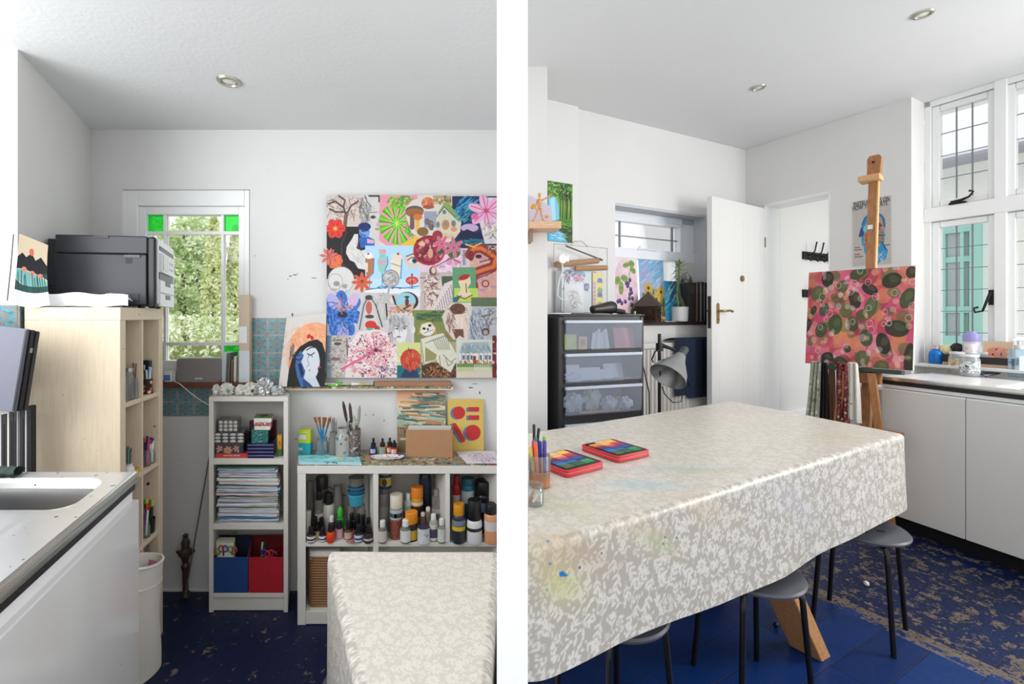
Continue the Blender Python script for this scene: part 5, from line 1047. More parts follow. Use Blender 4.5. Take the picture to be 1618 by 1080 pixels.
cv = Cv(0, 0, 48, 17, 5, (44, 54, 76)); cv.rect(0, 0, 48, 4, (74, 66, 62))
for s_ in (-1, 1): cv.petals(24 + 13 * s_, 9, 5, 5, 1.6, (190, 130, 110), a0=.6); cv.ell(24 + 16 * s_, 14, 1.4, 1.2, (170, 190, 200))
cv.petals(24, 12, 7, 6.5, 1.9, (196, 150, 110), (120, 70, 60)).grain(6)
Y_ = YB + .02; k_ = Y_ / 720; t = thing('patterned_box', 'dark blue box with brown flower pattern under the glass boxes', 'box', (X(360, Y_), Y_, zr)); w_, h_ = 24 * k_, 16 * k_
MB().box(-w_, .0012, 0, w_, .125, h_).build('case', C((44, 54, 76)), t); sheet('front', cv, lambda u, v: (-w_ + 2 * w_ * u, .0006 + 0 * u, h_ * (1 - v)), t, th=.0005); zr += h_ + .0004
def glassbox(name, label, pa, pb, h_, dy, dep, z, facet):
    Y = YB + dy; k_ = Y / 720; w_ = (pb - pa) * k_ / 2; t = thing(name, label, 'glass box', (X((pa + pb) / 2, Y), Y, z))
    b = MB(); th = .003
    b.box(-w_, 0, 0, w_, dep, th); b.box(-w_, 0, 0, w_, th, h_); b.box(-w_, dep - th, 0, w_, dep, h_); b.box(-w_, 0, 0, -w_ + th, dep, h_); b.box(w_ - th, 0, 0, w_, dep, h_); b.build('walls', CLOUDY if facet else CLEAR, t)
    b = MB()
    for i in range(4):
        for j in range(3): b.ball((-w_ + (i + .5) * w_ / 2, -.0004, h_ * (j + .5) / 3), (w_ / 5, .0016, h_ / 7), 6, 4)
    b.build('cut_facets', mat('cut_glass_sheen', (196, 192, 188), .1), t); MB().box(-w_ - .001, -.001, h_, w_ + .001, dep + .001, h_ + .003).build('lid', CLEAR, t); return t
glassbox('glass_box', 'large clear glass box on the dark patterned box', 338, 386, .046, .025, .11, zr, False)
glassbox('glass_box', 'small cut-glass box on top of the large glass box', 345, 376, .052, .035, .08, zr + .0495, True)
bx('black_case', 'black case standing behind the navy tins', 'case', 386, 393, 690, 724, .07, .05, BLACK, z)
NAVY = mat('navy_tin', (34, 36, 84), .3, .3)
zq = z
for i in range(4):
    t = bx('navy_tin', ['bottom', 'second from the bottom', 'third from the bottom', 'top'][i] + ' tin of the four navy pencil tins stacked on the shelf', 'tin', 391, 432, 0, 5.6, .012 - .001 * i, .115, NAVY, zq, 'base', .003, 'navy pencil tins', lid=(.62, .8, 'lid_line', mat('pale_tin_line', (150, 150, 190), .3, .4))); zq += t['h'] + .0004
bx('dark_red_box', 'dark red box behind the teal cartons', 'box', 394, 436, 676, 702, .11, .035, mat('dark_maroon', (76, 24, 34), .5), zq)
for i in range(2):
    t = bx('teal_carton', ['lower', 'upper'][i] + ' of the two teal patterned cartons on the navy tins', 'carton', 397, 423, 0, 10.4, .02, .07, splat('teal_pattern', (36, 110, 106), [(90, 180, 170), (30, 60, 60), (150, 200, 190)], 120, .3, .2), zq, 'carton', group='teal cartons'); zq += t['h'] + .0004
for i, (pa, pb, h_, c, lab, pr_) in enumerate([(402, 427, 5.5, (224, 222, 216), 'white pocket book at the bottom of the little stack', 1), (401, 428, 6, (188, 120, 110), 'colourful pocket book in the middle of the little stack', 2), (401, 429, 6, (228, 226, 220), 'white pocket book with a green cover on top of the stack', 3)]):
    m_ = splat('mixed_book_spine', (200, 90, 80), [(230, 180, 70), (60, 110, 160), (230, 230, 226), (40, 60, 60)], 140, .4, .1) if i == 1 else mat('book_white', (226, 224, 218), .6)
    t = bx('pocket_book', lab, 'book', pa, pb, 0, h_, .018, .09, m_, zq, 'pages', .001); MB().box(-(pb - pa) * k / 2 - .0004, -.0004, t['h'], (pb - pa) * k / 2 + .0004, .09, t['h'] + .0012).build('cover', C((120, 140, 80)) if i == 2 else PAPER, t); zq += t['h'] + .0016
t = thing('eraser', 'small dark eraser on top of the pocket books', 'eraser', (X(417, YB + .05), YB + .05, zq), .5); MB().box(-.014, -.006, 0, .014, .006, .007).build('eraser', C((60, 54, 52)), t, bevel=.002)
t = bx('crayon_carton', 'slim yellow and green carton standing at the right of the shelf', 'carton', 438, 445, 688, 721, .04, .03, mat('yellow_carton', (214, 156, 40), .5), z, 'carton'); MB().box(-.0105, -.0006, .001, .0105, .0305, .034).build('green_end', C((60, 110, 60)), t); text_mesh('carton_lettering', 'ART', .012, C((70, 50, 20)), t, (0, -.0006, .06), (PI / 2, PI / 2, 0))
# stack of paper in folders
rg = random.Random(11); zz = BZ[1] + .0005; zend = Z(738, YB + .01); cols_ = [(212, 212, 220), (226, 226, 228), (90, 130, 180), (206, 208, 214), (60, 120, 140), (196, 190, 120), (220, 220, 226), (110, 150, 130), (216, 210, 200), (120, 130, 180), (230, 190, 170), (200, 206, 214)]
n = 16; hs = (zend - zz) / n
ORD = ['first', 'second', 'third', 'fourth', 'fifth', 'sixth', 'seventh', 'eighth', 'ninth', 'tenth', 'eleventh', 'twelfth', 'thirteenth', 'fourteenth', 'fifteenth']
descr = ['white', 'bright white', 'mid blue', 'pale grey', 'teal', 'olive yellow', 'off-white', 'sage green', 'cream', 'violet blue', 'peach', 'bluish grey', 'white-edged teal', 'light grey-blue', 'white and yellow', 'top white']
for i in range(n):
    t = thing('paper_folder', '%s paper folder, %s in the bookcase paper pile' % (descr[i], ('lowest' if i == 0 else 'topmost' if i == n - 1 else '%s from the bottom' % ORD[i])), 'folder', bp_(391.5 + rg.uniform(-1.5, 1.5), .014 + rg.uniform(-.008, .004), zz + i * hs), rg.uniform(-.02, .02), 'folders in the paper pile')
    hw = .142 + rg.uniform(-.006, .006); MB().box(-hw, 0, 0, hw, .12, .0014).build('cover', C(cols_[(i * 5) % 12]), t, smooth=False)
    for j in range(4):
        a = rg.uniform(-.008, .006); sg = rg.uniform(.0, .002); h0 = .0016 + j * (hs - .002) / 4
        MB().grid(lambda u, v: (-hw + .006 - a + (2 * hw - .012) * u, -.006 * rg.random() + .118 * v, h0 + sg * math.sin(u * 5 + j)), 8, 1, (hs - .002) / 4 * .72).build('paper_bundle', C(rg.choice(cols_ + [(232, 232, 236)] * 8)), t, smooth=False)
# fabric bins
def bin_(name, label, pa, pb, col, col2):
    Y = YB + .008; k_ = Y / 720; w_ = (pb - pa) * k_ / 2 - .0006; t = thing(name, label, 'storage bin', (X((pa + pb) / 2, Y), Y, BZ[2] + .0005)); h0 = (938 - 882) * k_; h1 = (938 - 868) * k_; m1, m2 = mat(name + '_outer', col, .8, bp=.3, sc=200), mat(name + '_inner', col2, .85)
    MB().box(-w_, 0, 0, w_, .004, h0).build('front_panel', m1, t, bevel=.0015); MB().box(-w_, .118, 0, w_, .122, h1 + .005).build('back_panel', m2, t, bevel=.001)
    for s_ in (-1, 1): MB().add([(s_ * w_, .0042, 0), (s_ * w_, .1178, 0), (s_ * w_, .1178, h1 + .005), (s_ * w_, .0042, h0), (s_ * (w_ - .004), .0042, 0), (s_ * (w_ - .004), .1178, 0), (s_ * (w_ - .004), .1178, h1 + .005), (s_ * (w_ - .004), .0042, h0)], [(0, 1, 2, 3), (7, 6, 5, 4), (0, 3, 7, 4), (3, 2, 6, 7), (2, 1, 5, 6), (1, 0, 4, 5)]).build('side_panel', m2, t, smooth=False)
    MB().box(-w_ + .004, .004, 0, w_ - .004, .118, .003).build('base', m2, t); MB().box(-w_ + .006, -.0008, h0 - .006, w_ - .006, .0, h0 - .0045).build('stitching', mat(name + '_seam', tuple(int(v * .7) for v in col), .8), t)
    return Vector((t.location.x, Y, BZ[2])), h0
BLUEB = bin_('blue_fabric_bin', 'blue fabric bin at the bottom left of the white bookcase', 336.5, 391.8, (24, 66, 128), (34, 44, 72)); REDB = bin_('red_fabric_bin', 'red fabric bin at the bottom right of the white bookcase', 392.4, 447.5, (170, 18, 38), (110, 22, 34))
def scissors(label, pos, rz, ry, c1, c2):
    t = thing('scissors', label, 'scissors', pos, 0, rot=(.15, ry, rz))
    for s_, c in ((-1, c1), (1, c2)):
        pts = [(s_ * .009 + .011 * math.cos(a), 0, .075 + .015 * math.sin(a)) for a in [i * PI / 7 for i in range(15)]]
        q = MB().tube(pts, .0032, 7, False).build('handle', plast(c), t); MB().add([(s_ * .004, -.0008, .06), (s_ * -.004, -.0008, .06), (s_ * -.002, -.0008, 0), (s_ * .004, .0008, .06), (s_ * -.004, .0008, .06), (s_ * -.002, .0008, 0)], [(0, 1, 2), (5, 4, 3), (0, 3, 4, 1), (1, 4, 5, 2), (2, 5, 3, 0)]).build('blade', STEEL_LID, q)
p, h0 = BLUEB
t = thing('paper_pot', 'white card pot of scissors inside the blue bin', 'pot', (p.x - .04, p.y + .035, BZ[2] + .005)); MB().prism(rrect(.085, .055, .012), 0, h0 + .058).build('pot', mat('cream_card', (212, 208, 186), .7), t)
for i, (dx, dz, c1, c2, lab) in enumerate([(-.055, .018, (200, 40, 40), (50, 140, 60), 'red and green scissors leftmost in the blue bin'), (-.035, .03, (190, 50, 40), (60, 60, 140), 'red and blue scissors standing tallest in the blue bin'), (-.008, .026, (60, 150, 70), (200, 60, 50), 'green and red scissors rightmost in the blue bin')]): scissors(lab, (p.x + dx, p.y + .012 + .002 * i, h0 + BZ[2] - .065 + dz), 0, .2 * (i - 1), c1, c2)
t = thing('green_tape', 'curled green paper strip poking out of the blue bin', 'paper strip', (p.x - .05, p.y + .075, BZ[2] + .004)); MB().grid(lambda u, v: (.045 * u * u, .012 * v, (h0 + .055) * min(1, 1.6 * u) + .02 * u), 12, 2, .001).build('strip', C((100, 130, 50)), t)
p, h0 = REDB
for i, (dx, c1, c2, lab) in enumerate([(-.03, (40, 60, 130), (190, 40, 40), 'blue and red scissors in the red bin'), (-.005, (180, 40, 46), (120, 30, 60), 'red and plum scissors in the red bin')]): scissors(lab, (p.x + dx, p.y + .02, h0 + BZ[2] - .055), 0, .35 + .1 * i, c1, c2)
for i in range(3):
    t = thing('marker', 'dark marker %s of the three standing in the red bin' % ('leftmost', 'in the middle', 'rightmost')[i], 'marker', (p.x - .062 + .012 * i, p.y + .03, BZ[2] + .005), 0, rot=(0, .25 - .1 * i, 0), group='dark markers in the red bin'); MB().tube([(0, 0, 0), (0, 0, h0 + .02)], .005, 8).build('barrel', plast(((30, 30, 34), (70, 74, 66), (150, 146, 140))[i]), t); MB().tube([(0, 0, h0 + .0205), (0, 0, h0 + .05)], .0054, 8).build('cap', plast(((40, 40, 40), (46, 50, 60), (190, 186, 176))[i]), t)
t = thing('clear_tub', 'small clear red tub at the right in the red bin', 'tub', (p.x + .045, p.y + .06, BZ[2] + .005)); MB().prism(rrect(.05, .05, .006), 0, h0 + .03).build('tub', glass('red_clear_plastic', (255, 160, 160), .3, (120, 40, 46)), t)
# crumpled paint tubes and foil along the top
zt_ = bh + 7 * k + .0005; rg = random.Random(21)
for i, (px, w_, h_, lab, kd) in enumerate([(342, 9, 15, 'crumpled white paint tube at the left end of the bookcase top', 'tube'), (358, 17, 17, 'crumpled white and green paint tube second on the bookcase top', 'tube'), (380, 12, 15, 'squeezed paint tube in the middle of the bookcase top', 'tube'), (396, 16, 18, 'paint tube with a dark round cap on the bookcase top', 'tube'), (418, 20, 24, 'biggest crumpled foil ball on the bookcase top', 'foil'), (438, 16, 13, 'flat crumpled foil at the right end of the bookcase top', 'foil')]):
    Y = YB + .05; k_ = Y / 720; t = thing('crumpled_foil' if kd == 'foil' else 'paint_tube', lab, 'foil' if kd == 'foil' else 'paint tube', (X(px, Y), Y, zt_)); sd = rg.random() * 9
    def cr(u, v, w_=w_, h_=h_, sd=sd, k_=k_):
        a = u * 2 * PI; q = v * PI; r = 1 + .16 * math.sin(5 * a + sd + 3 * q) + .12 * math.sin(9 * a - 7 * q + sd * 2) + .1 * math.sin(13 * q + 4 * a)
        return (w_ * k_ * .62 * r * math.sin(q) * math.cos(a), w_ * k_ * .5 * r * math.sin(q) * math.sin(a), max(0.0, h_ * k_ * .5 - h_ * k_ * .54 * r * math.cos(q)))
    MB().grid(cr, 26, 16).build('body', mat('crumpled_foil', (196, 196, 198), .3, .7) if kd == 'foil' else splat('paint_tube_skin', (222, 220, 212), [(120, 160, 110), (60, 60, 60), (190, 170, 80), (150, 60, 50)], 40, .2, .6), t, smooth=False)
    if kd == 'tube': MB().tube([(w_ * k_ * .3, -.012, h_ * k_ * .4), (w_ * k_ * .42, -.026, h_ * k_ * .45)], [.006, .007], 10).build('cap', plast(((230, 230, 226), (90, 130, 90), (220, 216, 206), (60, 40, 40))[i]), t)

for o in list(COL.objects):          # what stands in the bookcase shares its out-of-square plan
    if o.parent is None and o.get('category') and o.name.split('.')[0] not in ('scissors', 'marker', 'paper_tube', 'paint_tube', 'crumpled_foil', 'white_bookcase') and bx0 - .02 < o.location.x < bx1 + .02 and YB - .03 < o.location.y < YL and .05 < o.location.z < bh - .03:
        shear(o, .3)
# ---- wide white cube shelf along the back wall, its top used as a work surface
YC = 1.35 * 720 / 487; cx0 = X(470, YC); cH = Z(735, YC); cx1 = part_x(YC, -1) - .012; cd = YL - YC - .012; kc = YC / 720
cs = thing('cube_shelf', 'wide white cube shelf crowded with paint jars, paint-splashed top', 'shelf unit', (cx0, YC, 0)); cw = cx1 - cx0
def cxl(px): return X(px, YC) - cx0
TOPS = splat('paint_crusted_worktop', (150, 140, 118), [(60, 90, 60), (190, 180, 110), (60, 60, 64), (200, 200, 190), (90, 130, 130), (170, 90, 70), (110, 120, 60)], 40, .4, .12, .55, bp=.2)
MB().box(0, 0, .0, 13 * kc, cd, cH - .0365).build('side_panel', WHITEP, cs, bevel=.0012); MB().box(cw - 13 * kc, 0, 0, cw, cd, cH - .0365).build('side_panel', WHITEP, cs, bevel=.0012)
q = MB().box(-.001, -.001, cH - .036, cw, cd, cH - .001).build('top_board', WHITEP, cs, bevel=.0012); MB().box(.001, .001, cH - .0009, cw - .001, cd - .001, cH).build('paint_crust', TOPS, q)
zs1 = Z(857, YC); zs2 = Z(966, YC)
MB().box(13 * kc, 0.002, zs1 - .018, cw - 13 * kc, cd, zs1).build('shelf', WHITEP, cs, bevel=.001)
MB().box(13 * kc, 0.002, zs2 - .055, cw - 13 * kc, cd, zs2).build('bottom_board', WHITEP, cs, bevel=.001)
for pa, pb in ((590, 598), (704, 711)):
    if cxl(pb) < cw - .03: MB().box(cxl(pa), .001, zs1 + .0003, cxl(pb), cd, cH - .0365).build('divider', WHITEP, cs, bevel=.001)
MB().box(cxl(590), .001, zs2 + .0003, cxl(598), cd, zs1 - .0185).build('divider', WHITEP, cs, bevel=.001)
MB().box(13 * kc, cd - .004, zs2, cw - 13 * kc, cd, cH - .037).build('back_panel', WHITEP, cs)
shear(cs, .3)

def cpos(px, dy, z=zs1): Y = YC + dy; return (X(px, Y), Y, z + .0004)
def mm(px, dy): return px * (YC + dy) / 720
INKCAP = BLACK
def ink(name, label, px, dy, wpx, hpx, body, lab=None, cap=INKCAP, capf=.42, group=None, lab2=None, cat='bottle', z=zs1):
    w_, h_ = mm(wpx, dy), mm(hpx, dy); f = 1 - capf
    parts = [('body', plast(body, .25) if isinstance(body, tuple) else body, [(0, 0), (.92, 0), (1, .03), (1, f - .1), (.86, f - .03), (.55, f - .01), (.55, f), (0, f)]),
             ('cap', cap, [(0, f), (.6, f), (.66, f + .02), (.6, 1 - .02), (.5, 1), (0, 1)])]
    if lab: parts.append(('label', C(lab), ring_(.06, f - .14)))
    if lab2: parts.append(('label_mark', C(lab2), ring_(.16, f - .3, 1.02)))
    return bottle(name, label, cat, cpos(px, dy, z), w_, h_, parts, group)
def jarp(name, label, px, dy, wpx, hpx, body, cap, capf=.3, capr=1.0, bands=(), z=zs1, cat='jar', group=None):
    w_, h_ = mm(wpx, dy), mm(hpx, dy); f = 1 - capf
    parts = [('body', plast(body, .3) if isinstance(body, tuple) else body, [(0, 0), (.95, 0), (1, .02), (1, f - .08), (.92, f - .02), (.84, f), (0, f)]), ('lid', plast(cap, .4) if isinstance(cap, tuple) else cap, [(0, f), (capr * .98, f), (capr, f + .01), (capr, .985), (capr * .95, 1), (0, 1)])]
    for za, zb, c in bands: parts.append(('label', C(c), ring_(za, zb)))
    return bottle(name, label, cat, cpos(px, dy, z), w_, h_, parts, group)
D = (32, 26, 28)
# left compartment
gjar('tall_jar', 'tall dusty glass jar at the far left of the left shelf compartment', 'jar', cpos(489.5, .15), mm(12, .15), mm(72, .15), None, CLOUDY)
jarp('white_pot', 'lower of two small white pots at the left compartment edge', 487, .08, 9, 20, (206, 202, 194), (214, 210, 200), .3); jarp('white_pot', 'upper of two small white pots at the left compartment edge', 487, .08, 9, 16, (206, 202, 194), (222, 218, 210), .35, z=zs1 + mm(20.3, .08))
ink('ink_bottle', 'black-capped ink bottle with white label, front left corner of the shelf', 492, .012, 14, 23, D, (222, 216, 206), lab2=(60, 50, 60))
ink('ink_bottle', 'ink bottle with blue-marked white label, second at the front left', 510, .016, 11.5, 21, D, (228, 226, 222), lab2=(70, 90, 150))
ink('ink_bottle', 'bright orange-red ink bottle with black cap', 522.6, .010, 13, 28, (226, 72, 34))
ink('ink_bottle', 'tan ink bottle hidden between the two front left ones', 501, .04, 9, 20, (190, 160, 110), (214, 200, 160))
ink('ink_bottle', 'crimson bottle with white cap behind the orange ink', 524, .055, 10, 33, (120, 36, 60), (70, 40, 70), WCAP, .28)
ink('ink_bottle', 'pink ink bottle with purple dropper cap', 536, .045, 12.5, 27, (200, 150, 160), (206, 170, 176), plast((50, 30, 60)), .45)
ink('ink_bottle', 'amber ink bottle with a cream label', 550.5, .04, 13, 28, (90, 56, 40), (196, 170, 150), capf=.45)
ink('ink_bottle', 'black ink bottle with white and blue label right of the amber one', 567, .016, 14.5, 26, D, (206, 214, 230), lab2=(60, 70, 140))
ink('ink_bottle', 'black ink bottle with narrow pale label in the right front corner', 582, .008, 14.5, 27, D, (60, 46, 44), lab2=(200, 180, 170))
ink('ink_bottle', 'red-labelled dark bottle behind the white and blue one', 559, .06, 10, 25, D, (170, 70, 66))
for i, (px, dy, h_) in enumerate([(498, .07, 29), (508, .075, 27), (556, .085, 32), (566, .07, 33), (574, .075, 31), (582, .055, 30)]): ink('dropper_bottle', ['black dropper bottle behind the front left corner ink', 'black dropper bottle left of the crimson bottle', 'black dropper bottle behind the amber ink', 'tallest black dropper bottle below the blue tubs', 'black dropper bottle behind the blue-labelled ink', 'black dropper bottle nearest the divider'][i], px, dy, 11, h_, D, capf=.5, group='black dropper bottles')
bottle('green_bottle', 'bright green squat bottle with a nozzle', 'bottle', cpos(537.5, .085), mm(14, .085), mm(42, .085), [('body', plast((30, 150, 40), .3), [(0, 0), (.95, 0), (1, .04), (1, .5), (.8, .58), (.5, .62), (0, .63)]), ('nozzle', plast((60, 190, 60), .3), [(0, .63), (.55, .63), (.6, .7), (.62, .86), (.3, 1), (0, 1)])])
jarp('clear_bottle', 'cloudy white bottle with black cap, left in the back row', 504, .12, 14, 62, CLOUDY, BLACK, .22, .55, [(.25, .45, (210, 206, 200))]); jarp('white_tub', 'round white tub with black lid behind the crimson bottle', 519.5, .125, 18, 58, (214, 210, 202), BLACK, .3, .62)
gjar('jam_jar', 'clear jar behind the green bottle', 'jar', cpos(534, .15), mm(17, .15), mm(66, .15), None, CLOUDY)
jarp('dark_pot', 'dark lidded pot at the back, above the cloudy white bottle', 509, .19, 18, 74, (90, 84, 80), (56, 50, 48), .25)
z2 = zs1 + mm(40.5, .12)
gjar('glass_tumbler', 'left of two glasses holding up the blue tubs', 'glass', cpos(555, .12), mm(14, .12), mm(40, .12), None, CLOUDY); gjar('glass_tumbler', 'right of two glasses holding up the blue tubs', 'glass', cpos(571, .12), mm(14, .12), mm(40, .12), None, CLOUDY)
tb = thing('blue_tub', 'light blue round tub at the bottom of the nested tubs', 'tub', cpos(563, .12, z2))
MB().lathe([(0, 0), (mm(10.5, .12), 0), (mm(12.5, .12), mm(17, .12)), (mm(11.8, .12), mm(17, .12)), (mm(10, .12), .003), (0, .003)], 24).build('tub', plast((64, 158, 190), .35), tb); MB().lathe([(mm(12.3, .12), mm(15, .12)), (mm(13.2, .12), mm(15.5, .12)), (mm(13.2, .12), mm(17.2, .12)), (mm(11.8, .12), mm(17.2, .12))], 24).build('rim', plast((84, 172, 200), .35), tb)
for i, (c, w_) in enumerate([((32, 92, 128), 12.6), ((40, 106, 140), 12.2), ((170, 176, 178), 11.5)]):
    tb = thing('blue_tub' if i < 2 else 'clear_tub', ['dark blue tub nested second in the stack of tubs', 'mid blue tub nested third in the stack of tubs', 'clear tub on top of the nested blue tubs'][i], 'tub', cpos(563, .12, z2 + mm(17.5 + 6 * i + (1 if i == 2 else 0), .12))); w_ = mm(w_, .12); h_ = mm(5.6 if i < 2 else 13, .12)
    MB().lathe([(0, 0), (w_ * .9, 0), (w_, h_), (w_ * .94, h_), (w_ * .85, .002), (0, .002)], 24).build('tub', plast(c, .35) if i < 2 else CLOUDY, tb); MB().lathe([(w_ * .98, h_ * .6), (w_ * 1.05, h_ * .7), (w_ * 1.05, h_), (w_ * .94, h_)], 24).build('rim', plast(tuple(min(255, v + 20) for v in c), .35) if i < 2 else CLOUDY, tb)
cv = Cv(-1, -1, 1, 1, 40, (180, 120, 120))
for i in range(14): cv.ell(-.8 + 1.6 * cv.rg.rand(), -.8 + 1.6 * cv.rg.rand(), .3, .22, ((220, 200, 200), (150, 60, 70), (200, 150, 160))[i % 3], al=.8)
t = thing('paint_dish', 'shallow pink-stained paint dish lying at the front of the left compartment', 'dish', cpos(560, .03)); r_ = mm(16, .03)
MB().lathe([(0, .0), (r_ * .9, 0), (r_, .004), (r_ * .95, .004), (r_ * .85, .0015), (0, .0015)], 28, sy=.9).build('dish', splat('stained_dish', (196, 140, 140), [(150, 60, 70), (230, 210, 210), (120, 50, 90)], 60, .4, .2), t)
t = thing('wire', 'thin dark wire slanting across the back of the left compartment', 'wire', cpos(500, .21, zs1 + .19)); q0 = Vector(t.location); MB().tube([Vector(cpos(498, .215, Z(757, YC + .215))) - q0, Vector(cpos(546, .20, Z(783, YC + .20))) - q0], .0016, 6).build('wire', IRON, t)
# middle compartment
jarp('spray_can', 'grey spray can standing under the blue round tin', 607.5, .11, 17, 68, (150, 146, 142), (120, 118, 118), .12, .9, [(.25, .6, (176, 170, 166))], cat='can')
cvt = jarp('round_tin', 'blue round tin with yellow label on top of the grey can', 609, .11, 19.5, 25, (28, 58, 120), (150, 140, 120), .12, 1.02, [(.2, .72, (206, 176, 70))], z=zs1 + mm(68.4, .11), cat='tin'); MB().ball((0, -mm(9.8, .11), mm(11, .11)), (mm(4, .11), .0014, mm(6, .11)), 10, 8).build('label_figure', C((80, 60, 40)), cvt)
ink('medium_bottle', 'grey glitter bottle with white cap in the left front of the middle compartment', 604.5, .008, 13.5, 34, (116, 112, 104), (206, 198, 190), WCAP, .3)
jarp('spray_can', 'brown spray can with a cream-white cap', 626, .05, 20.5, 68, splat('rusty_label', (150, 84, 66), [(110, 60, 50), (190, 120, 100)], 60, .3, .3), (222, 214, 196), .3, .98, [(.46, .68, (170, 190, 196)), (.5, .6, (60, 66, 76))], cat='can')
jarp('medium_bottle', 'pale bottle with white cap and a dark label blot', 645, .09, 14, 62, (184, 190, 188), WCAP, .16, .55, [(.2, .56, (62, 56, 54)), (.62, .72, (130, 190, 196))], cat='bottle')
jarp('paint_jar', 'tall jar with orange lid and black and yellow label, rear', 659, .085, 19, 74, (196, 150, 40), (226, 130, 34), .22, 1.0, [(.40, .62, (30, 28, 28)), (.0, .12, (40, 36, 34)), (.64, .70, (224, 200, 180))])
jarp('dark_bottle', 'big dark navy jar at the back right of the middle compartment', 672, .15, 20, 94, (30, 36, 50), (22, 24, 28), .1, 1.0, [(.6, .8, (34, 50, 70))])
jarp('paint_jar', 'front jar with orange lid and black and yellow label', 650, .03, 20, 44, (36, 32, 30), (236, 146, 36), .38, 1.0, [(.06, .4, (206, 166, 50))])
ink('medium_bottle', 'flask-shaped bottle with white cap and oval white label', 641, .012, 17.5, 35, glass('sage_glass', (235, 240, 230), .5, (140, 146, 130)), (224, 224, 222), WCAP, .3)
t = thing('enamel_tin', 'white enamel tin with dark rim at the front of the middle compartment', 'tin', cpos(669.5, .010)); w_, h_ = mm(10, .01), mm(25, .01)
MB().lathe([(0, 0), (w_, 0), (w_ * 1.02, .002), (w_, .004), (w_, h_ - .004), (w_ * .9, h_ - .003), (w_ * .88, .004), (0, .004)], 26).build('can', splat('white_tin_label', (212, 216, 222), [(130, 140, 170), (196, 200, 206)], 90, .2, .4), t); MB().lathe([(w_ * .88, h_ - .004), (w_ * 1.03, h_ - .004), (w_ * 1.03, h_ - .001), (w_ * .88, h_ - .001)], 26).build('rim', plast((60, 60, 78)), t); MB().lathe([(0, h_ - .009), (w_ * .87, h_ - .009), (w_ * .87, h_ - .006), (0, h_ - .006)], 22).build('lid', WCAP, t)
ink('medium_bottle', 'small white-capped bottle with brown contents behind the enamel tin', 668, .045, 11, 40, (96, 72, 60), None, plast((210, 200, 186)), .14); ink('medium_bottle', 'small cream-capped bottle, furthest back of the white-capped ones', 676.5, .06, 11, 46, (120, 110, 96), None, plast((222, 214, 200)), .13)
ink('medium_bottle', 'white-capped bottle with black-speckled label, right of the enamel tin', 685, .02, 13.5, 42, (170, 164, 150), (214, 210, 204), WCAP, .22, lab2=(80, 70, 90)); ink('medium_bottle', 'white-capped clear bottle with slanted label by the right divider', 698, .008, 13.5, 37, CLOUDY, (210, 214, 204), WCAP, .27)
jarp('clear_bottle', 'clear bottle with blue squiggle label at the back right', 690, .11, 16, 66, CLOUDY, (150, 140, 130), .16, .6, [(.22, .56, (196, 190, 184)), (.3, .46, (120, 140, 180))], cat='bottle')
# right compartment
jarp('paint_bottle', 'red paint bottle at the top left of the right compartment', 721.5, .12, 13, 86, (180, 40, 44), (170, 36, 40), .16, .7, [(.5, .66, (214, 196, 190))], cat='bottle')
jarp('paint_jar', 'teal paint jar with pale label', 739, .11, 20, 84, (26, 106, 130), (30, 88, 104), .12, 1, [(.56, .78, (190, 206, 206))]); jarp('paint_jar', 'dark jar with pale blue label patches, back right', 764, .12, 26, 78, (24, 26, 32), (18, 18, 22), .25, 1, [(.42, .6, (120, 140, 170))])
jarp('paint_jar', 'jar with mustard lid, dark body and yellow band, front', 725, .012, 21.5, 60, (46, 50, 60), (216, 146, 30), .28, .82, [(.34, .45, (214, 180, 50)), (.47, .60, (120, 130, 150))])
jarp('paint_jar', 'large white jar with black lid in the right compartment', 749.5, .012, 25, 66, (226, 226, 228), BLACK, .46, .86, [(.3, .38, (40, 40, 44))]); jarp('paint_jar', 'peach paint jar with black lid cut by the wall end', 776, .010, 22.5, 60, (226, 160, 118), (30, 28, 28), .25, .8, [(.34, .58, (214, 206, 206)), (.64, .72, (226, 170, 130))])
# wicker basket below
t = thing('wicker_basket', 'brown wicker basket with a white liner under the shelf', 'basket', cpos(513, .03, zs2)); WICK = wood('wicker_weave', (110, 76, 48), (160, 116, 76), (60, 60, 120), .7); w_ = mm(24, .03); hb_ = mm(80, .03)
b = MB(); n = 20
for i in range(n):
    z = hb_ * (i + .5) / n; pts = [(x + (.0012 if (j + i) % 2 else -.0012) * 1, y, z) for j, (x, y) in enumerate(rrect(2 * w_ - .006, .17, .012, 6, 0, .09))]; b.tube(pts + pts[:1], hb_ / n * .58, 6, False)
b.build('weave', WICK, t); MB().prism(rrect(2 * w_ - .014, .16, .01, 4, 0, .09), 0.001, hb_ * .5).build('body', WICK, t); MB().prism(rrect(2 * w_ + .002, .176, .013, 5, 0, .09), hb_ * .93, hb_ * 1.1).build('liner', CANV, t); shear(t, .3)

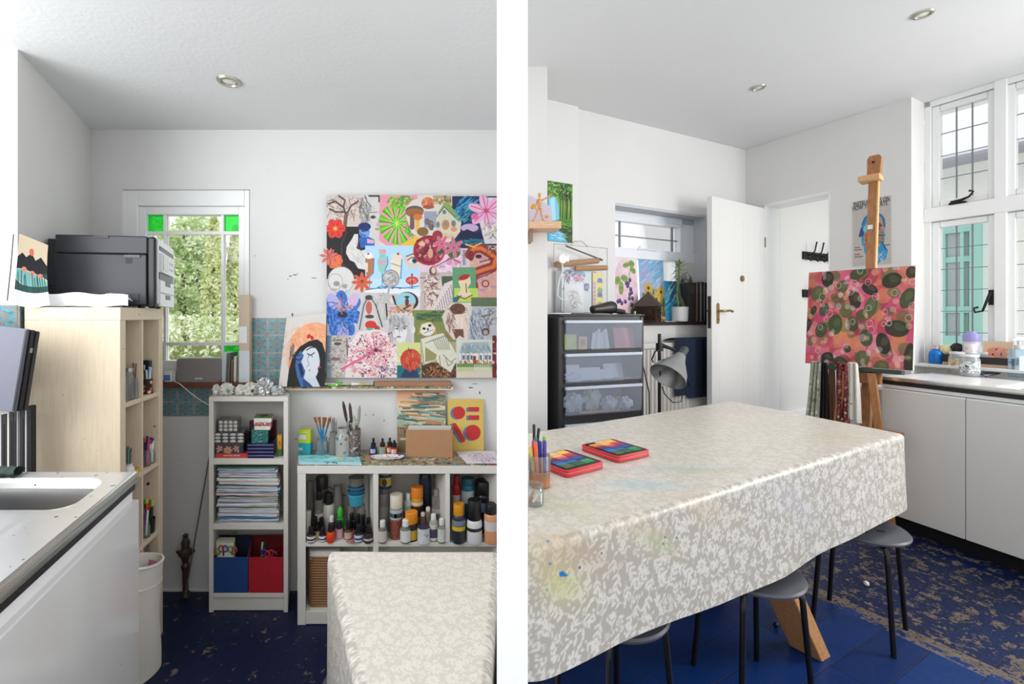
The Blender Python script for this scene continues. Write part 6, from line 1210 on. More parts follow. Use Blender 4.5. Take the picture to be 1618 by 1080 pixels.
# ---- things on top of the cube shelf
def tpos(px, py, z=None): q = FL(px, py, cH if z is None else z); return (q.x, min(q.y, YL - .03), (cH if z is None else z) + .0004)
def tk(py): return min(FL(700, py, cH).y, YL - .03) / 720
k_ = tk(716); p = tpos(481, 717); t = thing('crayon_box', 'upright lime and turquoise carton at the left of the worktop', 'carton', p, -.05); w_ = 9.5 * k_
MB().box(-w_, 0, 0, w_, .03, 17 * k_).build('carton', plast((30, 160, 176), .5), t, bevel=.0008); MB().box(-w_, 0, 17 * k_ + .0002, w_, .03, 38 * k_).build('lid', plast((190, 206, 40), .5), t, bevel=.0008); MB().box(-w_ * .9, -.0008, 23 * k_, w_ * .3, -.0001, 30 * k_).build('white_label', C((214, 216, 226)), t); MB().box(-w_ * .95, -.0008, 6 * k_, -w_ * .3, -.0001, 10 * k_).build('small_label', C((196, 206, 216)), t); text_mesh('lettering', 'oil pastels', .009, WCAP, t, (0, -.0009, 34 * k_), (PI / 2, 0, 0))
t = gjar('brush_jar', 'glass jar of blue-handled brushes standing bristles up', 'jar', tpos(509, 718), 20 * k_, 27 * k_, None, CLEAR); rg = random.Random(2)
for i, (x0, x1) in enumerate([(-6, -8), (-3, -3), (2, 2), (7, 3), (4, 9)]):
    p0 = Vector((-x0 * k_ * .9, .004 * (i % 3), .003)); p1 = Vector((x1 * k_, .006 - .004 * i, 44 * k_)); d = (p1 - p0).normalized(); v = p1 - p0
    q = thing('paint_brush', ['leftmost', 'second from left', 'middle', 'second from right', 'rightmost'][[0, 1, 2, 3, 4][i]] + ' of the blue-handled flat brushes in the glass jar', 'brush', Vector(t.location) + p0, 0, 'blue-handled brushes'); MB().tube([(0, 0, 0), v], [.0026, .004], 8).build('handle', plast((40, 130, 176)), q); MB().tube([v, v + d * .016], .0045, 8).build('ferrule', mat('copper_ferrule', (180, 120, 80), .3, .8), q); MB().tube([v + d * .0165, v + d * .028, v + d * .044], [.0045, .006, .0075], 8).build('bristles', C((150, 92, 46)), q)
t = gjar('brush_jar', 'cloudy jar of thin well-used brushes, second on the worktop', 'jar', tpos(528, 718), 17 * k_, 36 * k_, None, CLOUDY); sticks(t, 6, .014, .004, .15, .02, [(150, 140, 130), (90, 110, 130), (170, 150, 120)], 'brush', .002, [C((200, 196, 190)), C((150, 130, 120))])
gjar('paint_water_jar', 'largest cloudy glass jar streaked with paint', 'jar', tpos(543, 720), 25 * k_, 44 * k_, None, splat('paint_streaked_glass', (170, 168, 162), [(70, 120, 160), (120, 110, 100), (200, 200, 196)], 50, .25, .5, .12))
t = thing('tool_jar', 'paint-crusted jar of palette knives and brushes', 'jar', tpos(560, 720)); MB().lathe([(0, 0), (9 * k_, 0), (9.6 * k_, 10 * k_), (9.6 * k_, 42 * k_), (8.8 * k_, 42 * k_), (8.5 * k_, .004), (0, .004)], 18).build('jar', splat('paint_crusted_glass', (112, 104, 100), [(60, 50, 54), (190, 186, 180), (90, 70, 70), (130, 110, 110)], 90, .45, .2, .4, bp=.3), t)
for i, (xa, xb, h_, c, lab) in enumerate([(-2, -17, 85, (60, 44, 44), 'dark-handled palette knife leaning furthest left'), (0, -7, 82, (72, 50, 50), 'maroon-handled palette knife, upright'), (3, 8, 78, (150, 164, 150), 'pale green speckled brush on the right'), (1, -1, 62, (190, 184, 170), 'short cream brush in the middle'), (4, 4, 56, (60, 80, 76), 'short dark teal brush'), (-4, -8, 54, (70, 84, 96), 'short slate brush on the left')]):
    p0 = Vector((xa * k_, 0, .006)); p1 = Vector((xb * k_, .004 * (i - 2), h_ * k_)) - p0; m_ = p1 * .62
    q = thing('paint_brush' if i > 1 else 'palette_knife', lab + ' in the paint-crusted jar', 'brush' if i > 1 else 'palette knife', Vector(t.location) + p0, 0, 'tools in the paint-crusted jar'); MB().tube([(0, 0, 0), m_], .003, 7).build('shaft', STEEL_LID, q); MB().tube([m_, m_.lerp(p1, .3), m_.lerp(p1, .8), p1], [.004, .0075, .007, .003], 9).build('handle', splat('handle_%d' % i, c, [(220, 216, 206), (60, 60, 60)], 60, .2, .75 if i < 2 else .3), q)
def dropper(label, px, py, h_, c, lab):
    p = tpos(px, py); t = thing('dropper_bottle', label, 'bottle', p); r = 5.6 * k_
    MB().lathe([(0, 0), (r, 0), (r, 9.5 * k_), (r * .55, 11 * k_), (0, 11 * k_)], 16).build('body', plast(c, .2), t); MB().lathe([(0, 11 * k_), (r * .72, 11 * k_), (r * .68, 17 * k_), (r * .3, 18 * k_), (r * .34, h_ * k_ - .003), (r * .2, h_ * k_), (0, h_ * k_)], 14).build('dropper_cap', BLACK, t)
    MB().add([(-r * 1.02 * math.sin(a), -r * 1.02 * math.cos(a), z) for z in (2 * k_, 8.6 * k_) for a in (-.7, -.2, .3, .8)], [(0, 1, 5, 4), (1, 2, 6, 5), (2, 3, 7, 6)]).build('label', C(lab), t)
dropper('blue ink dropper bottle on the worktop', 590, 716.5, 25, (24, 46, 120), (200, 206, 220)); dropper('yellow-labelled dropper bottle right of the blue one', 604.5, 716, 24, (190, 160, 60), (110, 180, 206)); dropper('red-labelled dropper bottle left of the last one', 616, 715, 24, (180, 60, 50), (226, 206, 190)); dropper('red dropper bottle nearest the cardboard box', 623, 717, 22, (196, 56, 46), (232, 222, 206))
cv = Cv(0, 0, 100, 40, 3, (206, 236, 240)).grad(0, 0, 100, 40, (120, 206, 216), (190, 232, 236)); cv.scrib(50, 18, 50, 16, 160, [(90, 190, 200), (60, 170, 186), (160, 224, 226), (220, 240, 240)], 16, 2.5, .6, 0).ell(68, 20, 5, 4, (210, 206, 120)).ell(85, 27, 4, 2, (200, 150, 190)).dots(40, 30, 60, 37, 12, 1.2, [(50, 60, 60)])
pts = [FL(471, 720, cH), FL(566, 717.5, cH), FL(473, 734, cH), FL(572, 735.5, cH)]
t = thing('watercolour_sheet', 'turquoise watercolour sheet lying at the front left of the worktop', 'painting', (pts[0].x, pts[0].y, cH + .0025)); 
def quad(pts, o):
    A, B, Cc, Dd = [q - Vector((o[0], o[1], q.z)) for q in pts]; return lambda u, v: (A.x * (1 - u) * (1 - v) + B.x * u * (1 - v) + Cc.x * (1 - u) * v + Dd.x * u * v, A.y * (1 - u) * (1 - v) + B.y * u * (1 - v) + Cc.y * (1 - u) * v + Dd.y * u * v, .0015 * np.sin(u * 3))
sheet('paper', cv, quad(pts, t.location), t, th=.0012)
b = MB(); t2 = thing('brown_card', 'thin brown card under the turquoise watercolour sheet', 'card', (pts[2].x, pts[2].y, cH + .0004)); b.add([(.003, .003, 0), (.21, .0, 0), (.21, .03, 0), (.003, .04, 0), (.003, .003, .0012), (.21, .0, .0012), (.21, .03, .0012), (.003, .04, .0012)], [(3, 2, 1, 0), (4, 5, 6, 7), (0, 1, 5, 4), (1, 2, 6, 5), (2, 3, 7, 6), (3, 0, 4, 7)]).build('card', C((150, 90, 76)), t2)
p = tpos(596, 724); t = thing('kraft_card', 'kraft card under the paint plate', 'card', p, .25); MB().box(-.055, -.025, 0, .05, .035, .0012).build('card', CARD, t)
p = tpos(612, 726); t = thing('palette_plate', 'oval plate smeared with paint in front of the dropper bottles', 'palette', (p[0], p[1] + .01, p[2] + .0016)); r = 27 * k_
MB().lathe([(0, 0), (r * .75, 0), (r, .010), (r * .98, .0115), (r * .74, .0025), (0, .0025)], 34, sy=.42).build('plate', splat('smeared_plate', (214, 214, 218), [(60, 90, 170), (190, 60, 60), (200, 180, 80), (70, 120, 90), (230, 230, 230), (110, 80, 130)], 45, .35, .3), t)
# cardboard box
p = tpos(678, 722); t = thing('cardboard_box', 'open brown cardboard box in front of the striped painting', 'box', p, -.03); w_ = 36 * k_; hb_ = 42 * k_; th = .002
for nm_, q in (('front_panel', (-w_, 0, 0, w_, th, hb_)), ('back_panel', (-w_, .088, 0, w_, .09, hb_)), ('side_panel', (-w_, th, 0, -w_ + th, .088, hb_)), ('side_panel', (w_ - th, th, 0, w_, .088, hb_)), ('base', (-w_ + th, th, 0, w_ - th, .088, th))): MB().box(*q).build(nm_, CARD, t)
MB().grid(lambda u, v: (-w_ - .012 * u, .002 + .086 * v, hb_ - .03 * u * u), 4, 2, .0015).build('flap', CARD, t)
b = thing('card_stack', 'stack of pale cards filling the cardboard box', 'cards', (p[0], p[1] + .045, p[2] + .0022), -.03)
for i in range(6): MB().box(-w_ + .006, -.036 + .012 * i, 0, w_ - .006, -.030 + .012 * i, hb_ - .004 + .004 * (i % 2)).build('card', C(((216, 216, 210), (190, 200, 196), (224, 220, 212))[i % 3]), b)
cv = Cv(0, 0, 80, 62, 3, (206, 160, 126)).grad(0, 0, 80, 16, (214, 150, 116), (226, 196, 160)).grad(0, 16, 80, 40, (206, 206, 186), (130, 160, 150)).grad(0, 40, 80, 62, (150, 120, 80), (110, 110, 80)); cv.scrib(40, 30, 44, 30, 230, [(60, 120, 120), (226, 216, 190), (90, 80, 60), (176, 120, 80), (60, 100, 100), (210, 180, 140), (120, 160, 150)], 26, 1.6, .75, .04)
Yp = YL - .012; xa, xb, z0, z1 = X(627, Yp), X(703, Yp), cH + .0006, Z(617, Yp); t = thing('striped_painting', 'seascape painting of teal and orange stripes propped on the wall behind the box', 'painting', (xa, Yp - .045, z0))
sheet('canvas_sheet', cv, lambda u, v: ((xb - xa) * u + .008 * v, .045 * (1 - v), (z1 - z0) * (1 - v)), t, th=.0015)
cv = Cv(0, 0, 57, 82, 4, (214, 186, 96)).grain(5)          # plain stand-in: red bars and discs edged blue
for dx, dy, c in ((-3.2, .8, (50, 120, 170)), (-1.6, .4, (60, 140, 190)), (0, 0, (196, 48, 44))):
    cv.ell(18 + dx, 22 + dy, 10, 10, c).rect(33 + dx, 13 + dy, 50 + dx, 20 + dy, c).rect(33 + dx, 26 + dy, 50 + dx, 33 + dy, c).ln([(11 + dx, 42 + dy), (24 + dx, 64 + dy)], 8, c).ell(40 + dx, 53 + dy, 12, 12, c)
Yp = YL - .01; xa, xb, z1 = X(707, Yp), X(764, Yp), Z(630, Yp); t = thing('yellow_card_picture', 'yellow card painted with red shapes shaded blue, leaning on the wall', 'painting', (xa, Yp - .03, cH + .0006)); sheet('card', cv, lambda u, v: ((xb - xa) * u, .03 * (1 - v), (z1 - cH) * (1 - v)), t, th=.0015)
cv = Cv(0, 0, 70, 22, 4, (224, 220, 228)); cv.scrib(40, 11, 24, 8, 60, [(170, 140, 180), (150, 120, 160), (196, 170, 200)], 8, .9, .7); pts = [FL(720, 714, cH), FL(782, 713, cH), FL(738, 733, cH), FL(790, 733, cH)]
pts[3].x = min(pts[3].x, part_x(pts[3].y, -1) - .005); pts[1].x = min(pts[1].x, part_x(pts[1].y, -1) - .005); t = thing('drawing_sheet', 'white sheet with a faint purple drawing at the right of the worktop', 'drawing', (pts[0].x, pts[0].y, cH + .003)); sheet('paper', cv, quad(pts, t.location), t, th=.0012)

# ---- ledge on the wall with tubes
zl = Z(611.5, YL - .05); la, lb = X(457, YL), X(716, YL - .05)
t = thing('wall_ledge', 'narrow paint-crusted ledge on the wall below the collage', 'shelf', (la, YL, zl)); MB().box(0, -.05, -.014, lb - la, -.0005, 0).build('board', wood('pale_ledge_wood', (206, 190, 160), (224, 210, 184), (2, 20, 20), .6), t); MB().box(.0, -.0505, -.0002, lb - la, -.001, .003).build('paint_crust', TOPS, t); MB().box(.01, -.0514, -.006, lb - la - .01, -.0502, .001).build('edge_paint', TOPS, t)
lz = zl + .0034
def tube_lying(label, px, l, c, cc, dz=0.0, rz=.0): 
    Y = YL - .03; t = thing('paint_tube', label, 'paint tube', (X(px, Y), Y, lz + .009 + dz), rz); MB().grid(lambda u, v: (l * (u - .5), .009 * math.cos(v * 6.283) * (1 - .2 * u), .0085 * math.sin(v * 6.283) * (1 - .9 * u)), 8, 12).build('tube', mat('tube_%d_%d_%d' % c, c, .35), t); MB().tube([(-l / 2 - .012, 0, 0), (-l / 2 + .001, 0, 0)], .006, 10).build('cap', plast(cc), t); MB().tube([(-.1 * l, 0, .0), (.15 * l, 0, 0)], [.0093, .009], 12).build('label_band', C(cc), t)
tube_lying('white paint tube with a green band at the left of the ledge', 535, .13, (226, 226, 224), (90, 180, 60)); tube_lying('white paint tube with a yellow band on the ledge', 572, .10, (230, 230, 228), (190, 170, 90), 0, .05)
t = thing('green_tube_cap', 'green tube lying at the left end of the ledge', 'paint tube', (X(524, YL - .042), YL - .042, lz + .0062)); MB().tube([(-.02, 0, 0), (.02, 0, 0)], .006, 10).build('tube', plast((110, 190, 60)), t); MB().tube([(.0205, 0, 0), (.03, 0, 0)], .005, 10).build('cap', WCAP, t)
Y = YL - .028; t = thing('wood_batten', 'brown wooden batten lying on the ledge under the collage', 'batten', (X(592, Y), Y, lz)); MB().box(0, -.012, 0, X(713, Y) - X(592, Y), .012, .0225).build('batten', wood('brown_batten', (150, 106, 76), (176, 130, 96), (3, 20, 20), .6), t, bevel=.001); MB().box(-.004, -.0122, .0, -.0002, .0122, .0227).build('dark_end', BLACK, t)
t = thing('paint_stirrer', 'paint-caked upright strip at the left end of the collage', 'strip', (X(513, YL - .02), YL - .02, lz)); MB().box(-.006, -.005, 0, .006, .005, Z(590, YL - .02) - lz).build('strip', TOPS, t)

# ---- pictures on the wall
art_left()

# ---- window sill
zsl = Z(604, YL - .05) + .0004
def sill(px, dy): return (X(px, YL + dy), YL + dy, zsl)
t = thing('speaker', 'grey wireless speaker on the window sill', 'speaker', sill(314, -.04)); w_ = 35 * (YL - .04) / 720; hs_ = 37 * (YL - .04) / 720
MB().prism([(x, z + hs_ / 2) for x, z in rrect(2 * w_, hs_, .012, 5)], -.0, .07, 'y').build('grille', mat('grey_mesh_grille', (132, 128, 126), .6, bp=.5, sc=900), t); MB().prism([(x, z + hs_ / 2) for x, z in rrect(2 * w_ + .004, hs_ + .003, .013, 5)], .012, .08, 'y').build('shell', mat('silver_shell', (168, 166, 164), .4), t); MB().box(-.017, -.0012, .014, .017, -.0001, .021).build('badge', mat('pale_badge', (222, 218, 214), .3), t)
text_mesh('badge_text', 'SONOS', .006, C((110, 106, 104)), t, (0, -.0014, .0175), (PI / 2, 0, 0))
bk = [(352, 7, 46, (196, 206, 206), 'white book leaning at the left of the sill books', .14), (361, 2.5, 46, (110, 112, 108), 'thin grey-edged book, second on the sill', .1), (366, 3, 34, (120, 96, 80), 'short brown book, third on the sill', .06), (371, 4, 40, (222, 216, 204), 'cream paperback in the middle of the sill books', .04), (377, 4, 52, (150, 160, 140), 'sage-green tall book on the sill', .08), (382.5, 4, 52, (216, 222, 220), 'pale tall book on the sill', .05), (388.5, 5, 40, (92, 62, 48), 'dark brown book at the right end of the sill', .0)]
for i, (px, w_, h_, c, lab, tl_) in enumerate(bk):
    Y = YL - .03; k_ = Y / 720; t = thing('book', lab, 'book', (X(px, Y), Y, zsl), 0, 'books on the window sill', rot=(0, tl_ * .35, 0)); w_ *= k_ / 2; MB().box(-w_, 0, 0, w_, .07, h_ * k_).build('cover', mat('book_%d_%d_%d' % c, c, .6), t, bevel=.0008); MB().box(-w_ * .8, .003, .002, w_ * .8, .0702, h_ * k_ + .0006).build('pages', PAPER, t)
Y = YL - .045; t = thing('cardboard_tube_box', 'tall kraft and white carton standing at the right of the window', 'carton', (X(386, Y), Y, zsl)); k_ = Y / 720; MB().box(-8 * k_, 0, 0, 8 * k_, .03, 138 * k_).build('carton', mat('pale_kraft', (206, 186, 164), .7), t, bevel=.001); MB().box(-8.1 * k_, -.0008, 62 * k_, 4 * k_, 0, 88 * k_).build('white_label', PAPER, t); MB().box(-8.2 * k_, -.0012, 0, 8.2 * k_, .0, 50 * k_).build('white_lower_face', mat('blue_white_card', (214, 222, 226), .7), t)
t = thing('blue_packet', 'small blue and white packet on the sill left of the speaker', 'packet', sill(265, -.035)); MB().box(-.018, 0, 0, .016, .025, .05).build('packet', PAPER, t, bevel=.002); MB().box(-.0182, -.0006, .006, .012, .0, .034).build('blue_face', C((90, 130, 196)), t)
t = thing('white_charger', 'white plug charger beside the grey speaker', 'charger', sill(275, -.02)); MB().box(-.006, 0, 0, .006, .02, .06).build('plug', WCAP, t, bevel=.002)
t = thing('speaker_cable', 'thin white cable hanging from the sill to the bookcase', 'cable', sill(275, -.052)); q0 = Vector(t.location); MB().tube([Vector(P(x, y, YL - d)) - q0 for x, y, d in ((275, 602, .05), (284, 606, .063), (298, 618, .06), (314, 630, .05), (332, 641, .04))], .0018, 6).build('cable', WCAP, t)

# ---- iron stand and thin rod on the floor below the window
RUST = mat('dark_bronze', (78, 62, 54), .5, .4, var=.3, bp=.3)
q = FL(297, 938); t = thing('bronze_ornament', 'dark bronze ornamental stand on the floor by the wall', 'ornament', (q.x, q.y - .02, 0)); MB().lathe([(0, 0), (.024, 0), (.024, .012), (.012, .03), (.014, .12), (.02, .15), (.012, .165), (.019, .19), (.03, .205), (.03, .222), (.016, .235), (.019, .262), (.009, .285), (.013, .297), (0, .307)], 14).build('column', RUST, t)
for s_ in (-1, 1): MB().tube([(0, 0, .212), (s_ * .034, 0, .208), (s_ * .04, -.002, .222)], [.007, .006, .008], 8).build('scroll_arm', RUST, t)
t = thing('thin_rod', 'thin brown rod leaning between the floor and the white bookcase', 'rod', (q.x + .012, q.y - .05, 0)); MB().tube([(0, 0, 0), (X(330, YL - .1) - q.x - .02, .03, Z(690, YL - .1))], .0035, 8).build('rod', mat('brown_rod', (110, 96, 88), .5), t); MB().tube([(0, 0, 0), (.0015, .0008, .012)], .0048, 8).build('ferrule', BLACK, t)

# ---- table at the front with its cloth, stool under it

TL = .76; qa = FL(518, 866, TL) + Vector((.022, -.02, 0)); qb = FL(560, 1075, TL) + Vector((.022, 0, 0)); dl = (qb - qa); 
LTq = [Vector((qa.x, qa.y)), Vector((part_x(qa.y, -1) - .03, qa.y)), Vector((.024, .62)), Vector((qa.x + dl.x * 1.42, qa.y + dl.y * 1.42))]
t = thing('dining_table', 'table under the patterned cloth at the front of the left room', 'table', (0, 0, 0)); ins = [LTq[0] + Vector((.02, -.02)), LTq[1] + Vector((-.01, -.02)), LTq[2] + Vector((-.012, .02)), LTq[3] + Vector((.02, .02))]
MB().prism([tuple(v) for v in reversed(ins)], TL - .034, TL - .005).build('tabletop', wood('oiled_oak', (176, 122, 70), (206, 152, 96), (3, 14, 14), .4), t)
for v in ins: 
    c = (ins[0] + ins[1] + ins[2] + ins[3]) / 4; e = v.lerp(c, .42); MB().box(e.x - .02, e.y - .02, 0, e.x + .02, e.y + .02, TL - .0345).build('leg', MATS['oiled_oak'], t)
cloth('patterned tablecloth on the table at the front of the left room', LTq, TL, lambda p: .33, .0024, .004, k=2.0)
STOOLM = mat('dark_grey_plastic_seat', (74, 76, 84), .42)
def stool(label, loc, rz):
    t = thing('stool', label, 'stool', loc, rz, 'round black stools'); zs = .442
    R = .168; n = 40; b = MB(); hol = [(0, 0)] + [(.075 * math.cos(i * PI / 3 + .4), .075 * math.sin(i * PI / 3 + .4)) for i in range(6)]
    MB().lathe([(0, zs - .022), (R * .9, zs - .022), (R * .985, zs - .016), (R, zs - .008), (R * .97, zs - .001), (R * .86, zs + .003), (R * .5, zs + .002), (0, zs + .001)], 48).build('seat', STOOLM, t)
    for i, (x, y) in enumerate(hol): MB().lathe([(0, zs + .0018), (.0135, zs + .0035), (.0145, zs + .0028), (.0138, zs + .001)], 16, (x, y, 0)).build('seat_hole', mat('dark_hole', (16, 15, 15), .8), t)
    for i in range(4):
        a = i * PI / 2 + PI / 4; c, s_ = math.cos(a), math.sin(a); MB().tube([(c * .05, s_ * .05, zs - .030), (c * .12, s_ * .12, zs - .030), (c * .142, s_ * .142, zs - .037), (c * .152, s_ * .152, zs - .056), (c * .155, s_ * .155, zs - .09), (c * .185, s_ * .185, .0)], .0095, 10).build('leg', mat('black_tube_steel', (17, 17, 18), .3, .2), t)
    return t
stool('dark stool seat peeking out under the corner of the left table', (-.165, 1.13, 0), .3)
# paint marks on the back wall
mk = MB(); rg = random.Random(5)
for (px, py, w_, h_) in [(459, 436, 6, 1.4), (466, 434, 7, 1.6), (455, 441, 2, 1.5), (470, 432, 3, 1), (496, 439, 10, 1.2), (403, 404, 1.5, 1.5), (462, 497, 3, 5), (655, 690, 3, 4), (607, 664, 2, 2.4), (590, 655, 2, 2), (750, 606, 12, 1), (744, 612, 8, 2), (758, 620, 2, 6), (578, 655, 1.5, 1.5), (468, 693, 2.5, 2), (463, 696, 1.5, 1)]:
    k_ = YL / 720; mk.add([(X(px, YL) + w_ * k_ * .5 * math.cos(a) * (.7 + .5 * rg.random()), YL - .0006, Z(py, YL) + h_ * k_ * .5 * math.sin(a) * (.7 + .5 * rg.random())) for a in [i * PI / 5 for i in range(10)]], [tuple(range(9, -1, -1))])
o = mk.build('paint_spots', mat('dark_paint_marks', (62, 66, 72), .6), bpy.data.objects['wall_back'], smooth=False); o.parent = None; struct(o)
# ---- garden outside the window: hedge, broad tree and columnar conifers
garden()
# ================================================================== ROOM ON THE RIGHT
def v3(v, z=0.0): return Vector((v.x, v.y, z))
OAK = MATS['oiled_oak']
# ---- long table with its cloth
TR = .82
R_ = FL(1428, 684, TR); Bk = FL(1155, 632, TR); Fl = FL(834, 868, TR)
q_fl = Vector((part_x(1.05, 1) + .028, 1.05)); q_bl = Vector((.325, 2.081)); q_r = Vector((R_.x, R_.y)); q_b = Vector((Bk.x, Bk.y))
ed = (q_r - q_fl).normalized(); en_ = (q_b - q_r).normalized()
q_r2 = q_r - ed * .022 + en_ * .012; q_b2 = q_b - ed * .022 - en_ * .02; q_f2 = q_fl + en_ * .012; q_l2 = q_bl + Vector((.0, -.02))
t = thing('dining_table', 'long table with slanting oak legs under the cloth in the right room', 'table', (0, 0, 0)); ii = [v + ((q_r2 + q_b2 + q_f2 + q_l2) / 4 - v).normalized() * .025 for v in (q_f2, q_r2, q_b2, q_l2)]
MB().prism([tuple(v) for v in ii], TR - .045, TR - .004).build('tabletop', OAK, t)
b1, b2, b3 = FL(1248, 1020), FL(1299, 1046), FL(1313, 1037)
b4 = b1 + b3 - b2; k_ = .53
def leg(base, dx):
    vs = [q + Vector((0, 0, 0)) for q in base] + [q + Vector((dx.x, dx.y, TR - .0455)) for q in base]
    MB().add(vs, [(3, 2, 1, 0), (4, 5, 6, 7), (0, 1, 5, 4), (1, 2, 6, 5), (2, 3, 7, 6), (3, 0, 4, 7)]).build('leg', OAK, t, bevel=.003)
DX = v3(-ed * k_); leg([b1, b2, b3, b4], DX); off = v3(en_ * .42); leg([q + off for q in (b1, b2, b3, b4)], DX)
MB().box(.40, 1.88, 0, .47, 1.95, TR - .0455).build('leg', OAK, t, bevel=.003)
def hemz(p):
    s = (Vector(p) - q_f2).dot(ed) / 2.1; s = min(1, max(0, s)); xs = (0, .12, .24, .33, .5, .65, .8, .95, 1); hs = (.53, .522, .508, .492, .478, .486, .49, .488, .488)
    return float(np.interp(s, xs, hs)) - .004
def tp(px, py): q = FL(px, py, TR); return (q.x, q.y)
def fr(px, py):
    """spot on the front drop, unfolded next to the tabletop"""
    d = Vector(((px - PP) / F, 1.0)); n = Vector((ed.y, -ed.x)); s = (q_f2 - d * 0).dot(n) / d.dot(n); p = d * s; z = Z(py, p.y); return tuple(p + n * (TR - z))
st = []
for (px, py, rx, ry, c, al, f_) in [(1010, 765, .14, .05, (150, 190, 210), .45, tp), (1060, 740, .3, .03, (150, 176, 196), .3, tp), (1120, 745, .16, .03, (180, 190, 140), .35, tp), (900, 800, .1, .06, (190, 196, 150), .4, tp), (1000, 720, .12, .03, (196, 190, 160), .4, tp), (1180, 650, .2, .05, (214, 190, 180), .4, tp), (1320, 690, .12, .06, (200, 196, 150), .35, tp), (860, 900, .12, .09, (196, 176, 130), .5, fr), (880, 925, .09, .04, (190, 196, 130), .5, fr), (1000, 840, .2, .06, (206, 190, 160), .4, fr), (1100, 800, .2, .06, (206, 190, 160), .4, fr), (1030, 860, .08, .03, (170, 190, 140), .4, fr), (1250, 800, .25, .07, (190, 190, 206), .3, fr), (960, 700, .3, .05, (206, 204, 170), .3, tp), (900, 870, .2, .05, (186, 160, 130), .4, fr)]:
    x, y = f_(px, py); st.append((x, y, rx, ry, c, al))
fk = []
for (px, py, r, c) in [(877, 907, .007, (20, 110, 190)), (883, 909, .004, (40, 120, 160)), (858, 892, .003, (80, 110, 170)), (905, 897, .003, (60, 60, 120)), (940, 875, .003, (60, 80, 130)), (1037, 860, .004, (90, 150, 90)), (1058, 851, .004, (40, 130, 150)), (845, 933, .004, (90, 170, 80)), (863, 857, .003, (60, 140, 190)), (1223, 795, .004, (40, 140, 180)), (1380, 735, .004, (60, 60, 70)), (1040, 850, .003, (60, 60, 60))]:
    x, y = fr(px, py); fk += [(x, y, r, c), (x + r * 1.2, y + .2 * r, r * .7, c)]
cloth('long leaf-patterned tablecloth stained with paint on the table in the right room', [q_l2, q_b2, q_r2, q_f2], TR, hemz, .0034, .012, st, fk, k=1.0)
# ---- stools
def find(lab): return [o for o in bpy.data.objects if o.get('label') == lab][0]
s0_ = find('dark stool seat peeking out under the corner of the left table')
s1_ = dup(s0_, (1.76, 1.99, 0), math.radians(38), 'round black stool beside the far right corner of the long table')
s2_ = dup(s0_, (1.065, 1.65, 0), math.radians(5), 'round black stool in front of the slanting oak table leg')
s3_ = dup(s0_, (.50, 1.45, 0), math.radians(22), 'round black stool mostly hidden under the left part of the tablecloth')
q = FL(1369, 925); t = thing('white_bead', 'small white ball on the blue floor between the stools and sink', 'ball', (q.x, q.y, 0)); MB().ball((0, 0, .012), .012).build('ball', WCAP, t)
q = FL(1226, 990); t = thing('dark_bead', 'small dark ball on the floor behind the middle stool', 'ball', (q.x, q.y, 0)); MB().ball((0, 0, .011), .011).build('ball', BLACK, t)
# ---- paint tins on the table
REDT = mat('red_enamel_tin', (206, 44, 52), .3); PINKL = mat('pale_red_lid_edge', (226, 150, 150), .3)
def pans(label, c, rz, w_, d_, seed):
    t = thing('watercolour_tin', label, 'paint tin', (c[0], c[1], TR + .0025), rz); rg = random.Random(seed)
    MB().prism(rrect(w_, d_, .014, 5), 0, .010).build('base', REDT, t, bevel=.001); MB().prism(rrect(w_ - .004, d_ - .004, .013, 5), .0101, .0125).build('seam', PINKL, t); MB().prism(rrect(w_, d_, .014, 5), .0126, .022).build('tray', REDT, t, bevel=.001); MB().prism(rrect(w_ - .012, d_ - .014, .01, 4), .0221, .0228).build('pan_bed', mat('black_tray', (26, 24, 26), .4), t)
    cols = [[(40, 38, 40), (214, 200, 170), (236, 200, 90)], [(236, 160, 60), (240, 190, 100), (240, 206, 80)], [(226, 120, 50), (240, 180, 150), (226, 80, 70)], [(120, 40, 60), (226, 110, 110), (190, 50, 80)], [(70, 50, 90), (170, 60, 90), (110, 60, 140)], [(40, 90, 170), (40, 70, 150), (60, 80, 160)], [(60, 120, 190), (40, 110, 170), (30, 60, 120)], [(70, 110, 70), (40, 90, 80), (70, 160, 90)], [(90, 100, 70), (50, 100, 70), (40, 140, 90)]]
    n = len(cols); cw_ = (w_ - .05) / 3; rh = (d_ - .03) / n
    for j in range(n):
        for i in range(3):
            x = -w_ / 2 + .014 + i * (cw_ + .004); y = d_ / 2 - .014 - (j + 1) * rh; c_ = cols[j][i]; MB().box(x, y + .0018, .0229, x + cw_, y + rh - .0005, .0262).build('paint_pan', plast(c_, .5), t, bevel=.0006)
    return t
tA = pans('red watercolour tin nearest the pen cup', (.392, 1.615), math.radians(33), .185, .18, 1)
tB = pans('red watercolour tin further from the pen cup, towards the table middle', (.617, 1.768), math.radians(30), .178, .185, 2)
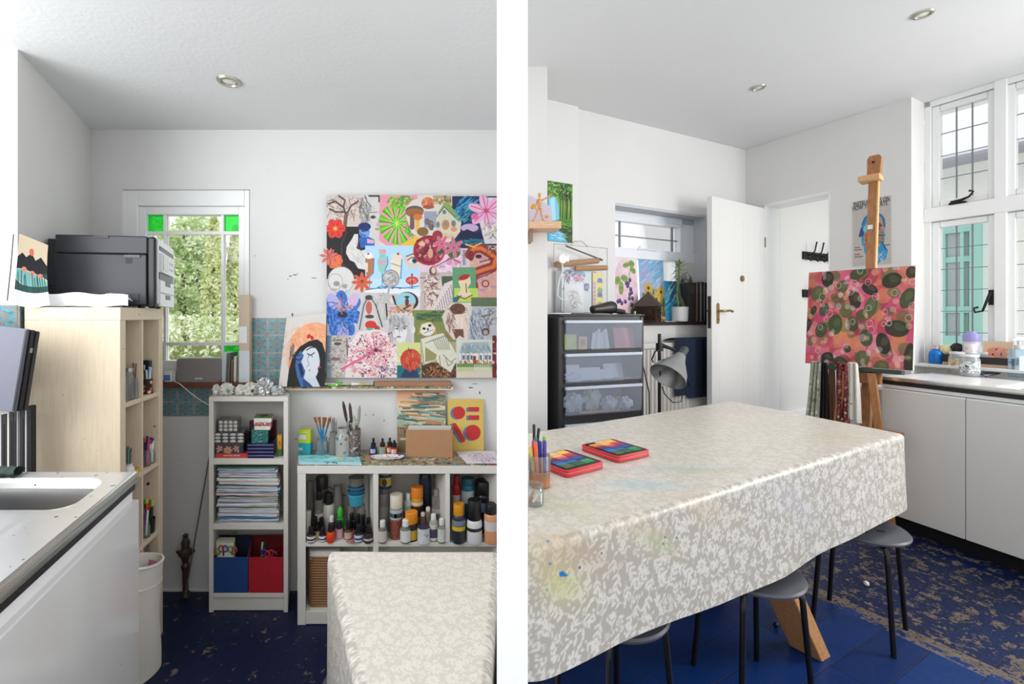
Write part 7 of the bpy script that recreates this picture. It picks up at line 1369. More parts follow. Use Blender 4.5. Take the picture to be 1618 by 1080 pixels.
# ---- pen cup and jar of bits
pc_ = (.262, 1.425, TR + .002); t = thing('pen_cup', 'clear ribbed plastic cup of felt pens at the table edge', 'cup', pc_)
MB().lathe([(0, 0), (.029, 0), (.033, .03), (.0335, .098), (.0322, .098), (.0315, .03), (.028, .004), (0, .004)], 28).build('cup', CLEAR, t)
b = MB()
for i in range(7): b.tube([(.034 * math.cos(a), .034 * math.sin(a), .05 + .007 * i) for a in [k * PI / 14 for k in range(29)]], .0009, 5, False)
b.build('ribs', CLEAR, t); MB().lathe([(.0325, .004), (.0329, .05), (.0325, .05), (.0318, .004)], 24).build('orange_band', glass('orange_clear_plastic', (255, 214, 170), .35, (236, 180, 130)), t)
for i, (x0, y0, x1, y1, h_, c, lab, r) in enumerate([(-.016, -.008, -.030, -.012, .125, (236, 206, 70), 'yellow felt pen at the front', .0058), (-.006, -.014, -.016, -.017, .142, (240, 110, 50), 'orange felt pen at the front', .0062), (.004, .010, .004, .014, .136, (40, 60, 190), 'blue felt pen in the middle', .006), (.016, .002, .017, .003, .14, (90, 60, 170), 'violet felt pen at the right', .006), (-.004, .018, -.008, .022, .145, (40, 150, 140), 'teal felt pen at the back', .006), (.015, .015, .019, .02, .148, (140, 206, 60), 'lime felt pen at the back right', .006), (-.02, .006, -.018, .004, .14, (226, 60, 140), 'magenta felt pen at the left', .006), (-.024, -.004, -.027, .0, .118, (80, 80, 120), 'slate felt pen at the far left', .0055), (-.014, .012, -.012, .03, .185, (26, 26, 28), 'tallest black pen', .0048), (-.018, .016, .004, .032, .172, (24, 24, 26), 'second black pen, leaning right', .0048), (.008, -.006, .006, -.004, .09, (214, 150, 100), 'short wooden pencil', .0036)]):
    p0 = Vector((x0, y0, .006)); v = Vector((x1, y1, h_)) - p0; q = thing('felt_pen' if i < 8 else ('pen' if i < 10 else 'pencil'), lab + ' of the clear cup on the table', 'pen' if i < 10 else 'pencil', Vector(pc_) + p0, 0, 'pens in the clear cup'); d = v.normalized(); MB().tube([(0, 0, 0), v - d * .045], r * .92, 10).build('barrel', plast(c, .35), q); MB().tube([v - d * .0445, v - d * .004, v], [r, r, r * .7], 10).build('cap', plast(tuple(int(x * .9) for x in c), .3), q)
gp = (.222, 1.285, TR + .002); t = thing('glass_jar', 'small glass jar of crayon stubs in front of the pen cup', 'jar', gp); MB().lathe([(0, 0), (.024, 0), (.027, .006), (.027, .04), (.023, .048), (.0245, .058), (.0225, .058), (.021, .048), (.025, .04), (.025, .007), (0, .005)], 24).build('glass', CLEAR, t)
for i, (c, x, y, lab) in enumerate([((206, 96, 80), -.008, -.006, 'red crayon stub in the small glass jar'), ((60, 50, 48), .006, .004, 'dark crayon stub in the small glass jar'), ((226, 214, 196), .002, -.010, 'pale crayon stub in the small glass jar'), ((190, 150, 110), -.004, .010, 'tan crayon stub in the small glass jar')]): q = thing('crayon', lab, 'crayon', Vector(gp) + Vector((x, y, .0055))); MB().tube([(-.008, 0, .004), (.006, .003, .012 + .006 * i)], .004, 8).build('stub', plast(c, .6), q)

# ---- storage tower of clear drawers
TO = Vector((X(885, 2.93), 2.93, 0)); trz = math.radians(18); tw_, td = .647, .20
DKT = mat('black_tower_frame', (38, 36, 38), .45); FROST = glass('frosted_drawer_plastic', (240, 244, 250), .2, (214, 220, 232), .15); LIP = mat('pale_drawer_lip', (190, 200, 214), .35)
t = thing('drawer_tower', 'black storage tower with clear plastic drawers behind the table', 'drawers', TO, trz)
MB().box(-.012, 0, 0, .028, td, 1.352).build('side_frame', DKT, t, bevel=.006); MB().box(tw_ - .022, 0, 0, tw_ + .008, td, 1.352).build('side_frame', DKT, t, bevel=.006); MB().box(-.014, -.008, 1.353, tw_ + .01, td, 1.366).build('top_panel', DKT, t, bevel=.004)
TD = [(1.128, 1.328), (.918, 1.112), (.706, .898), (.48, .655)]
for za, zb in ((1.329, 1.3525), (1.1125, 1.127), (.8985, .917), (.6555, .705), (.42, .479)): MB().box(.0285, .004, za, tw_ - .0225, td, zb).build('cross_rail', DKT, t)
MB().box(.029, td - .004, .3, tw_ - .023, td - .0005, 1.352).build('back_panel', mat('grey_tower_back', (120, 126, 134), .6), t)
for i, (za, zb) in enumerate(TD):
    d_ = MB().add([(.032, -.014, za + .01), (tw_ - .026, -.014, za + .01), (tw_ - .026, -.020, zb - .022), (.032, -.020, zb - .022), (.032, -.011, za + .01), (tw_ - .026, -.011, za + .01), (tw_ - .026, -.017, zb - .022), (.032, -.017, zb - .022)], [(0, 1, 2, 3), (7, 6, 5, 4), (0, 4, 5, 1), (1, 5, 6, 2), (2, 6, 7, 3), (3, 7, 4, 0)]).build('drawer', FROST, t, smooth=False); MB().box(.030, -.026, zb - .0215, tw_ - .024, .0, zb - .001).build('lip', LIP, d_, bevel=.004); MB().box(.034, -.010, za + .002, tw_ - .028, td - .006, za + .005).build('drawer_base', FROST, d_)
def tw(px, dep, z):
    o_ = Vector((TO.x, TO.y)) + Vector((-math.sin(trz), math.cos(trz))) * dep; q = on_line(px, o_, Vector((math.cos(trz), math.sin(trz)))); return (q.x, q.y, z)
def inbox(name, label, cat, pa, pb, z, h_, dep, m, rx=0.0, th=.02, mark=None):
    a, c = Vector(tw(pa, dep, z)), Vector(tw(pb, dep, z)); w_ = (c - a).length / 2; q = thing(name, label, cat, (a + c) / 2, trz, rot=(rx, 0, trz)); MB().box(-w_, 0, 0, w_, th, h_).build('body', m, q, bevel=.001)
    if mark: MB().box(-w_ * .7, -.0008, h_ * .25, w_ * .5, -.0001, h_ * .8).build('label', mark, q)
    return q
zb_ = TD[0][0] + .0055
inbox('green_carton', 'lime and yellow carton standing in the top clear drawer', 'carton', 892, 911, zb_, .10, .03, C((190, 206, 110)), 0, .03, C((226, 206, 120))); inbox('pink_carton', 'small yellow and pink carton in the top clear drawer', 'carton', 915, 928, zb_, .085, .03, C((226, 196, 130)), 0, .03, C((214, 120, 130))); inbox('rose_wallet', 'rose-pink wallet at the right of the top clear drawer', 'wallet', 972, 1006, zb_ + .003, .14, .05, C((196, 100, 98)), -.15, .012)
for i in range(6): q = thing('brush_packet', ['leftmost', 'second', 'third', 'fourth', 'fifth', 'rightmost'][i] + ' pale packet leaning in the middle of the top drawer', 'packet', tw(936 + 5 * i, .04 + .008 * i, zb_), trz, 'packets in the top drawer', rot=(-.1, .2 - .06 * i, trz)); MB().box(-.012, 0, 0, .012, .005, .11 + .012 * (i % 3)).build('packet', C(((216, 216, 220), (196, 200, 210), (226, 220, 206))[i % 3]), q)
zb_ = TD[1][0] + .0055; rg = random.Random(31)
for i, (pa, pb, h_, c, lab) in enumerate([(897, 918, .11, (226, 228, 234), 'white card standing left in the middle drawer'), (914, 950, .085, (232, 232, 236), 'wide white envelope in the middle drawer'), (930, 968, .065, (222, 226, 232), 'white envelope lying low in the middle drawer'), (955, 985, .1, (214, 218, 226), 'folded white sheet in the middle drawer'), (978, 1004, .06, (200, 130, 110), 'terracotta packet at the right of the middle drawer')]): inbox('envelope' if i < 4 else 'packet', lab, 'paper', pa, pb, zb_, h_, .03 + .03 * i, C(c), -.2, .006)
def crumple(name, label, cat, px, dep, z, r, m, seed):
    q = thing(name, label, cat, tw(px, dep, z), trz)
    def cr(u, v):
        a, b_ = u * 2 * PI, v * PI; k = 1 + .18 * math.sin(4 * a + seed + 3 * b_) + .13 * math.sin(7 * a - 5 * b_ + seed * 2); return (r[0] * k * math.sin(b_) * math.cos(a), r[1] * min(1.1, k) * math.sin(b_) * math.sin(a), max(0, r[2] * (1 - 1.0 * k * math.cos(b_))))
    MB().grid(cr, 22, 14).build('body', m, q); return q
crumple('paper_bundle', 'crumpled white tissue along the bottom of the middle drawer', 'tissue', 905, .05, zb_, (.06, .03, .03), C((222, 226, 236)), 1)
zb_ = TD[2][0] + .0055
for i, (px, dep, r, c, lab) in enumerate([(905, .07, (.07, .045, .06), (206, 214, 226), 'pale blue crumpled bag at the left of the lower drawer'), (935, .10, (.06, .035, .075), (222, 220, 206), 'cream crumpled bag in the lower drawer'), (962, .06, (.055, .035, .045), (214, 222, 230), 'white crumpled bag in the middle of the lower drawer'), (988, .06, (.05, .035, .04), (230, 232, 234), 'white wrap at the right of the lower drawer')]): crumple('plastic_bag', lab, 'bag', px, dep, zb_, r, mat('soft_bag_%d' % i, c, .5), i + 2)
q = inbox('yellow_pot', 'small yellow pot in the lower drawer', 'pot', 973, 981, zb_, .08, .11, C((222, 200, 110)), 0, .02); inbox('wooden_ruler', 'flat wooden strip along the bottom of the lower drawer', 'strip', 915, 980, zb_, .015, .015, C((206, 160, 120)), 0, .01)
# on top of the tower
ztw = 1.3665
t = thing('hair_dryer', 'dark hair dryer lying on top of the drawer tower', 'hair dryer', tw(962, .05, ztw), trz + .15); HD = mat('dark_grey_dryer', (40, 36, 36), .4)
MB().tube([(-.155, -.005, .030), (-.15, -.005, .031), (-.09, 0, .036), (-.03, 0, .043), (.02, 0, .046), (.034, 0, .046)], [.020, .026, .030, .038, .045, .038], 20).build('barrel', HD, t); MB().lathe([(.018, 0), (.036, 0), (.04, .004), (.034, .009), (0, .010)], 22).build('rear_grille', BLACK, t); g_ = t.children[-1]; g_.rotation_euler = (0, PI / 2, 0); g_.location = (.034, 0, .046)
MB().tube([(-.005, .0, .036), (.06, .012, .026), (.13, .02, .02), (.165, .022, .019)], [.020, .018, .017, .014], 12).build('handle', HD, t); MB().tube([(.165, .022, .017), (.2, .03, .006), (.23, .05, .0045)], .004, 8).build('cord', BLACK, t); MB().box(.07, -.006, .036, .09, .002, .041).build('switch', C((120, 116, 116)), t)
t = thing('paper_pad', 'white paper pad under the hair dryer handle', 'paper', tw(996, .10, ztw), trz); MB().box(-.05, -.03, 0, .07, .05, .0008).build('pad', PAPER, t, smooth=False)
t = thing('paper_tray', 'white lid lying at the left end of the tower top', 'lid', tw(885, .06, ztw), trz); MB().prism(rrect(.13, .09, .02, 4), 0, .008).build('lid', WCAP, t, bevel=.003)

# ---- wall pictures and pouch on the left part of the far wall
def wA(px, dep=0.0):
    """distance along the far wall and row scale where column px meets the plane dep in front of its face"""
    s = ray_s(px, PA + NA * dep, DA); return s, (PA + NA * dep + DA * s)
def wallA(px, dep, py):
    s, p = wA(px, dep); return Vector((p.x, p.y, Z(py, p.y)))
c = Cv(0, 0, 40, 97, 6, (110, 150, 60)); c.grad(0, 0, 40, 40, (60, 110, 50), (130, 170, 70)).grad(0, 40, 40, 97, (120, 170, 60), (60, 90, 50)); c.poly([(0, 28), (12, 22), (17, 40), (18, 62), (0, 66)], (120, 196, 226)).poly([(3, 30), (10, 24), (12, 62), (4, 64)], (170, 220, 236)); c.scrib(20, 12, 22, 14, 220, [(40, 90, 30), (70, 130, 50), (130, 180, 80), (30, 60, 24), (160, 190, 110)], 4, 1.6)
for x, w_ in ((19, 1.2), (23, 1.4), (30, 2.2), (36, 2.0), (27, 1)): c.ln([(x, 58), (x + 1, 35), (x - 1, 14)], w_, (40, 34, 26)); c.ln([(x + .5, 30), (x + 6, 18)], .9, (46, 40, 28))
c.ell(28, 66, 16, 7, (70, 130, 40)).ell(30, 78, 14, 8, (44, 70, 36)); c.poly([(0, 74), (14, 76), (26, 90), (32, 97), (0, 97)], (90, 180, 220)); c.scrib(12, 86, 12, 8, 40, [(150, 210, 230), (60, 140, 190), (200, 230, 240)], 8, 1, .8, .1); c.scrib(28, 72, 14, 8, 60, [(60, 110, 40), (40, 70, 30), (120, 160, 60)], 5, 1.3, .8, .05)
p0, p1 = wallA(867, .045, 286), wallA(905, .045, 383); pr_ = wallA(905, .045, 291); L_ = (p1.to_2d() - p0.to_2d()).length
t = thing('forest_painting', 'green forest and waterfall painting on the wall above the clear pouch', 'painting', (p0.x, p0.y, p1.z), aA); Hh = pr_.z - p1.z; sheet('canvas', c.grain(4), lambda u, v: (L_ * u, .003 + 0 * u, Hh * (1 - v)), t, th=.012, edge=(90, 110, 60))
# clear pouch of drawings hung on the wall
t = thing('clear_pouch', 'clear plastic pouch of drawings hanging on the wall above the tower', 'pouch', (wallA(872, .05, 497).x, wallA(872, .05, 497).y, 1.372), aA); W = wA(956, .05)[0] - wA(872, .05)[0]; Hp = Z(388, 3.3) - 1.372
MB().grid(lambda u, v: (W * u, -.02 - .03 * math.sin(PI * min(1, u)) * (1 - .5 * v), Hp * v), 14, 12, .0006).build('front_sheet', glass('clear_film', (255, 255, 255), .05, (226, 230, 236), .25, .2), t); b = MB()
for q in ([(0, -.022, 0), (0, -.022, Hp)], [(W, -.022, 0), (W, -.022, Hp)], [(0, -.022, Hp), (W, -.022, Hp)], [(0, -.022, .0), (W, -.022, .0)]): b.tube(q, .0022, 6)
b.build('welded_edge', CLOUDY, t); MB().tube([(W * .3, -.024, Hp), (W * .36, -.026, Hp + .03), (W * .5, -.026, Hp + .035), (W * .62, -.024, Hp)], .003, 6).build('hanging_loop', CLOUDY, t)
po = Vector(t.location)
def pl(x, y, z): return po + v3(DA * x - NA * y, z)
c = Cv(0, 0, 60, 70, 5, (226, 230, 228)); c.rect(2, 2, 58, 68, (206, 220, 222)); 
for (x, y, rx, ry, cc) in ((12, 14, 6, 9, (190, 130, 150)), (12, 8, 7, 4, (60, 90, 130)), (34, 12, 14, 8, (110, 150, 190)), (34, 16, 11, 6, (206, 140, 150)), (50, 30, 7, 6, (120, 130, 190)), (10, 32, 6, 5, (150, 180, 210))): c.ell(x, y, rx, ry, cc); c.scrib(x, y, rx, ry, 22, [(40, 60, 120), (150, 60, 80), (230, 236, 240), (60, 120, 150)], 5, 1)
q = thing('drawing_sheet', 'sheet of small blue and pink heads inside the clear pouch', 'drawing', pl(W * .16, -.008, .012), aA); sheet('paper', c, lambda u, v: (W * .55 * u, 0 * u, (Hp * .66) * (1 - v)), q, th=.001)
c = Cv(0, 0, 36, 50, 5, (222, 222, 224)); c.scrib(18, 25, 9, 18, 70, [(160, 160, 164), (130, 130, 136), (190, 190, 194)], 7, .9); c.ell(20, 18, 5, 6, (170, 170, 174), ring=.8).ell(18, 32, 7, 9, (160, 160, 166), ring=.8)
q = thing('pencil_sketch', 'pencil sketch of a figure at the front of the clear pouch', 'drawing', pl(W * .2, -.014, .006), aA); sheet('paper', c, lambda u, v: (W * .36 * u, 0 * u, (Hp * .42) * (1 - v)), q, th=.001)
c = Cv(0, 0, 16, 50, 5, (236, 216, 120)); c.rect(0, 10, 5, 50, (222, 190, 180)); 
for i in range(7): c.rect(1, 12 + 5 * i, 4.5, 15 + 5 * i, (190, 150, 170)); c.ell(11, 10 + 6 * i, 4, 4, ((60, 90, 190), (240, 220, 90), (120, 170, 90))[i % 3])
q = thing('pattern_strip', 'narrow yellow and blue patterned strip at the right in the pouch', 'drawing', pl(W * .74, -.010, .008), aA); sheet('paper', c, lambda u, v: (W * .2 * u, 0 * u, (Hp * .6) * (1 - v)), q, th=.001)
q = thing('grey_board', 'grey backing board inside the clear pouch', 'board', pl(W * .06, -.004, .004), aA); MB().box(0, 0, 0, W * .76, .002, Hp * .62).build('board', C((150, 152, 158)), q)
KR = mat('kraft_paper_roll', (170, 134, 100), .8, var=.15)
for i, (xa, za, xb, zb, lab) in enumerate([(.02, .70, .80, .80, 'upper kraft paper roll in the clear pouch'), (.36, .66, .97, .70, 'lower kraft paper roll in the clear pouch')]):
    q = thing('paper_roll', lab, 'paper roll', pl(W * xa, -.030, Hp * za), aA); MB().tube([(0, 0, 0), (W * (xb - xa), 0, Hp * (zb - za))], .021 - .002 * i, 14).build('roll', KR, q); MB().tube([(W * (xb - xa) + .0004, 0, Hp * (zb - za)), (W * (xb - xa) + .002, 0, Hp * (zb - za))], .012, 12).build('core', C((110, 84, 64)), q)
q = thing('dark_stick', 'dark brush handle lying above the kraft rolls', 'stick', pl(W * .2, -.034, Hp * .98), aA); MB().tube([(0, 0, 0), (W * .62, 0, -.075)], .006, 8).build('stick', C((96, 92, 92)), q); MB().tube([(W * .622, 0, -.0753), (W * .68, 0, -.083)], .008, 8).build('tip', C((80, 90, 110)), q)
q = thing('plug_adaptor', 'white round plug adaptor with a hanging cable beside the pouch', 'plug', pl(W * .07, -.06, Hp * .78), aA); b = MB().lathe([(0, 0), (.03, 0), (.035, .006), (.033, .022), (0, .024)], 20).build('body', WCAP, q); b.rotation_euler = (PI / 2, 0, 0); MB().box(.03, -.022, -.02, .052, -.004, .03).build('switch_block', WCAP, q, bevel=.003); MB().tube([(.0, -.012, -.03), (.004, -.014, -.08), (-.02, -.012, -.14), (-.035, -.01, -.2), (-.04, -.012, -.26), (-.02, -.03, -.285), (.04, -.03, -.29)], .0042, 8).build('cable', WCAP, q)

# ---- shelf board with the mannequin on the pier
Ym = 2.70; bxa, bxb = X(835, Ym), X(886, Ym); zb0 = Z(350, Ym)
t = thing('wall_bracket_shelf', 'short wooden shelf board on the white pier', 'shelf', (bxa, Ym, zb0 - .042)); MB().box(0, -.02, 0, bxb - bxa, py_ - Ym - .001, .042).build('board', wood('scuffed_pine', (206, 164, 128), (228, 190, 156), (3, 14, 14), .5), t, bevel=.003); MB().box(.012, .02, -.07, .03, py_ - Ym - .001, -.0005).build('bracket', C((150, 120, 96)), t)
c = Cv(0, 0, 40, 46, 5, (206, 196, 212)); 
for x, y in ((9, 14), (31, 28), (7, 17)): c.ell(x, y, 3.6, 3, (226, 160, 50), -.5).ell(x - 1, y + 2, 2.6, 2, (214, 140, 40))
t = thing('lilac_card', 'lilac card with orange figures propped behind the wooden mannequin', 'card', (X(836, 2.79), 2.79, zb0 + .0005), 0); sheet('card', c, lambda u, v: (.142 * u, .028 * (1 - v) - .002, .19 * (1 - v) - .075 * u * (1 - v)), t, th=.0012)
MW = wood('mannequin_wood', (196, 140, 90), (222, 172, 120), (20, 20, 4), .5); mp_ = P(853, 349, Ym); t = thing('artist_mannequin', 'jointed wooden mannequin waving one arm on the wooden shelf board', 'mannequin', (mp_.x, Ym + .01, zb0)); k_ = Ym / 720
def mk(pts, r, nm_): MB().tube([Vector((x * k_, y * k_, z * k_)) for x, y, z in pts], [q * k_ for q in r], 10).build(nm_, MW, t)
mk([(0, 0, 21), (0, 0, 24)], [3.4, 3.0], 'pelvis'); mk([(0, 0, 24.4), (0, 0, 30), (0, 0, 36)], [2.4, 3.4, 4.0], 'torso'); MB().ball((0, 0, 42.5 * k_), (2.7 * k_, 2.9 * k_, 3.8 * k_)).build('head', MW, t); mk([(0, 0, 36), (0, 0, 39.4)], [1.2, 1.2], 'neck')
for sx, kn, ft, nm_ in ((-1, (-5, -1, 12), (-9.5, 0, 1.6), 'leg'), (1, (3.2, 1, 12), (6, 0, 1.6), 'leg')): mk([(1.8 * sx, 0, 21), kn, (ft[0], 0, 2)], [2.0, 1.5, 1.2], nm_); mk([(ft[0] - 1.2, 0, 1.2), (ft[0] + sx * 2.8, -1.5, 1.2)], [1.2, 1.0], 'foot')
mk([(4, 0, 34.5), (11, 0, 38), (17, 0, 42.5)], [1.4, 1.2, 1.0], 'arm'); mk([(17, 0, 42.5), (20.5, 0, 46)], [1.2, .7], 'hand'); mk([(-4, 0, 34.5), (-5.6, 0, 27), (-6.6, -1, 21)], [1.4, 1.2, 1.0], 'arm'); mk([(-6.6, -1, 21), (-4.4, -1.4, 18)], [1.1, .6], 'hand')

# ---- things on the small window's sill
zS = zA0 - .002 + .0005
def sA(px, dep): s, p = wA(px, -dep); return v3(p, zS)
def lean(name, label, cat, pa, pb, pya, pyb, dep, cv_, tilt=.03, th=.002, z0=None):
    a, b_ = sA(pa, dep), sA(pb, dep); L_ = (b_ - a).length; Y = (a.y + b_.y) / 2; z1 = Z(pya, Y); zz = z0 if z0 is not None else zS; q = thing(name, label, cat, (a.x, a.y, zz), aA); Hh = z1 - zz; sheet('sheet', cv_, lambda u, v: (L_ * u, tilt * (1 - v), Hh * (1 - v)), q, th=th); return q
c = Cv(0, 0, 40, 80, 5, (232, 224, 226)); c.ell(20, 40, 19, 36, (232, 196, 206), al=.8).scrib(18, 40, 17, 34, 90, [(236, 180, 196), (240, 214, 220), (206, 190, 214), (244, 230, 232)], 8, 3, .5)
for x, y, rx, ry, a in ((31, 10, 5, 4, .3), (33, 18, 5, 3.5, .6), (22, 12, 6, 3, -.3), (6, 31, 6, 4.5, -.5), (18, 28, 6, 4, .2), (12, 40, 4, 8, .1), (31, 68, 5, 5, .2), (8, 70, 4, 6, 0)): c.ell(x, y, rx, ry, (130, 160, 80), a); c.ln([(x - rx * .8, y), (x + rx * .8, y)], .6, (80, 110, 50))
for x, y in ((27, 30), (24, 34), (21, 34), (28, 41), (26, 47), (29, 45), (25, 52), (30, 52), (9, 55), (12, 58), (6, 56), (29, 60), (31, 70), (18, 56), (23, 37)): c.ell(x, y, 2.5, 2.6, (76, 44, 110)).ell(x - .6, y - .8, .8, .8, (140, 110, 170))
c.ln([(30, 8), (25, 34), (27, 60)], .8, (110, 120, 70)); lean('berry_painting', 'watercolour of purple berries on pink, leftmost on the small window sill', 'painting', 972, 1010, 402, 478, .085, c)
c = Cv(0, 0, 40, 76, 5, (150, 186, 214)); c.grad(0, 0, 40, 45, (110, 176, 214), (190, 180, 216)); c.scrib(20, 22, 20, 22, 90, [(130, 190, 220), (170, 160, 206), (200, 206, 230), (90, 160, 200)], 10, 2.4, .5, -.6); c.grad(0, 52, 40, 76, (120, 140, 80), (90, 110, 70)); c.scrib(20, 54, 20, 18, 170, [(90, 120, 60), (206, 170, 60), (60, 90, 50), (160, 160, 80), (120, 90, 140), (70, 110, 110)], 8, 1.4, .9, 1.4)
for x, y in ((14, 37), (31, 44), (34, 41), (26, 50)): c.petals(x, y, 9, 6.6, 1.5, (206, 170, 70)).ell(x, y, 2, 2, (90, 60, 50))
lean('meadow_painting', 'painting of sunflowers under a blue and lilac sky on the small window sill', 'painting', 1013, 1052, 405, 478, .09, c)
c = Cv(0, 0, 36, 38, 5, (222, 220, 218)); c.scrib(16, 20, 12, 12, 60, [(150, 146, 146), (186, 182, 180), (120, 116, 116)], 6, .9); c.ell(9, 18, 4, 6, (90, 88, 90), .4).ell(24, 18, 4, 7, (110, 106, 108), -.4).ell(16, 30, 3, 2.2, (60, 58, 60)).ell(12, 18, 1.3, 1.3, (60, 58, 60)).ell(20, 18, 1.3, 1.3, (60, 58, 60)); lean('dog_sketch', 'pencil sketch of a dog propped in the small window behind the plant', 'drawing', 1069, 1106, 408, 446, .095, c, .015)
c = Cv(0, 0, 36, 58, 5, (30, 130, 170)); c.scrib(18, 28, 18, 28, 90, [(20, 90, 150), (60, 170, 196), (200, 226, 230), (30, 60, 110), (90, 150, 170)], 14, 2.6, .7, -.9); c.rect(20, 30, 36, 58, (150, 160, 160), .5).ell(22, 40, 4, 8, (70, 50, 50)); lean('blue_abstract', 'small turquoise abstract painting behind the plant pot', 'painting', 1052, 1087, 444, 500, .055, c, .02)
# lantern
s_, p = wA(1024, -.01); t = thing('house_lantern', 'dark metal lantern shaped like a little house on the sill', 'lantern', v3(p, zS), aA + .5); RM = mat('dark_rusty_metal', (62, 50, 46), .5, .5, var=.3, bp=.3); hw = .082; hb_ = .125
for i in range(4):
    T = Matrix.Rotation(i * PI / 2, 4, 'Z'); b = MB().tr(T); b.box(-hw, -hw, 0, hw, -hw + .004, .012); b.box(-hw, -hw, hb_ - .012, hw, -hw + .004, hb_); b.box(-hw, -hw, .012, -hw + .014, -hw + .004, hb_ - .012); b.box(hw - .014, -hw, .012, hw, -hw + .004, hb_ - .012)
    for x in (-.035, 0, .035):
        for z in (.042, .085): b.tube([(x + .014 * math.cos(a), -hw + .002, z + .018 * math.sin(a)) for a in [k * PI / 5 for k in range(11)]], .0022, 5, False)
    b.build('pierced_wall', RM, t); MB().tr(T).box(-hw + .014, -hw + .005, .012, hw - .014, -hw + .0065, hb_ - .012).build('coloured_pane', glass('lantern_glass_%d' % (i % 2), (170, 120, 80) if i % 2 else (120, 150, 120), .45, (90, 66, 50)), t)
MB().add([(-hw - .018, -hw - .018, hb_ + .0005), (hw + .018, -hw - .018, hb_ + .0005), (hw + .018, hw + .018, hb_ + .0005), (-hw - .018, hw + .018, hb_ + .0005), (-.012, -.012, hb_ + .105), (.012, -.012, hb_ + .105), (.012, .012, hb_ + .105), (-.012, .012, hb_ + .105)], [(3, 2, 1, 0), (4, 5, 6, 7), (0, 1, 5, 4), (1, 2, 6, 5), (2, 3, 7, 6), (3, 0, 4, 7)]).build('roof', mat('brown_metal_roof', (92, 78, 72), .5, .4), t, smooth=False); MB().ball((0, 0, hb_ + .112), .01).build('finial', RM, t)
q = thing('dark_case', 'dark case between the hair dryer and the house lantern', 'case', sA(991, .03), aA); MB().box(-.05, -.02, 0, .05, .03, .07).build('case', BLACK, q, bevel=.004); q = thing('silver_tube', 'silver tube standing just left of the lantern', 'tube', sA(1003, -.012), aA); MB().lathe([(0, 0), (.009, 0), (.009, .085), (0, .086)], 12).build('tube', STEEL_LID, q)
q = thing('clay_animal', 'little tan clay animal beside the lantern', 'figurine', sA(1047, -.01), aA); CL_ = C((186, 140, 100)); MB().grid(lambda u, v: (.03 * math.cos(v * PI) * 1.0, .016 * math.sin(v * PI) * math.cos(u * 6.283), .03 + .018 * math.sin(v * PI) * math.sin(u * 6.283)), 14, 10).build('body', CL_, q); MB().ball((-.03, 0, .05), (.016, .014, .016)).build('head', CL_, q)
for x, y in ((-.016, -.008), (-.016, .008), (.016, -.008), (.016, .008)): MB().tube([(x, y, 0), (x, y, .024)], .005, 7).build('leg', CL_, q)
q = thing('folded_paper', 'folded white paper lying on the sill by the plant pot', 'paper', sA(1058, -.012), aA); MB().box(-.06, -.004, 0, .05, .02, .003).build('paper', PAPER, q)
# plant
t = thing('potted_plant', 'leggy green plant in a white pot on the small window sill', 'plant', sA(1074, .012), aA); MB().lathe([(0, 0), (.056, 0), (.064, .004), (.068, .125), (.062, .125), (.058, .112), (0, .112)], 28).build('pot', mat('white_ceramic', (224, 224, 224), .3), t); MB().lathe([(0, .1125), (.057, .1125), (.03, .118), (0, .119)], 20).build('soil', C((60, 46, 38)), t); LG = leafm('lily_leaves', (70, 110, 50), (150, 180, 90)); STM = C((120, 140, 60)); rg = random.Random(8)
st1 = [(-.012, 0, .115), (-.03, 0, .2), (-.028, 0, .3), (-.012, .0, .40), (-.006, 0, .505)]; MB().tube(st1, [.008, .007, .006, .005, .004], 8).build('stem', STM, t); MB().tube([(.04, 0, .115), (.012, .006, .2), (-.006, .006, .29), (-.01, .004, .36)], [.01, .008, .006, .004], 8).build('stem', C((96, 110, 56)), t); MB().tube([(.052, -.01, .114), (.03, -.006, .17), (.02, 0, .21)], [.008, .006, .003], 8).build('stem', C((96, 110, 56)), t)
def leaf(p, a, l, droop):
    def f(u, v):
        w_ = .0085 * math.sin(PI * min(1, .1 + .9 * u)) * (v - .5) * 2; r = l * u; return (p[0] + r * math.cos(a) - w_ * math.sin(a), p[1] + r * math.sin(a) + w_ * math.cos(a), p[2] + l * .5 * u - droop * u * u + .004 * abs(v - .5))
    MB().grid(f, 7, 2).build('leaf', LG, t)
for i in range(34): z = .33 + .175 * i / 33; x = -.022 + .017 * (z - .3) / .2; leaf((x, 0, z), i * 2.4, (.085 - .04 * (i / 33) ** 2) * rg.uniform(.8, 1.1), .05 * rg.uniform(.4, 1.2) if i < 22 else .0)
for i in range(6): leaf((-.03, 0, .2 + .02 * i), i * 2.1, .06, .03)
# dark ring binders
for i, (pa, pb, top, c_, lab) in enumerate([(1088, 1100, 446, (58, 52, 54), 'widest black binder, beside the plant pot'), (1100.5, 1102.5, 445, (150, 110, 100), 'thin pinkish-edged folder next to the widest binder'), (1103, 1106, 445, (44, 42, 44), 'black folder in the middle of the sill row'), (1106.5, 1108.5, 446, (170, 166, 164), 'thin grey folder in the sill row'), (1109, 1112, 445, (50, 48, 50), 'black folder right of the thin grey one'), (1112.5, 1114, 446, (130, 126, 126), 'narrow grey board near the window jamb'), (1114.5, 1118.5, 446, (36, 34, 36), 'black folder nearest the window jamb')]):
    a, b_ = sA(pa, -.01), sA(pb, -.01); L_ = (b_ - a).length; q = thing('binder', lab, 'binder', v3(a, zS), aA); Hh = Z(top, a.y) - zS; MB().box(0, 0, 0, L_, .1, Hh).build('cover', mat('binder_%d' % i, c_, .55), q, bevel=.001); MB().box(L_ * .25, -.0008, Hh * .72, L_ * .75, -.0001, Hh * .92).build('spine_mark', C(tuple(min(255, v + 20) for v in c_)), q)

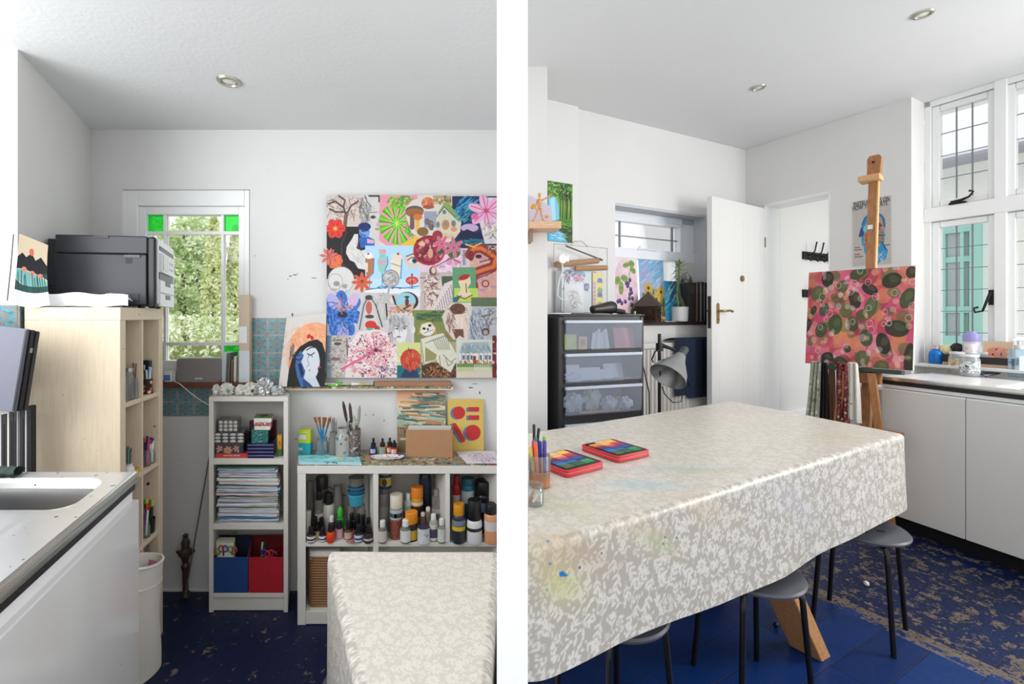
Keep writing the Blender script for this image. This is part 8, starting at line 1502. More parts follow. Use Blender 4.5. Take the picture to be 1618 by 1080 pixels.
# ---- radiator, towel, floor lamp
RADW = mat('warm_white_radiator', (222, 218, 212), .4)
ra, rb = wA(975, .02)[0], wA(1118, .02)[0] + .12; t = thing('radiator', 'white ribbed radiator under the small window', 'radiator', v3(PA + DA * ra, .16), aA); W = rb - ra; Hr = 1.14 - .16
b = MB(); n = 26
for i in range(n): x = W * (i + .5) / n; b.prism([(x - W / n * .42, -.085), (x - W / n * .25, -.1), (x + W / n * .25, -.1), (x + W / n * .42, -.085)], .05, Hr - .05)
b.box(0, -.0855, .04, W, -.06, Hr - .045); b.build('ribbed_panel', RADW, t); MB().box(-.006, -.104, Hr - .045, W + .006, -.03, Hr).build('top_rail', RADW, t, bevel=.008); MB().box(-.006, -.104, 0, W + .006, -.03, .04).build('bottom_rail', RADW, t, bevel=.008)
for x in (.1, W - .1): MB().box(x - .02, -.06, .1, x + .02, -.0005, .8).build('wall_bracket', RADW, t)
ta, tb = wA(1065, .12)[0] - ra, wA(1121, .12)[0] - ra + .06; NAVT = mat('navy_terry_towel', (26, 36, 62), .95, bp=.8, sc=220)
to = v3(PA + DA * (ra + ta), 1.141); t = thing('towel', 'navy blue towel hanging over the radiator top', 'towel', to, aA); W2 = tb - ta
def tf(u, v):
    l = .52 * v; x = W2 * u + .006 * math.sin(9 * v + 3 * u)
    if l < .06: return (x, -.02 - l * 1.6, .012 + .02 * math.sin(l / .06 * 1.6))
    return (x, -.122 - .006 * math.sin(u * 14 + 1) - .004 * math.sin(u * 31), .03 - (l - .06) * 1.0 - .03 * (1 if u > .32 else 0) * min(1, v))
MB().grid(tf, 44, 30, .007).build('cloth', NAVT, t); MB().grid(lambda u, v: (W2 * u, -.1325 - .006 * math.sin(u * 14 + 1), -.32 + .022 * v - (.03 if u > .32 else 0)), 44, 2, .002).build('woven_band', mat('navy_band', (20, 28, 50), .8), t)
Yl = 3.36; lp = Vector((X(1042, Yl), Yl, 0)); t = thing('floor_lamp', 'black floor lamp with a wide silver shade beside the drawer tower', 'lamp', lp); k_ = Yl / 720; zt_ = Z(527, Yl)
MB().lathe([(0, 0), (.13, 0), (.13, .012), (.02, .022), (0, .022)], 30).build('base', BLACK, t); MB().tube([(0, 0, .02), (0, 0, zt_)], .012, 12).build('pole', BLACK, t)
cz = Z(548, Yl); b = MB(); b.lathe([(.014, -.03), (.026, -.028), (.026, .028), (.014, .03)], 14, (0, 0, cz)); b.build('clamp', BLACK, t); MB().tube([(.0, 0, cz + .02), (.05, -.02, cz + .0), (.1, -.03, cz - .02)], [.016, .013, .012], 10).build('arm', BLACK, t); MB().tube([(0, -.02, cz - .02), (-.05, -.04, cz - .03), (-.07, -.03, cz - .09), (-.05, -.01, cz - .11)], .005, 8).build('cable_clip', BLACK, t)
sp = Vector((.135, -.05, Z(560, Yl) - .0)); tip = Vector((-.052, -.16, Z(603, Yl))); ax_ = (tip - sp).normalized(); SIL = mat('silver_lamp_shade', (176, 176, 176), .32, .7)
def shade(name, prof, m):
    z_ = ax_; x_ = z_.orthogonal().normalized(); y_ = z_.cross(x_); M = Matrix((x_, y_, z_)).transposed().to_4x4(); M.translation = sp; MB().tr(M).lathe(prof, 32).build(name, m, t)
shade('lamp_shade', [(.030, .0), (.034, .002), (.05, .05), (.11, .155), (.128, .215), (.125, .215), (.107, .156), (.047, .052), (.028, .004)], SIL); shade('lamp_socket', [(0, -.075), (.02, -.075), (.028, -.06), (.028, .004), (0, .006)], C((66, 80, 70))); shade('bulb', [(0, .03), (.02, .05), (.032, .09), (.02, .12), (0, .126)], mat('frosted_bulb', (230, 230, 224), .3))
MB().tube([Vector((.15, -.05, Z(565, Yl))), Vector((.155, -.06, Z(600, Yl))), Vector((.13, -.06, Z(632, Yl))), Vector((.08, -.04, Z(634, Yl))), Vector((.03, -.02, Z(622, Yl))), Vector((.014, -.012, Z(610, Yl)))], .004, 8).build('cable', BLACK, t)
t = thing('hanging_cable', 'black cable hanging down between the tower and the radiator', 'cable', Vector((X(1017, 3.3), 3.3, 0))); MB().tube([(0, .02, .005), (.01, 0, .3), (.045, .01, .62), (.04, .0, .8), (.01, .01, .95), (-.005, .03, 1.04)], .0045, 8).build('cable', BLACK, t)

# ---- open white door
Hd = CR + DB * (d0 + .012) + NB * .004; zD = Z(327, Hd.y) - .012; pf = P(1125, 309, 1); dirf = Vector((pf.x, 1.0)); Yf = (zD - EYE) * 720 / (500 - 309)
fe = Vector((pf.x * Yf, Yf)); dv_ = (Hd - fe).normalized(); Ld = (Hd - fe).length; rzd = math.atan2(dv_.y, dv_.x)
t = thing('door_1', 'white door standing open into the room', 'door', v3(fe, 0), rzd); del t['label']; del t['category']; struct(t)
DW = mat('white_door_paint', (232, 231, 229), .35, var=.03)
MB().box(0, 0, .012, Ld, .042, zD).build('door_leaf', DW, t, bevel=.002)
def dp(px, py, off=0.0):
    s = ray_s(px, fe, dv_); p = fe + dv_ * s; return s, Z(py, p.y)
s5, _ = dp(1178, 500)
for (xa, xb) in ((.1, s5 - .03), (s5 + .05, Ld - .08)):
    for (za, zb) in ((.2, 1.0), (1.2, zD - .14)):
        b = MB()
        for q in ((xa, za, xb, za + .006), (xa, zb - .006, xb, zb), (xa, za + .006, xa + .006, zb - .006), (xb - .006, za + .006, xb, zb - .006)): b.box(q[0], -.0007, q[1], q[2], .0004, q[3])
        b.build('panel_moulding', DW, t)
BR = mat('aged_brass', (166, 132, 76), .35, .8); sh_, zh = dp(1134, 491); MB().prism([(sh_ + x, zh - .02 + z) for x, z in rrect(.04, .17, .018, 5)], -.005, -.0002, 'y').build('handle_plate', BR, t, bevel=.001); b = MB(); b.tube([(sh_, -.004, zh), (sh_, -.05, zh), (sh_ + .02, -.056, zh), (sh_ + .08, -.056, zh + .004), (sh_ + .115, -.056, zh - .004)], [.010, .009, .010, .009, .011], 10); b.build('lever_handle', BR, t); MB().tube([(sh_, -.0052, zh - .07), (sh_, -.007, zh - .07)], .007, 10).build('keyhole', BLACK, t)
s_, z_ = dp(1172, 440); b = MB(); b.tube([(s_, -.0002, z_), (s_, -.010, z_)], .026, 20); b.build('lock_rose', mat('dull_brass', (140, 122, 92), .4, .7), t); MB().tube([(s_, -.0102, z_), (s_, -.013, z_)], .013, 16).build('lock_cylinder', BR, t)
MB().box(-.0022, .008, zh - .14, -.0002, .034, zh + .12).build('latch_plate', mat('dark_latch_metal', (70, 60, 52), .4, .6), t); MB().tube([(-.001, .02, zh), (-.03, .02, zh + .001)], .006, 8).build('latch_bolt', BLACK, t); MB().box(sh_ - .02, .0425, zh - .09, sh_ + .02, .046, zh + .08).build('handle_plate', BR, t)
for z in (.3, zD - .35): MB().tube([(Ld - .004, -.004, z), (Ld - .004, -.004, z + .09)], .006, 8).build('hinge', mat('hinge_steel', (150, 146, 140), .4, .7), t)

# ---- coat hooks in the hallway
def hall(px, py, dep=.0): s = ray_s(px, HA + NH * dep, DH); p = HA + NH * dep + DH * s; return s, p, Z(py, p.y)
aH = math.atan2(DH.y, DH.x)
def rack(label, pa, pb, pya, n):
    s1, p, z = hall(pa, pya); s2 = hall(pb, pya)[0]; t = thing('coat_hook_rack', label, 'coat hooks', v3(p, z), aH); L_ = s2 - s1; MB().box(0, -.018, -.045, L_, -.0005, .03).build('rail', IRON, t, bevel=.003)
    for i in range(n):
        x = L_ * (i + .6) / n; MB().tube([(x, -.018, 0), (x, -.05, -.004), (x, -.075, .03), (x, -.088, .10), (x, -.092, .115)], [.007, .0065, .006, .0065, .009], 8).build('hook', IRON, t); MB().tube([(x, -.018, -.03), (x, -.04, -.06), (x, -.06, -.045), (x, -.064, -.02)], [.006, .006, .006, .008], 8).build('hook', IRON, t)
rack('black coat hook rail, upper of two seen through the doorway', 1267, 1330, 402, 6); rack('black coat hook rail, lower of two, half hidden by the easel canvas', 1267, 1330, 462, 6)

# ---- poster on the door wall
def wB(px, dep=0.0): s = ray_s(px, CR + NB * dep, DB); return s, CR + NB * dep + DB * s
c = Cv(1344, 305, 1411, 424, 7, (206, 200, 192)); rg = c.rg
for j in range(56):
    y = 309 + 2.1 * j; x = 1346
    while x < 1409: w_ = 1 + 4 * rg.rand(); c.ln([(x, y), (x + w_, y)], .8, ((120, 114, 112), (150, 130, 130), (110, 120, 150), (170, 140, 120))[rg.randint(4)], .6); x += w_ + 1
c.ell(1381, 354, 21, 24, (40, 140, 196)).poly([(1361, 350), (1355, 370), (1360, 372), (1361, 386), (1364, 388), (1366, 402), (1392, 408), (1400, 385), (1400, 355)], (50, 150, 200)).ell(1384, 356, 17, 20, (176, 150, 130)).poly([(1364, 362), (1370, 356), (1398, 362), (1398, 390), (1368, 396), (1364, 380)], (160, 130, 116)); c.scrib(1382, 370, 14, 24, 150, [(120, 40, 44), (206, 190, 170), (90, 80, 70), (60, 110, 130), (190, 150, 110), (150, 60, 60)], 6, 2); c.poly([(1359, 356), (1366, 352), (1364, 370), (1355, 371)], (44, 70, 140)).ell(1367, 358, 4, 6, (120, 190, 206)); c.poly([(1396, 384), (1406, 400), (1402, 416), (1388, 422), (1384, 408)], (50, 150, 206)); c.ln([(1362, 350), (1366, 338), (1376, 331), (1388, 332), (1397, 342), (1400, 358)], 2.4, (24, 110, 170)); c.ln([(1396, 386), (1402, 398)], 1.4, (40, 60, 90)); c.scrib(1393, 408, 8, 9, 40, [(30, 110, 180), (130, 200, 226), (200, 226, 236)], 6, 1.2)
for (x0, x1, y) in ((1349, 1356, 390), (1349, 1360, 394), (1349, 1356, 402), (1349, 1362, 407), (1401, 1408, 391)): c.ln([(x0, y), (x1, y)], 2.2, (70, 62, 66)); c.ln([(x0, y), (x1, y)], .7, (190, 184, 180))
pa_, pb_ = wB(1347, .004), wB(1408, .004); L_ = pb_[0] - pa_[0]; zt1 = Z(319, pa_[1].y); zb1 = Z(421, pa_[1].y)
t = thing('poster', 'newsprint poster of a blue head in profile behind the easel mast', 'poster', v3(pa_[1], zb1), aB); Hh = zt1 - zb1; sheet('print', c.grain(4), lambda u, v: (L_ * u, 0 * u, Hh * (1 - v)), t, th=.0015); INK = C((50, 44, 50)); text_mesh('lettering', 'INSTRUCTIONS ON', .052, INK, t, (L_ * .5, -.001, Hh * .95), (PI / 2, 0, 0)); text_mesh('lettering', 'HOW TO CREATE', .05, INK, t, (L_ * .46, -.001, Hh * .89), (PI / 2, 0, 0))
for q in [w_ for w_ in t.children if w_.name.startswith('lettering')]: xs = [v.co.x for v in q.data.vertices]; q.scale.x = min(1, L_ * .92 / (max(xs) - min(xs)))

# ---- easel with its canvas
EX = Vector((.561, -.828)).normalized(); eo = Vector((2.494, 2.845)); erz = math.atan2(EX.y, EX.x); EY = Vector((-EX.y, EX.x))
TILT = Matrix.Rotation(-.105, 4, 'X')
EW = wood('easel_wood', (150, 96, 56), (186, 128, 80), (10, 10, 2), .45); EWL = wood('pale_easel_edge', (206, 158, 104), (222, 180, 128), (10, 10, 2), .45)
def ray_e(px, dep): o_ = eo + EY * dep; return ray_s(px, o_, EX)
zcb, zct = 1.035, 1.665
t = thing('easel', 'tall wooden studio easel holding the pink and green canvas', 'easel', v3(eo, 0), erz)
def eb(name, m, x0, y0, z0, x1, y1, z1, bevel=.002): return MB().tr(TILT).box(x0, y0, z0, x1, y1, z1).build(name, m, t, bevel=bevel)
zmast = 2.40; mx = .024
eb('mast', EW, mx - .024, .022, .006, mx + .018, .05, zmast - .12); eb('mast_edge', EWL, mx + .0185, .021, .006, mx + .028, .051, zmast - .12); b = MB().tr(TILT); b.prism([(mx - .032, zmast - .12), (mx + .036, zmast - .12), (mx + .038, zmast), (mx + .026, zmast + .02), (mx - .022, zmast + .02), (mx - .034, zmast)], .018, .053, 'y'); b.build('mast_head', EW, t, bevel=.003)
eb('top_clamp', EWL, mx - .065, -.03, zmast - .155, mx + .042, .056, zmast - .121); b = MB().tr(TILT).tube([(mx, .012, zmast - .03), (mx, .002, zmast - .03)], .006, 8); b.build('peg', IRON, t)
eb('canvas_tray', mat('dark_green_paint', (34, 56, 46), .5, var=.3), -.20, -.055, zcb - .030, .20, .02, zcb - .004); eb('tray_support', EW, -.05, -.02, zcb - .1, .1, .021, zcb - .0305)
eb('tag', WCAP, mx - .02, .019, 1.93, mx + .006, .0215, 1.958, 0)
for sx in (-1, 1): MB().add([(sx * .05, .03, 1.0), (sx * .085, .03, 1.0), (sx * .085, .06, 1.0), (sx * .05, .06, 1.0), (sx * .15, .03, 0), (sx * .185, .03, 0), (sx * .185, .06, 0), (sx * .15, .06, 0)], [(0, 1, 2, 3), (7, 6, 5, 4), (0, 4, 5, 1), (1, 5, 6, 2), (2, 6, 7, 3), (3, 7, 4, 0)]).build('leg', EW, t, smooth=False)
MB().add([(-.02, .17, 1.45), (.02, .17, 1.45), (.02, .2, 1.45), (-.02, .2, 1.45), (-.02, .42, 0), (.02, .42, 0), (.02, .45, 0), (-.02, .45, 0)], [(0, 1, 2, 3), (7, 6, 5, 4), (0, 4, 5, 1), (1, 5, 6, 2), (2, 6, 7, 3), (3, 7, 4, 0)]).build('rear_leg', EW, t, smooth=False); eb('crossbar', EW, -.2, .03, .62, .2, .05, .66)
# the canvas
cv = Cv(0, 0, 435, 372, 1.6, (206, 120, 120)); rg = cv.rg; PK = [(222, 90, 140), (206, 60, 100), (190, 70, 80), (226, 130, 110), (230, 150, 90), (150, 40, 56), (236, 160, 170), (214, 110, 150), (170, 90, 60)]
for i in range(330): r = 14 + 22 * rg.rand(); cv.ell(435 * rg.rand(), 372 * rg.rand(), r, r * (.7 + .6 * rg.rand()), PK[rg.randint(len(PK))], rg.rand() * 3, .55)
for i in range(45): r = 10 + 16 * rg.rand(); cv.ell(435 * rg.rand(), 372 * rg.rand(), r, r * 1.2, ((96, 116, 56), (120, 130, 70), (70, 90, 50), (110, 50, 50))[i % 4], rg.rand() * 3, .6)
for (x, y, rx, ry) in [(170, 412, 27, 32), (122, 473, 28, 32), (232, 442, 25, 25), (283, 492, 24, 36), (148, 540, 20, 28), (195, 597, 30, 40), (300, 390, 35, 20), (432, 415, 38, 28), (485, 480, 25, 40), (505, 385, 20, 22), (268, 590, 22, 30), (385, 655, 26, 40), (440, 595, 45, 30), (478, 700, 20, 55), (320, 640, 26, 32), (130, 625, 26, 30), (240, 690, 16, 14), (150, 735, 30, 22), (300, 720, 30, 30), (372, 745, 30, 26), (70, 610, 14, 30), (205, 745, 35, 20), (345, 450, 34, 20), (345, 520, 26, 40), (100, 545, 12, 20)]:
    v = (y - 385) / 385; u = x - 85 + 35 * v; y2 = (y - 385 + .06 * u) * .97; c_ = ((38, 48, 32), (56, 76, 44), (84, 96, 56), (30, 34, 26))[rg.randint(4)]; cv.ell(u, y2, rx, ry, c_, rg.rand() - .5, .86); cv.ell(u + rx * .2, y2 - ry * .2, rx * .5, ry * .45, (130, 140, 90), .4, .3)
for i in range(60): cv.ell(435 * rg.rand(), 372 * rg.rand(), 6 + 9 * rg.rand(), 6 + 9 * rg.rand(), ((236, 226, 220), (240, 200, 160), (226, 200, 206))[i % 3], 0, .45)
for i in range(24): x, y, r = 435 * rg.rand(), 372 * rg.rand(), 8 + 8 * rg.rand(); cv.ell(x, y, r, r, (236, 232, 226), 0, .8, 1.6)
xl, xr = ray_e(1268, .05), ray_e(1439, .05); t = thing('easel_canvas', 'canvas painted with overlapping pink, orange and dark green ovals on the easel', 'painting', v3(eo, 0), erz)
W = xr - xl; b = MB().tr(TILT); b.box(xl, -.012, zcb, xr, .019, zct); b.build('stretcher', mat('white_canvas_side', (226, 222, 216), .8), t, bevel=.002)
ca, sa = math.cos(-.105), math.sin(-.105)
def cf(u, v): y = -.0126; z = zcb + (zct - zcb) * (1 - v); return (xl + W * u, y * ca - z * sa + 0 * u, y * sa + z * ca + 0 * u)
sheet('canvas_face', cv.grain(4), cf, t, th=.0005)
# cloths hanging under the canvas
def apron(label, pa, pb, pya, pyb, dep, m, band=None, k=3, slant=0.0):
    xa, xb = ray_e(pa, dep), ray_e(pb, dep); p = eo + EY * dep + EX * ((xa + xb) / 2); zt = Z(pya, p.y); zb = Z(pyb, p.y); w_ = xb - xa; q = thing('hanging_cloth', label, 'cloth', v3(p, zt), erz, 'cloths hanging from the easel')
    MB().grid(lambda u, v: ((u - .5) * w_ * (.7 + .3 * v) + slant * v, .012 * math.sin(k * u * 6.28 + 2 * v), -(zt - zb) * v - .03 * u * v), 24, 18, .003).build('cloth', m, q); MB().tube([(-w_ * .3, 0, .002), (w_ * .3, 0, .002)], .006, 8).build('hem', m, q)
apron('grey-green cloth hanging leftmost under the easel canvas', 1278, 1300, 572, 690, .02, splat('sage_linen', (176, 176, 160), [(120, 130, 100), (210, 208, 196)], 40, .3, .3), slant=-.03); apron('black cloth hanging behind the grey-green one', 1292, 1310, 574, 690, .05, mat('black_cloth', (26, 25, 27), .9)); apron('brown cloth strip between the black and red cloths', 1307, 1320, 574, 690, .07, mat('brown_cloth', (110, 76, 56), .9)); apron('dark red floral cloth hanging under the easel canvas', 1318, 1343, 574, 700, .03, splat('red_floral', (120, 44, 50), [(200, 120, 110), (70, 70, 50), (206, 180, 150), (60, 24, 30)], 60, .35, .3), k=2); apron('white cloth with small sprigs hanging beside the easel mast', 1337, 1358, 574, 660, .0, splat('sprigged_white', (222, 218, 208), [(150, 140, 110), (120, 130, 100)], 40, .12, .5), k=2, slant=.01)

# ---- boxed pipe on the door wall by the sink
s1, s2 = wB(1362, .06)[0], wB(1400, .06)[0]; zq = Z(614, wB(1380, .06)[1].y); b = MB().box(s1, -.1, 0, s2 + .05, -.001, zq); struct(b.build('trim_6', mat('beige_pipe_boxing', (206, 190, 176), .6), loc=(CR.x, CR.y, 0), rz=aB)); b = MB().box(s1 - .01, -.112, zq + .0005, s2 + .05, -.001, zq + .03); struct(b.build('trim_7', GLOSSW, loc=(CR.x, CR.y, 0), rz=aB, bevel=.004))

# ---- sink unit under the tall window
c0 = Vector((2.747, 2.939)); cdv = Vector((.292, -.956)).normalized(); cn = Vector((.956, .292)).normalized(); crz = math.atan2(cdv.y, cdv.x)
CWD = splat('paint_flecked_white_door', (226, 224, 220), [(60, 56, 54), (210, 180, 50), (120, 110, 100), (90, 80, 70)], 16, .045, .72, .3, .03)
t = thing('sink_base_cabinet', 'white two-door base cabinet with paint flecks under the right sink', 'cabinet', v3(c0, 0), crz); CLN = 1.3; CDP = .5
MB().box(0.004, .022, .10, CLN, CDP, .915).build('carcass', GLOSSW, t); MB().box(.03, .07, 0, CLN, CDP, .0995).build('plinth', BLACK, t); MB().box(.002, .0, .898, CLN, .021, .92).build('handle_rail', GLOSSW, t, bevel=.002)
sdoor = ray_s(1526, c0, cdv)
for xa, xb in ((.003, sdoor - .002), (sdoor + .002, sdoor * 2)):
    d_ = MB().box(xa, -.004, .10, xb, .0195, .882).build('door', CWD, t, bevel=.002); MB().box(xa, .004, .8825, xb, .019, .894).build('finger_pull', GLOSSW, d_)
MB().box(.0, -.006, .9205, CLN, CDP, .945).build('worktop_edge', mat('dark_laminate_edge', (30, 27, 27), .4), t)
t = thing('drainer_sink', 'steel drainer sink below the tall leaded window', 'sink', v3(c0, 0), crz); ZT = .97; STB = splat('bright_spotted_steel', (238, 238, 238), [(150, 150, 156), (120, 130, 150), (190, 170, 150)], 40, .1, .6, .22)
for q in STB.node_tree.nodes:
    if q.type == 'BSDF_PRINCIPLED': q.inputs['Metallic'].default_value = .1
sbw = ray_s(1560, c0 + cn * .1, cdv)
b = MB(); b.grid(lambda u, v: (sbw * u, -.006 + (CDP + .006) * v, ZT + (.0012 if int(v * 22) % 2 and .1 < u < .95 and .15 < v < .85 else 0)), 24, 66); b.build('drainer', STB, t); b = MB(); sink_bowl(b, (sbw, CLN, -.006, CDP), (sbw + .05, sbw + .45, .05, .42), .05, .15, lambda u, w_, z: Vector((u, w_, z)), ZT); b.build('bowl', STB, t)
b = MB(); prof = [(0, .0), (-.010, -.004), (-.012, -.012), (-.010, -.0235), (.0, -.0235)]; pts = [(x, -.006 + q[0], ZT + q[1]) for x in (-.006, CLN) for q in prof]; n = len(prof); b.add(pts, [(i, i + 1, n + i + 1, n + i) for i in range(n - 1)]); pts = [(-.006 + q[0] * .5, y, ZT + q[1]) for y in (-.006, CDP) for q in prof]; b.add(pts, [(n + i, n + i + 1, i + 1, i) for i in range(n - 1)]); b.build('rolled_edge', mat('bright_steel', (200, 200, 198), .2, .9), t)

# ---- things by the sink and on the window board
zW = zsill + .0205
def wW(px, dep): s = ray_s(px, W0 + NB * dep, DB); p = W0 + NB * dep + DB * s; return p
def wk(p): return p.y / 720
p = wW(1479, .07); k_ = wk(p); t = bottle('blue_bottle', 'small bright blue steel bottle at the left of the tall window', 'bottle', v3(p, zW), 17 * k_, 29 * k_, [('body', mat('bright_blue_steel', (20, 120, 206), .3, .3), [(0, 0), (.95, 0), (1, .03), (1, .5), (.85, .66), (.5, .76), (.5, .8), (0, .8)]), ('cap', mat('rose_steel', (214, 190, 186), .3, .6), [(0, .8), (.55, .8), (.56, .98), (.5, 1), (0, 1)])])
a_, e_ = wW(1489, .09), wW(1603, .09); zBt = Z(552, a_.y); t = thing('window_trough', 'long black-fronted wooden trough on the tall window board', 'trough', v3(a_, zW), aB); L_ = (e_ - a_).length; hT = .062
MB().box(0, 0, hT * .0, L_, .08, .018).build('wooden_base', C((206, 176, 146)), t); MB().box(0, -.002, .0185, L_, .006, hT).build('front_board', mat('black_board', (44, 40, 42), .5), t, bevel=.001); MB().box(0, .074, .0185, L_, .08, hT).build('back_board', MATS['black_board'], t); MB().box(0, .0065, hT - .006, L_, .0735, hT).build('top_board', MATS['black_board'], t)
zTr = zW + hT + .0004
def onT(px): return v3(wW(px, .05), zTr)
p = onT(1495); k_ = p.y / 720; t = thing('loofah', 'pale yellow bath puff on the black trough', 'sponge', p); MB().grid(lambda u, v: (8 * k_ * (1 + .12 * math.sin(9 * u * 6.28) * math.sin(5 * v)) * math.sin(v * PI) * math.cos(u * 6.28), 8 * k_ * math.sin(v * PI) * math.sin(u * 6.28), 8.5 * k_ * (1 - math.cos(v * PI))), 36, 18).build('puff', mat('yellow_net', (232, 222, 176), .9, bp=.8, sc=200), t)
p = onT(1512); t = thing('white_dish', 'white dish under the black scrubber', 'dish', p); MB().lathe([(0, 0), (6 * k_, 0), (9 * k_, 6 * k_), (8.5 * k_, 6 * k_), (5.5 * k_, 1.2 * k_), (0, 1.2 * k_)], 24).build('dish', WCAP, t)
t = thing('black_scrubber', 'black curly scrubber sitting in the white dish', 'scrubber', Vector(p) + Vector((0, 0, 5.0 * k_))); MB().grid(lambda u, v: (7 * k_ * (1 + .16 * math.sin(11 * u * 6.28 + 4 * v) * math.sin(9 * v)) * math.sin(v * PI) * math.cos(u * 6.28), 7 * k_ * math.sin(v * PI) * math.sin(u * 6.28), 7 * k_ * (1 - math.cos(v * PI) * (1 + .1 * math.sin(13 * u * 6.28)))), 48, 24).build('curls', mat('black_curls', (44, 40, 42), .7, bp=.9, sc=160), t)
p = onT(1535); t = bottle('lilac_bottle', 'lilac-lidded pale drinking bottle on the black trough', 'bottle', p, 19 * k_, 38 * k_, [('body', mat('pale_lilac_plastic', (214, 206, 226), .35), [(0, 0), (.95, 0), (1, .03), (1, .55), (.95, .6), (0, .6)]), ('cap', mat('lilac_cap', (160, 156, 216), .35), [(0, .6), (1, .6), (1.02, .84), (.9, .92), (.6, .94), (.55, 1), (0, 1)]), ('label', C((190, 214, 226)), ring_(.05, .28))])
c = Cv(0, 0, 48, 26, 5, (222, 190, 160)); c.scrib(26, 17, 18, 8, 60, [(226, 130, 110), (236, 170, 140), (206, 160, 110)], 5, 2); c.petals(16, 18, 6, 7, 2, (226, 140, 120)).petals(30, 17, 6, 7, 2, (230, 150, 130)).ell(30, 20, 1.4, 3, (40, 110, 170)).ell(17, 21, 1.4, 2, (50, 40, 50)).ell(22, 13, 1, 1.6, (50, 40, 50)); a_, e_ = onT(1552), onT(1600); t = thing('small_picture', 'small peach flower picture propped against the tall window', 'picture', a_, aB); L_ = (e_ - a_).length; sheet('picture', c.grain(5), lambda u, v: (L_ * u, .012 * (1 - v), 24 * k_ * (1 - v)), t, th=.003)
# jars on the drainer
def onS(px, py): q = FL(px, py, ZT); return Vector((q.x, q.y, ZT + .0016))
for i, (px, py, w_, h_, cols, lab) in enumerate([(1512, 589, 19, 33, [(226, 190, 120), (206, 150, 80), (170, 170, 180)], 'clear jar with orange pattern, left of the three on the drainer'), (1532, 594, 23, 34, [(150, 160, 170), (80, 80, 90), (200, 210, 206)], 'clear jar with grey pattern, front one of the three on the drainer'), (1554, 590, 21, 34, [(206, 210, 140), (226, 170, 150), (170, 190, 150)], 'clear jar with lime and pink pattern, right of the three on the drainer')]):
    q = onS(px, py); k_ = q.y / 720; w_ *= k_; h_ *= k_; t = thing('patterned_jar', lab, 'jar', q, 0, 'patterned jars'); m_ = splat('jar_print_%d' % i, (228, 230, 228), cols, 60, .5, .25, .2)
    MB().lathe([(0, 0), (w_ * .45, 0), (w_ * .5, .004), (w_ * .5, h_ * .78), (w_ * .44, h_ * .86), (w_ * .44, h_), (w_ * .41, h_), (w_ * .41, h_ * .85), (w_ * .46, h_ * .77), (w_ * .46, .006), (0, .005)], 24).build('glass', glass('thick_clear_glass', (250, 252, 252), .3, (226, 230, 230)), t); MB().lathe([(w_ * .495, h_ * .16), (w_ * .507, h_ * .16), (w_ * .507, h_ * .7), (w_ * .495, h_ * .7)], 24).build('printed_band', m_, t); MB().lathe([(0, h_ * .9), (w_ * .46, h_ * .9), (w_ * .47, h_ * 1.0), (0, h_ * 1.02)], 24).build('lid', WCAP, t)
q = onS(1532, 594); t = thing('small_printed_pot', 'tiny white pot with pink print on top of the front jar', 'pot', (q.x + .008, q.y, q.z + 34 * k_ * 1.026)); MB().lathe([(0, 0), (.026, 0), (.03, .05), (.027, .05), (.024, .003), (0, .003)], 20).build('pot', splat('pink_print', (232, 226, 226), [(214, 130, 140), (206, 170, 170)], 70, .3, .3, .3), t); MB().lathe([(.0268, .05), (.031, .05), (.031, .056), (.0268, .056)], 20).build('rim', WCAP, t)
for i, (xa, ya, xb, yb, c_) in enumerate([(1550, 593, 1576, 588, (60, 60, 70)), (1553, 594, 1582, 590, (120, 120, 140)), (1556, 595.5, 1580, 591.5, (170, 170, 176)), (1558, 596.5, 1588, 589, (70, 66, 80))]):
    a_, e_ = onS(xa, ya), onS(xb, yb); v = e_ - a_; t = thing('wet_brush', ['dark brush at the back', 'grey-blue brush second', 'pale grey brush third', 'dark brush at the front'][i] + ' of the pile on the drainer', 'brush', a_ + Vector((0, 0, .006)), 0, 'brushes drying on the drainer'); MB().tube([(0, 0, 0), v * .7], .005, 8).build('handle', plast(c_), t); MB().tube([v * .702, v], [.006, .004], 8).build('bristles', C((50, 48, 54)), t)
q = onS(1610, 596); k_ = q.y / 720; t = thing('soap_bottle', 'clear blue pump soap bottle at the right edge by the sink', 'soap bottle', q); MB().prism(rrect(26 * k_, 15 * k_, 6 * k_, 5), 0, 44 * k_).build('bottle', glass('blue_soap', (232, 245, 252), .16, (200, 226, 240)), t, bevel=.004); MB().lathe([(0, 44.2 * k_), (5 * k_, 44.2 * k_), (5 * k_, 50 * k_), (2 * k_, 51 * k_), (2 * k_, 58 * k_), (0, 58 * k_)], 14).build('collar', C((206, 208, 210)), t); MB().tube([(3 * k_, 0, 60 * k_), (-2 * k_, 0, 60.5 * k_), (-12 * k_, -1 * k_, 58 * k_)], [4 * k_, 3 * k_, 1.6 * k_], 10).build('pump', WCAP, t)
MB().box(-9 * k_, -7.9 * k_, 10 * k_, 7 * k_, -7.55 * k_, 34 * k_).build('label', mat('pale_blue_label', (196, 216, 232), .5), t)

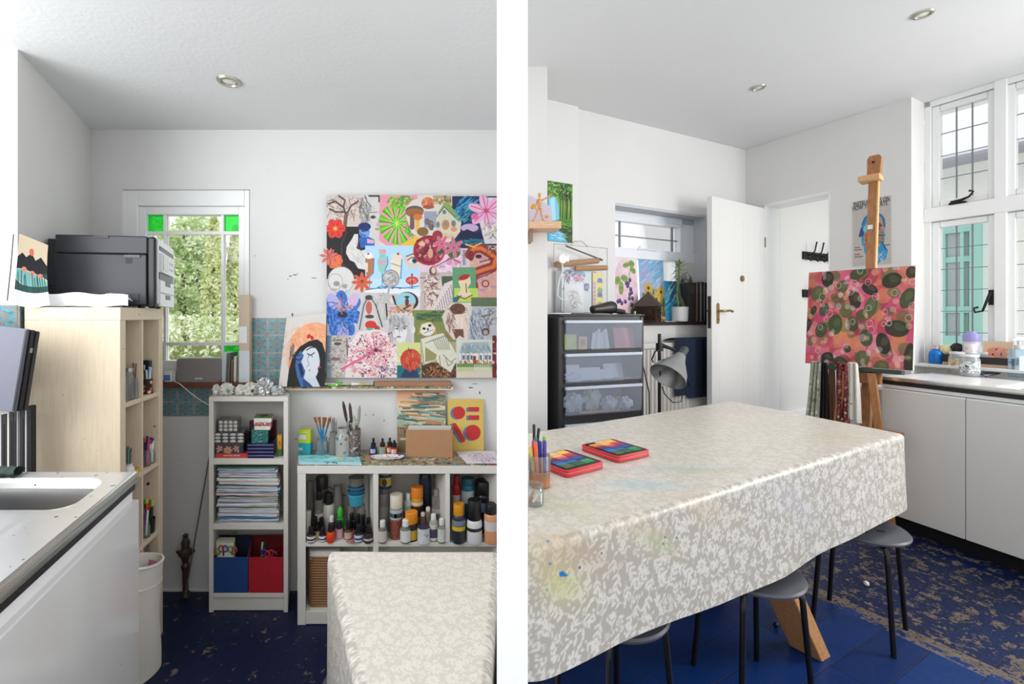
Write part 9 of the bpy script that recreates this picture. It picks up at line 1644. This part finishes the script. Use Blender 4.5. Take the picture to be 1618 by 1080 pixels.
# ---- house seen through the tall window: rendered wall, teal casement, eave with gutter
REND = mat('pale_render', (240, 240, 236), .8, bp=.2); TEAL = mat('teal_painted_frame', (156, 206, 196), .5)
h_off = -ray_s(1447, W0 - NB * 2.6, DB); ho = W0 - NB * 2.6 - DB * h_off; hz = aB; t = thing('neighbouring_house', 'pale rendered house wall with a teal window seen through the tall casement', 'house', v3(ho, -.3), hz)
def hx(px, dep=2.6): return ray_s(px, W0 - NB * dep, DB) + h_off
yh = (W0 - NB * 2.6 + DB * (hx(1525) - h_off)).y
def hzz(py): return Z(py, yh) + .3
MB().box(-.2, .0, 0, 6.5, .2, hzz(250)).build('wall', REND, t); wa_, wb_ = hx(1488), hx(1553); za_, zb_ = hzz(545), hzz(352)
b = MB(); wt_ = wb_ - wa_; f1, f2 = wa_ + wt_ * .14, wb_ - wt_ * .27
for q in ((wa_, za_, f1, zb_), (f2, za_, wb_, zb_), (f1, zb_ - .1, f2, zb_), (f1, za_, f2, za_ + .1)): b.box(q[0], -.06, q[1], q[2], .0, q[3])
b.build('window_frame', TEAL, t); b = MB(); xm = wa_ + wt_ * .5; b.box(xm, -.05, za_ + .1, xm + wt_ * .09, -.001, zb_ - .1); b.box(f1, -.045, zb_ - .42, f2, -.002, zb_ - .36); b.box(f1, -.046, za_ + .35, f2, -.003, za_ + .42); b.build('glazing_bars', TEAL, t); MB().box(wa_ + .05, -.02, za_ + .05, wb_ - .1, -.0005, zb_ - .05).build('window_pane', glass('pale_far_glass', (236, 244, 246), .5, (226, 232, 232)), t)
zr = hzz(262); MB().add([(-.4, -.45, zr), (6.6, -.45, zr), (6.6, .6, zr + .75), (-.4, .6, zr + .75), (-.4, -.45, zr - .06), (6.6, -.45, zr - .06), (6.6, .6, zr + .69), (-.4, .6, zr + .69)], [(0, 1, 2, 3), (7, 6, 5, 4), (0, 4, 5, 1), (1, 5, 6, 2), (2, 6, 7, 3), (3, 7, 4, 0)]).build('roof', mat('pale_slate_roof', (206, 208, 212), .7), t, smooth=False); MB().tube([(-.4, -.5, zr - .04), (6.6, -.5, zr - .04)], .06, 10).build('gutter', mat('grey_gutter', (150, 152, 158), .5), t)
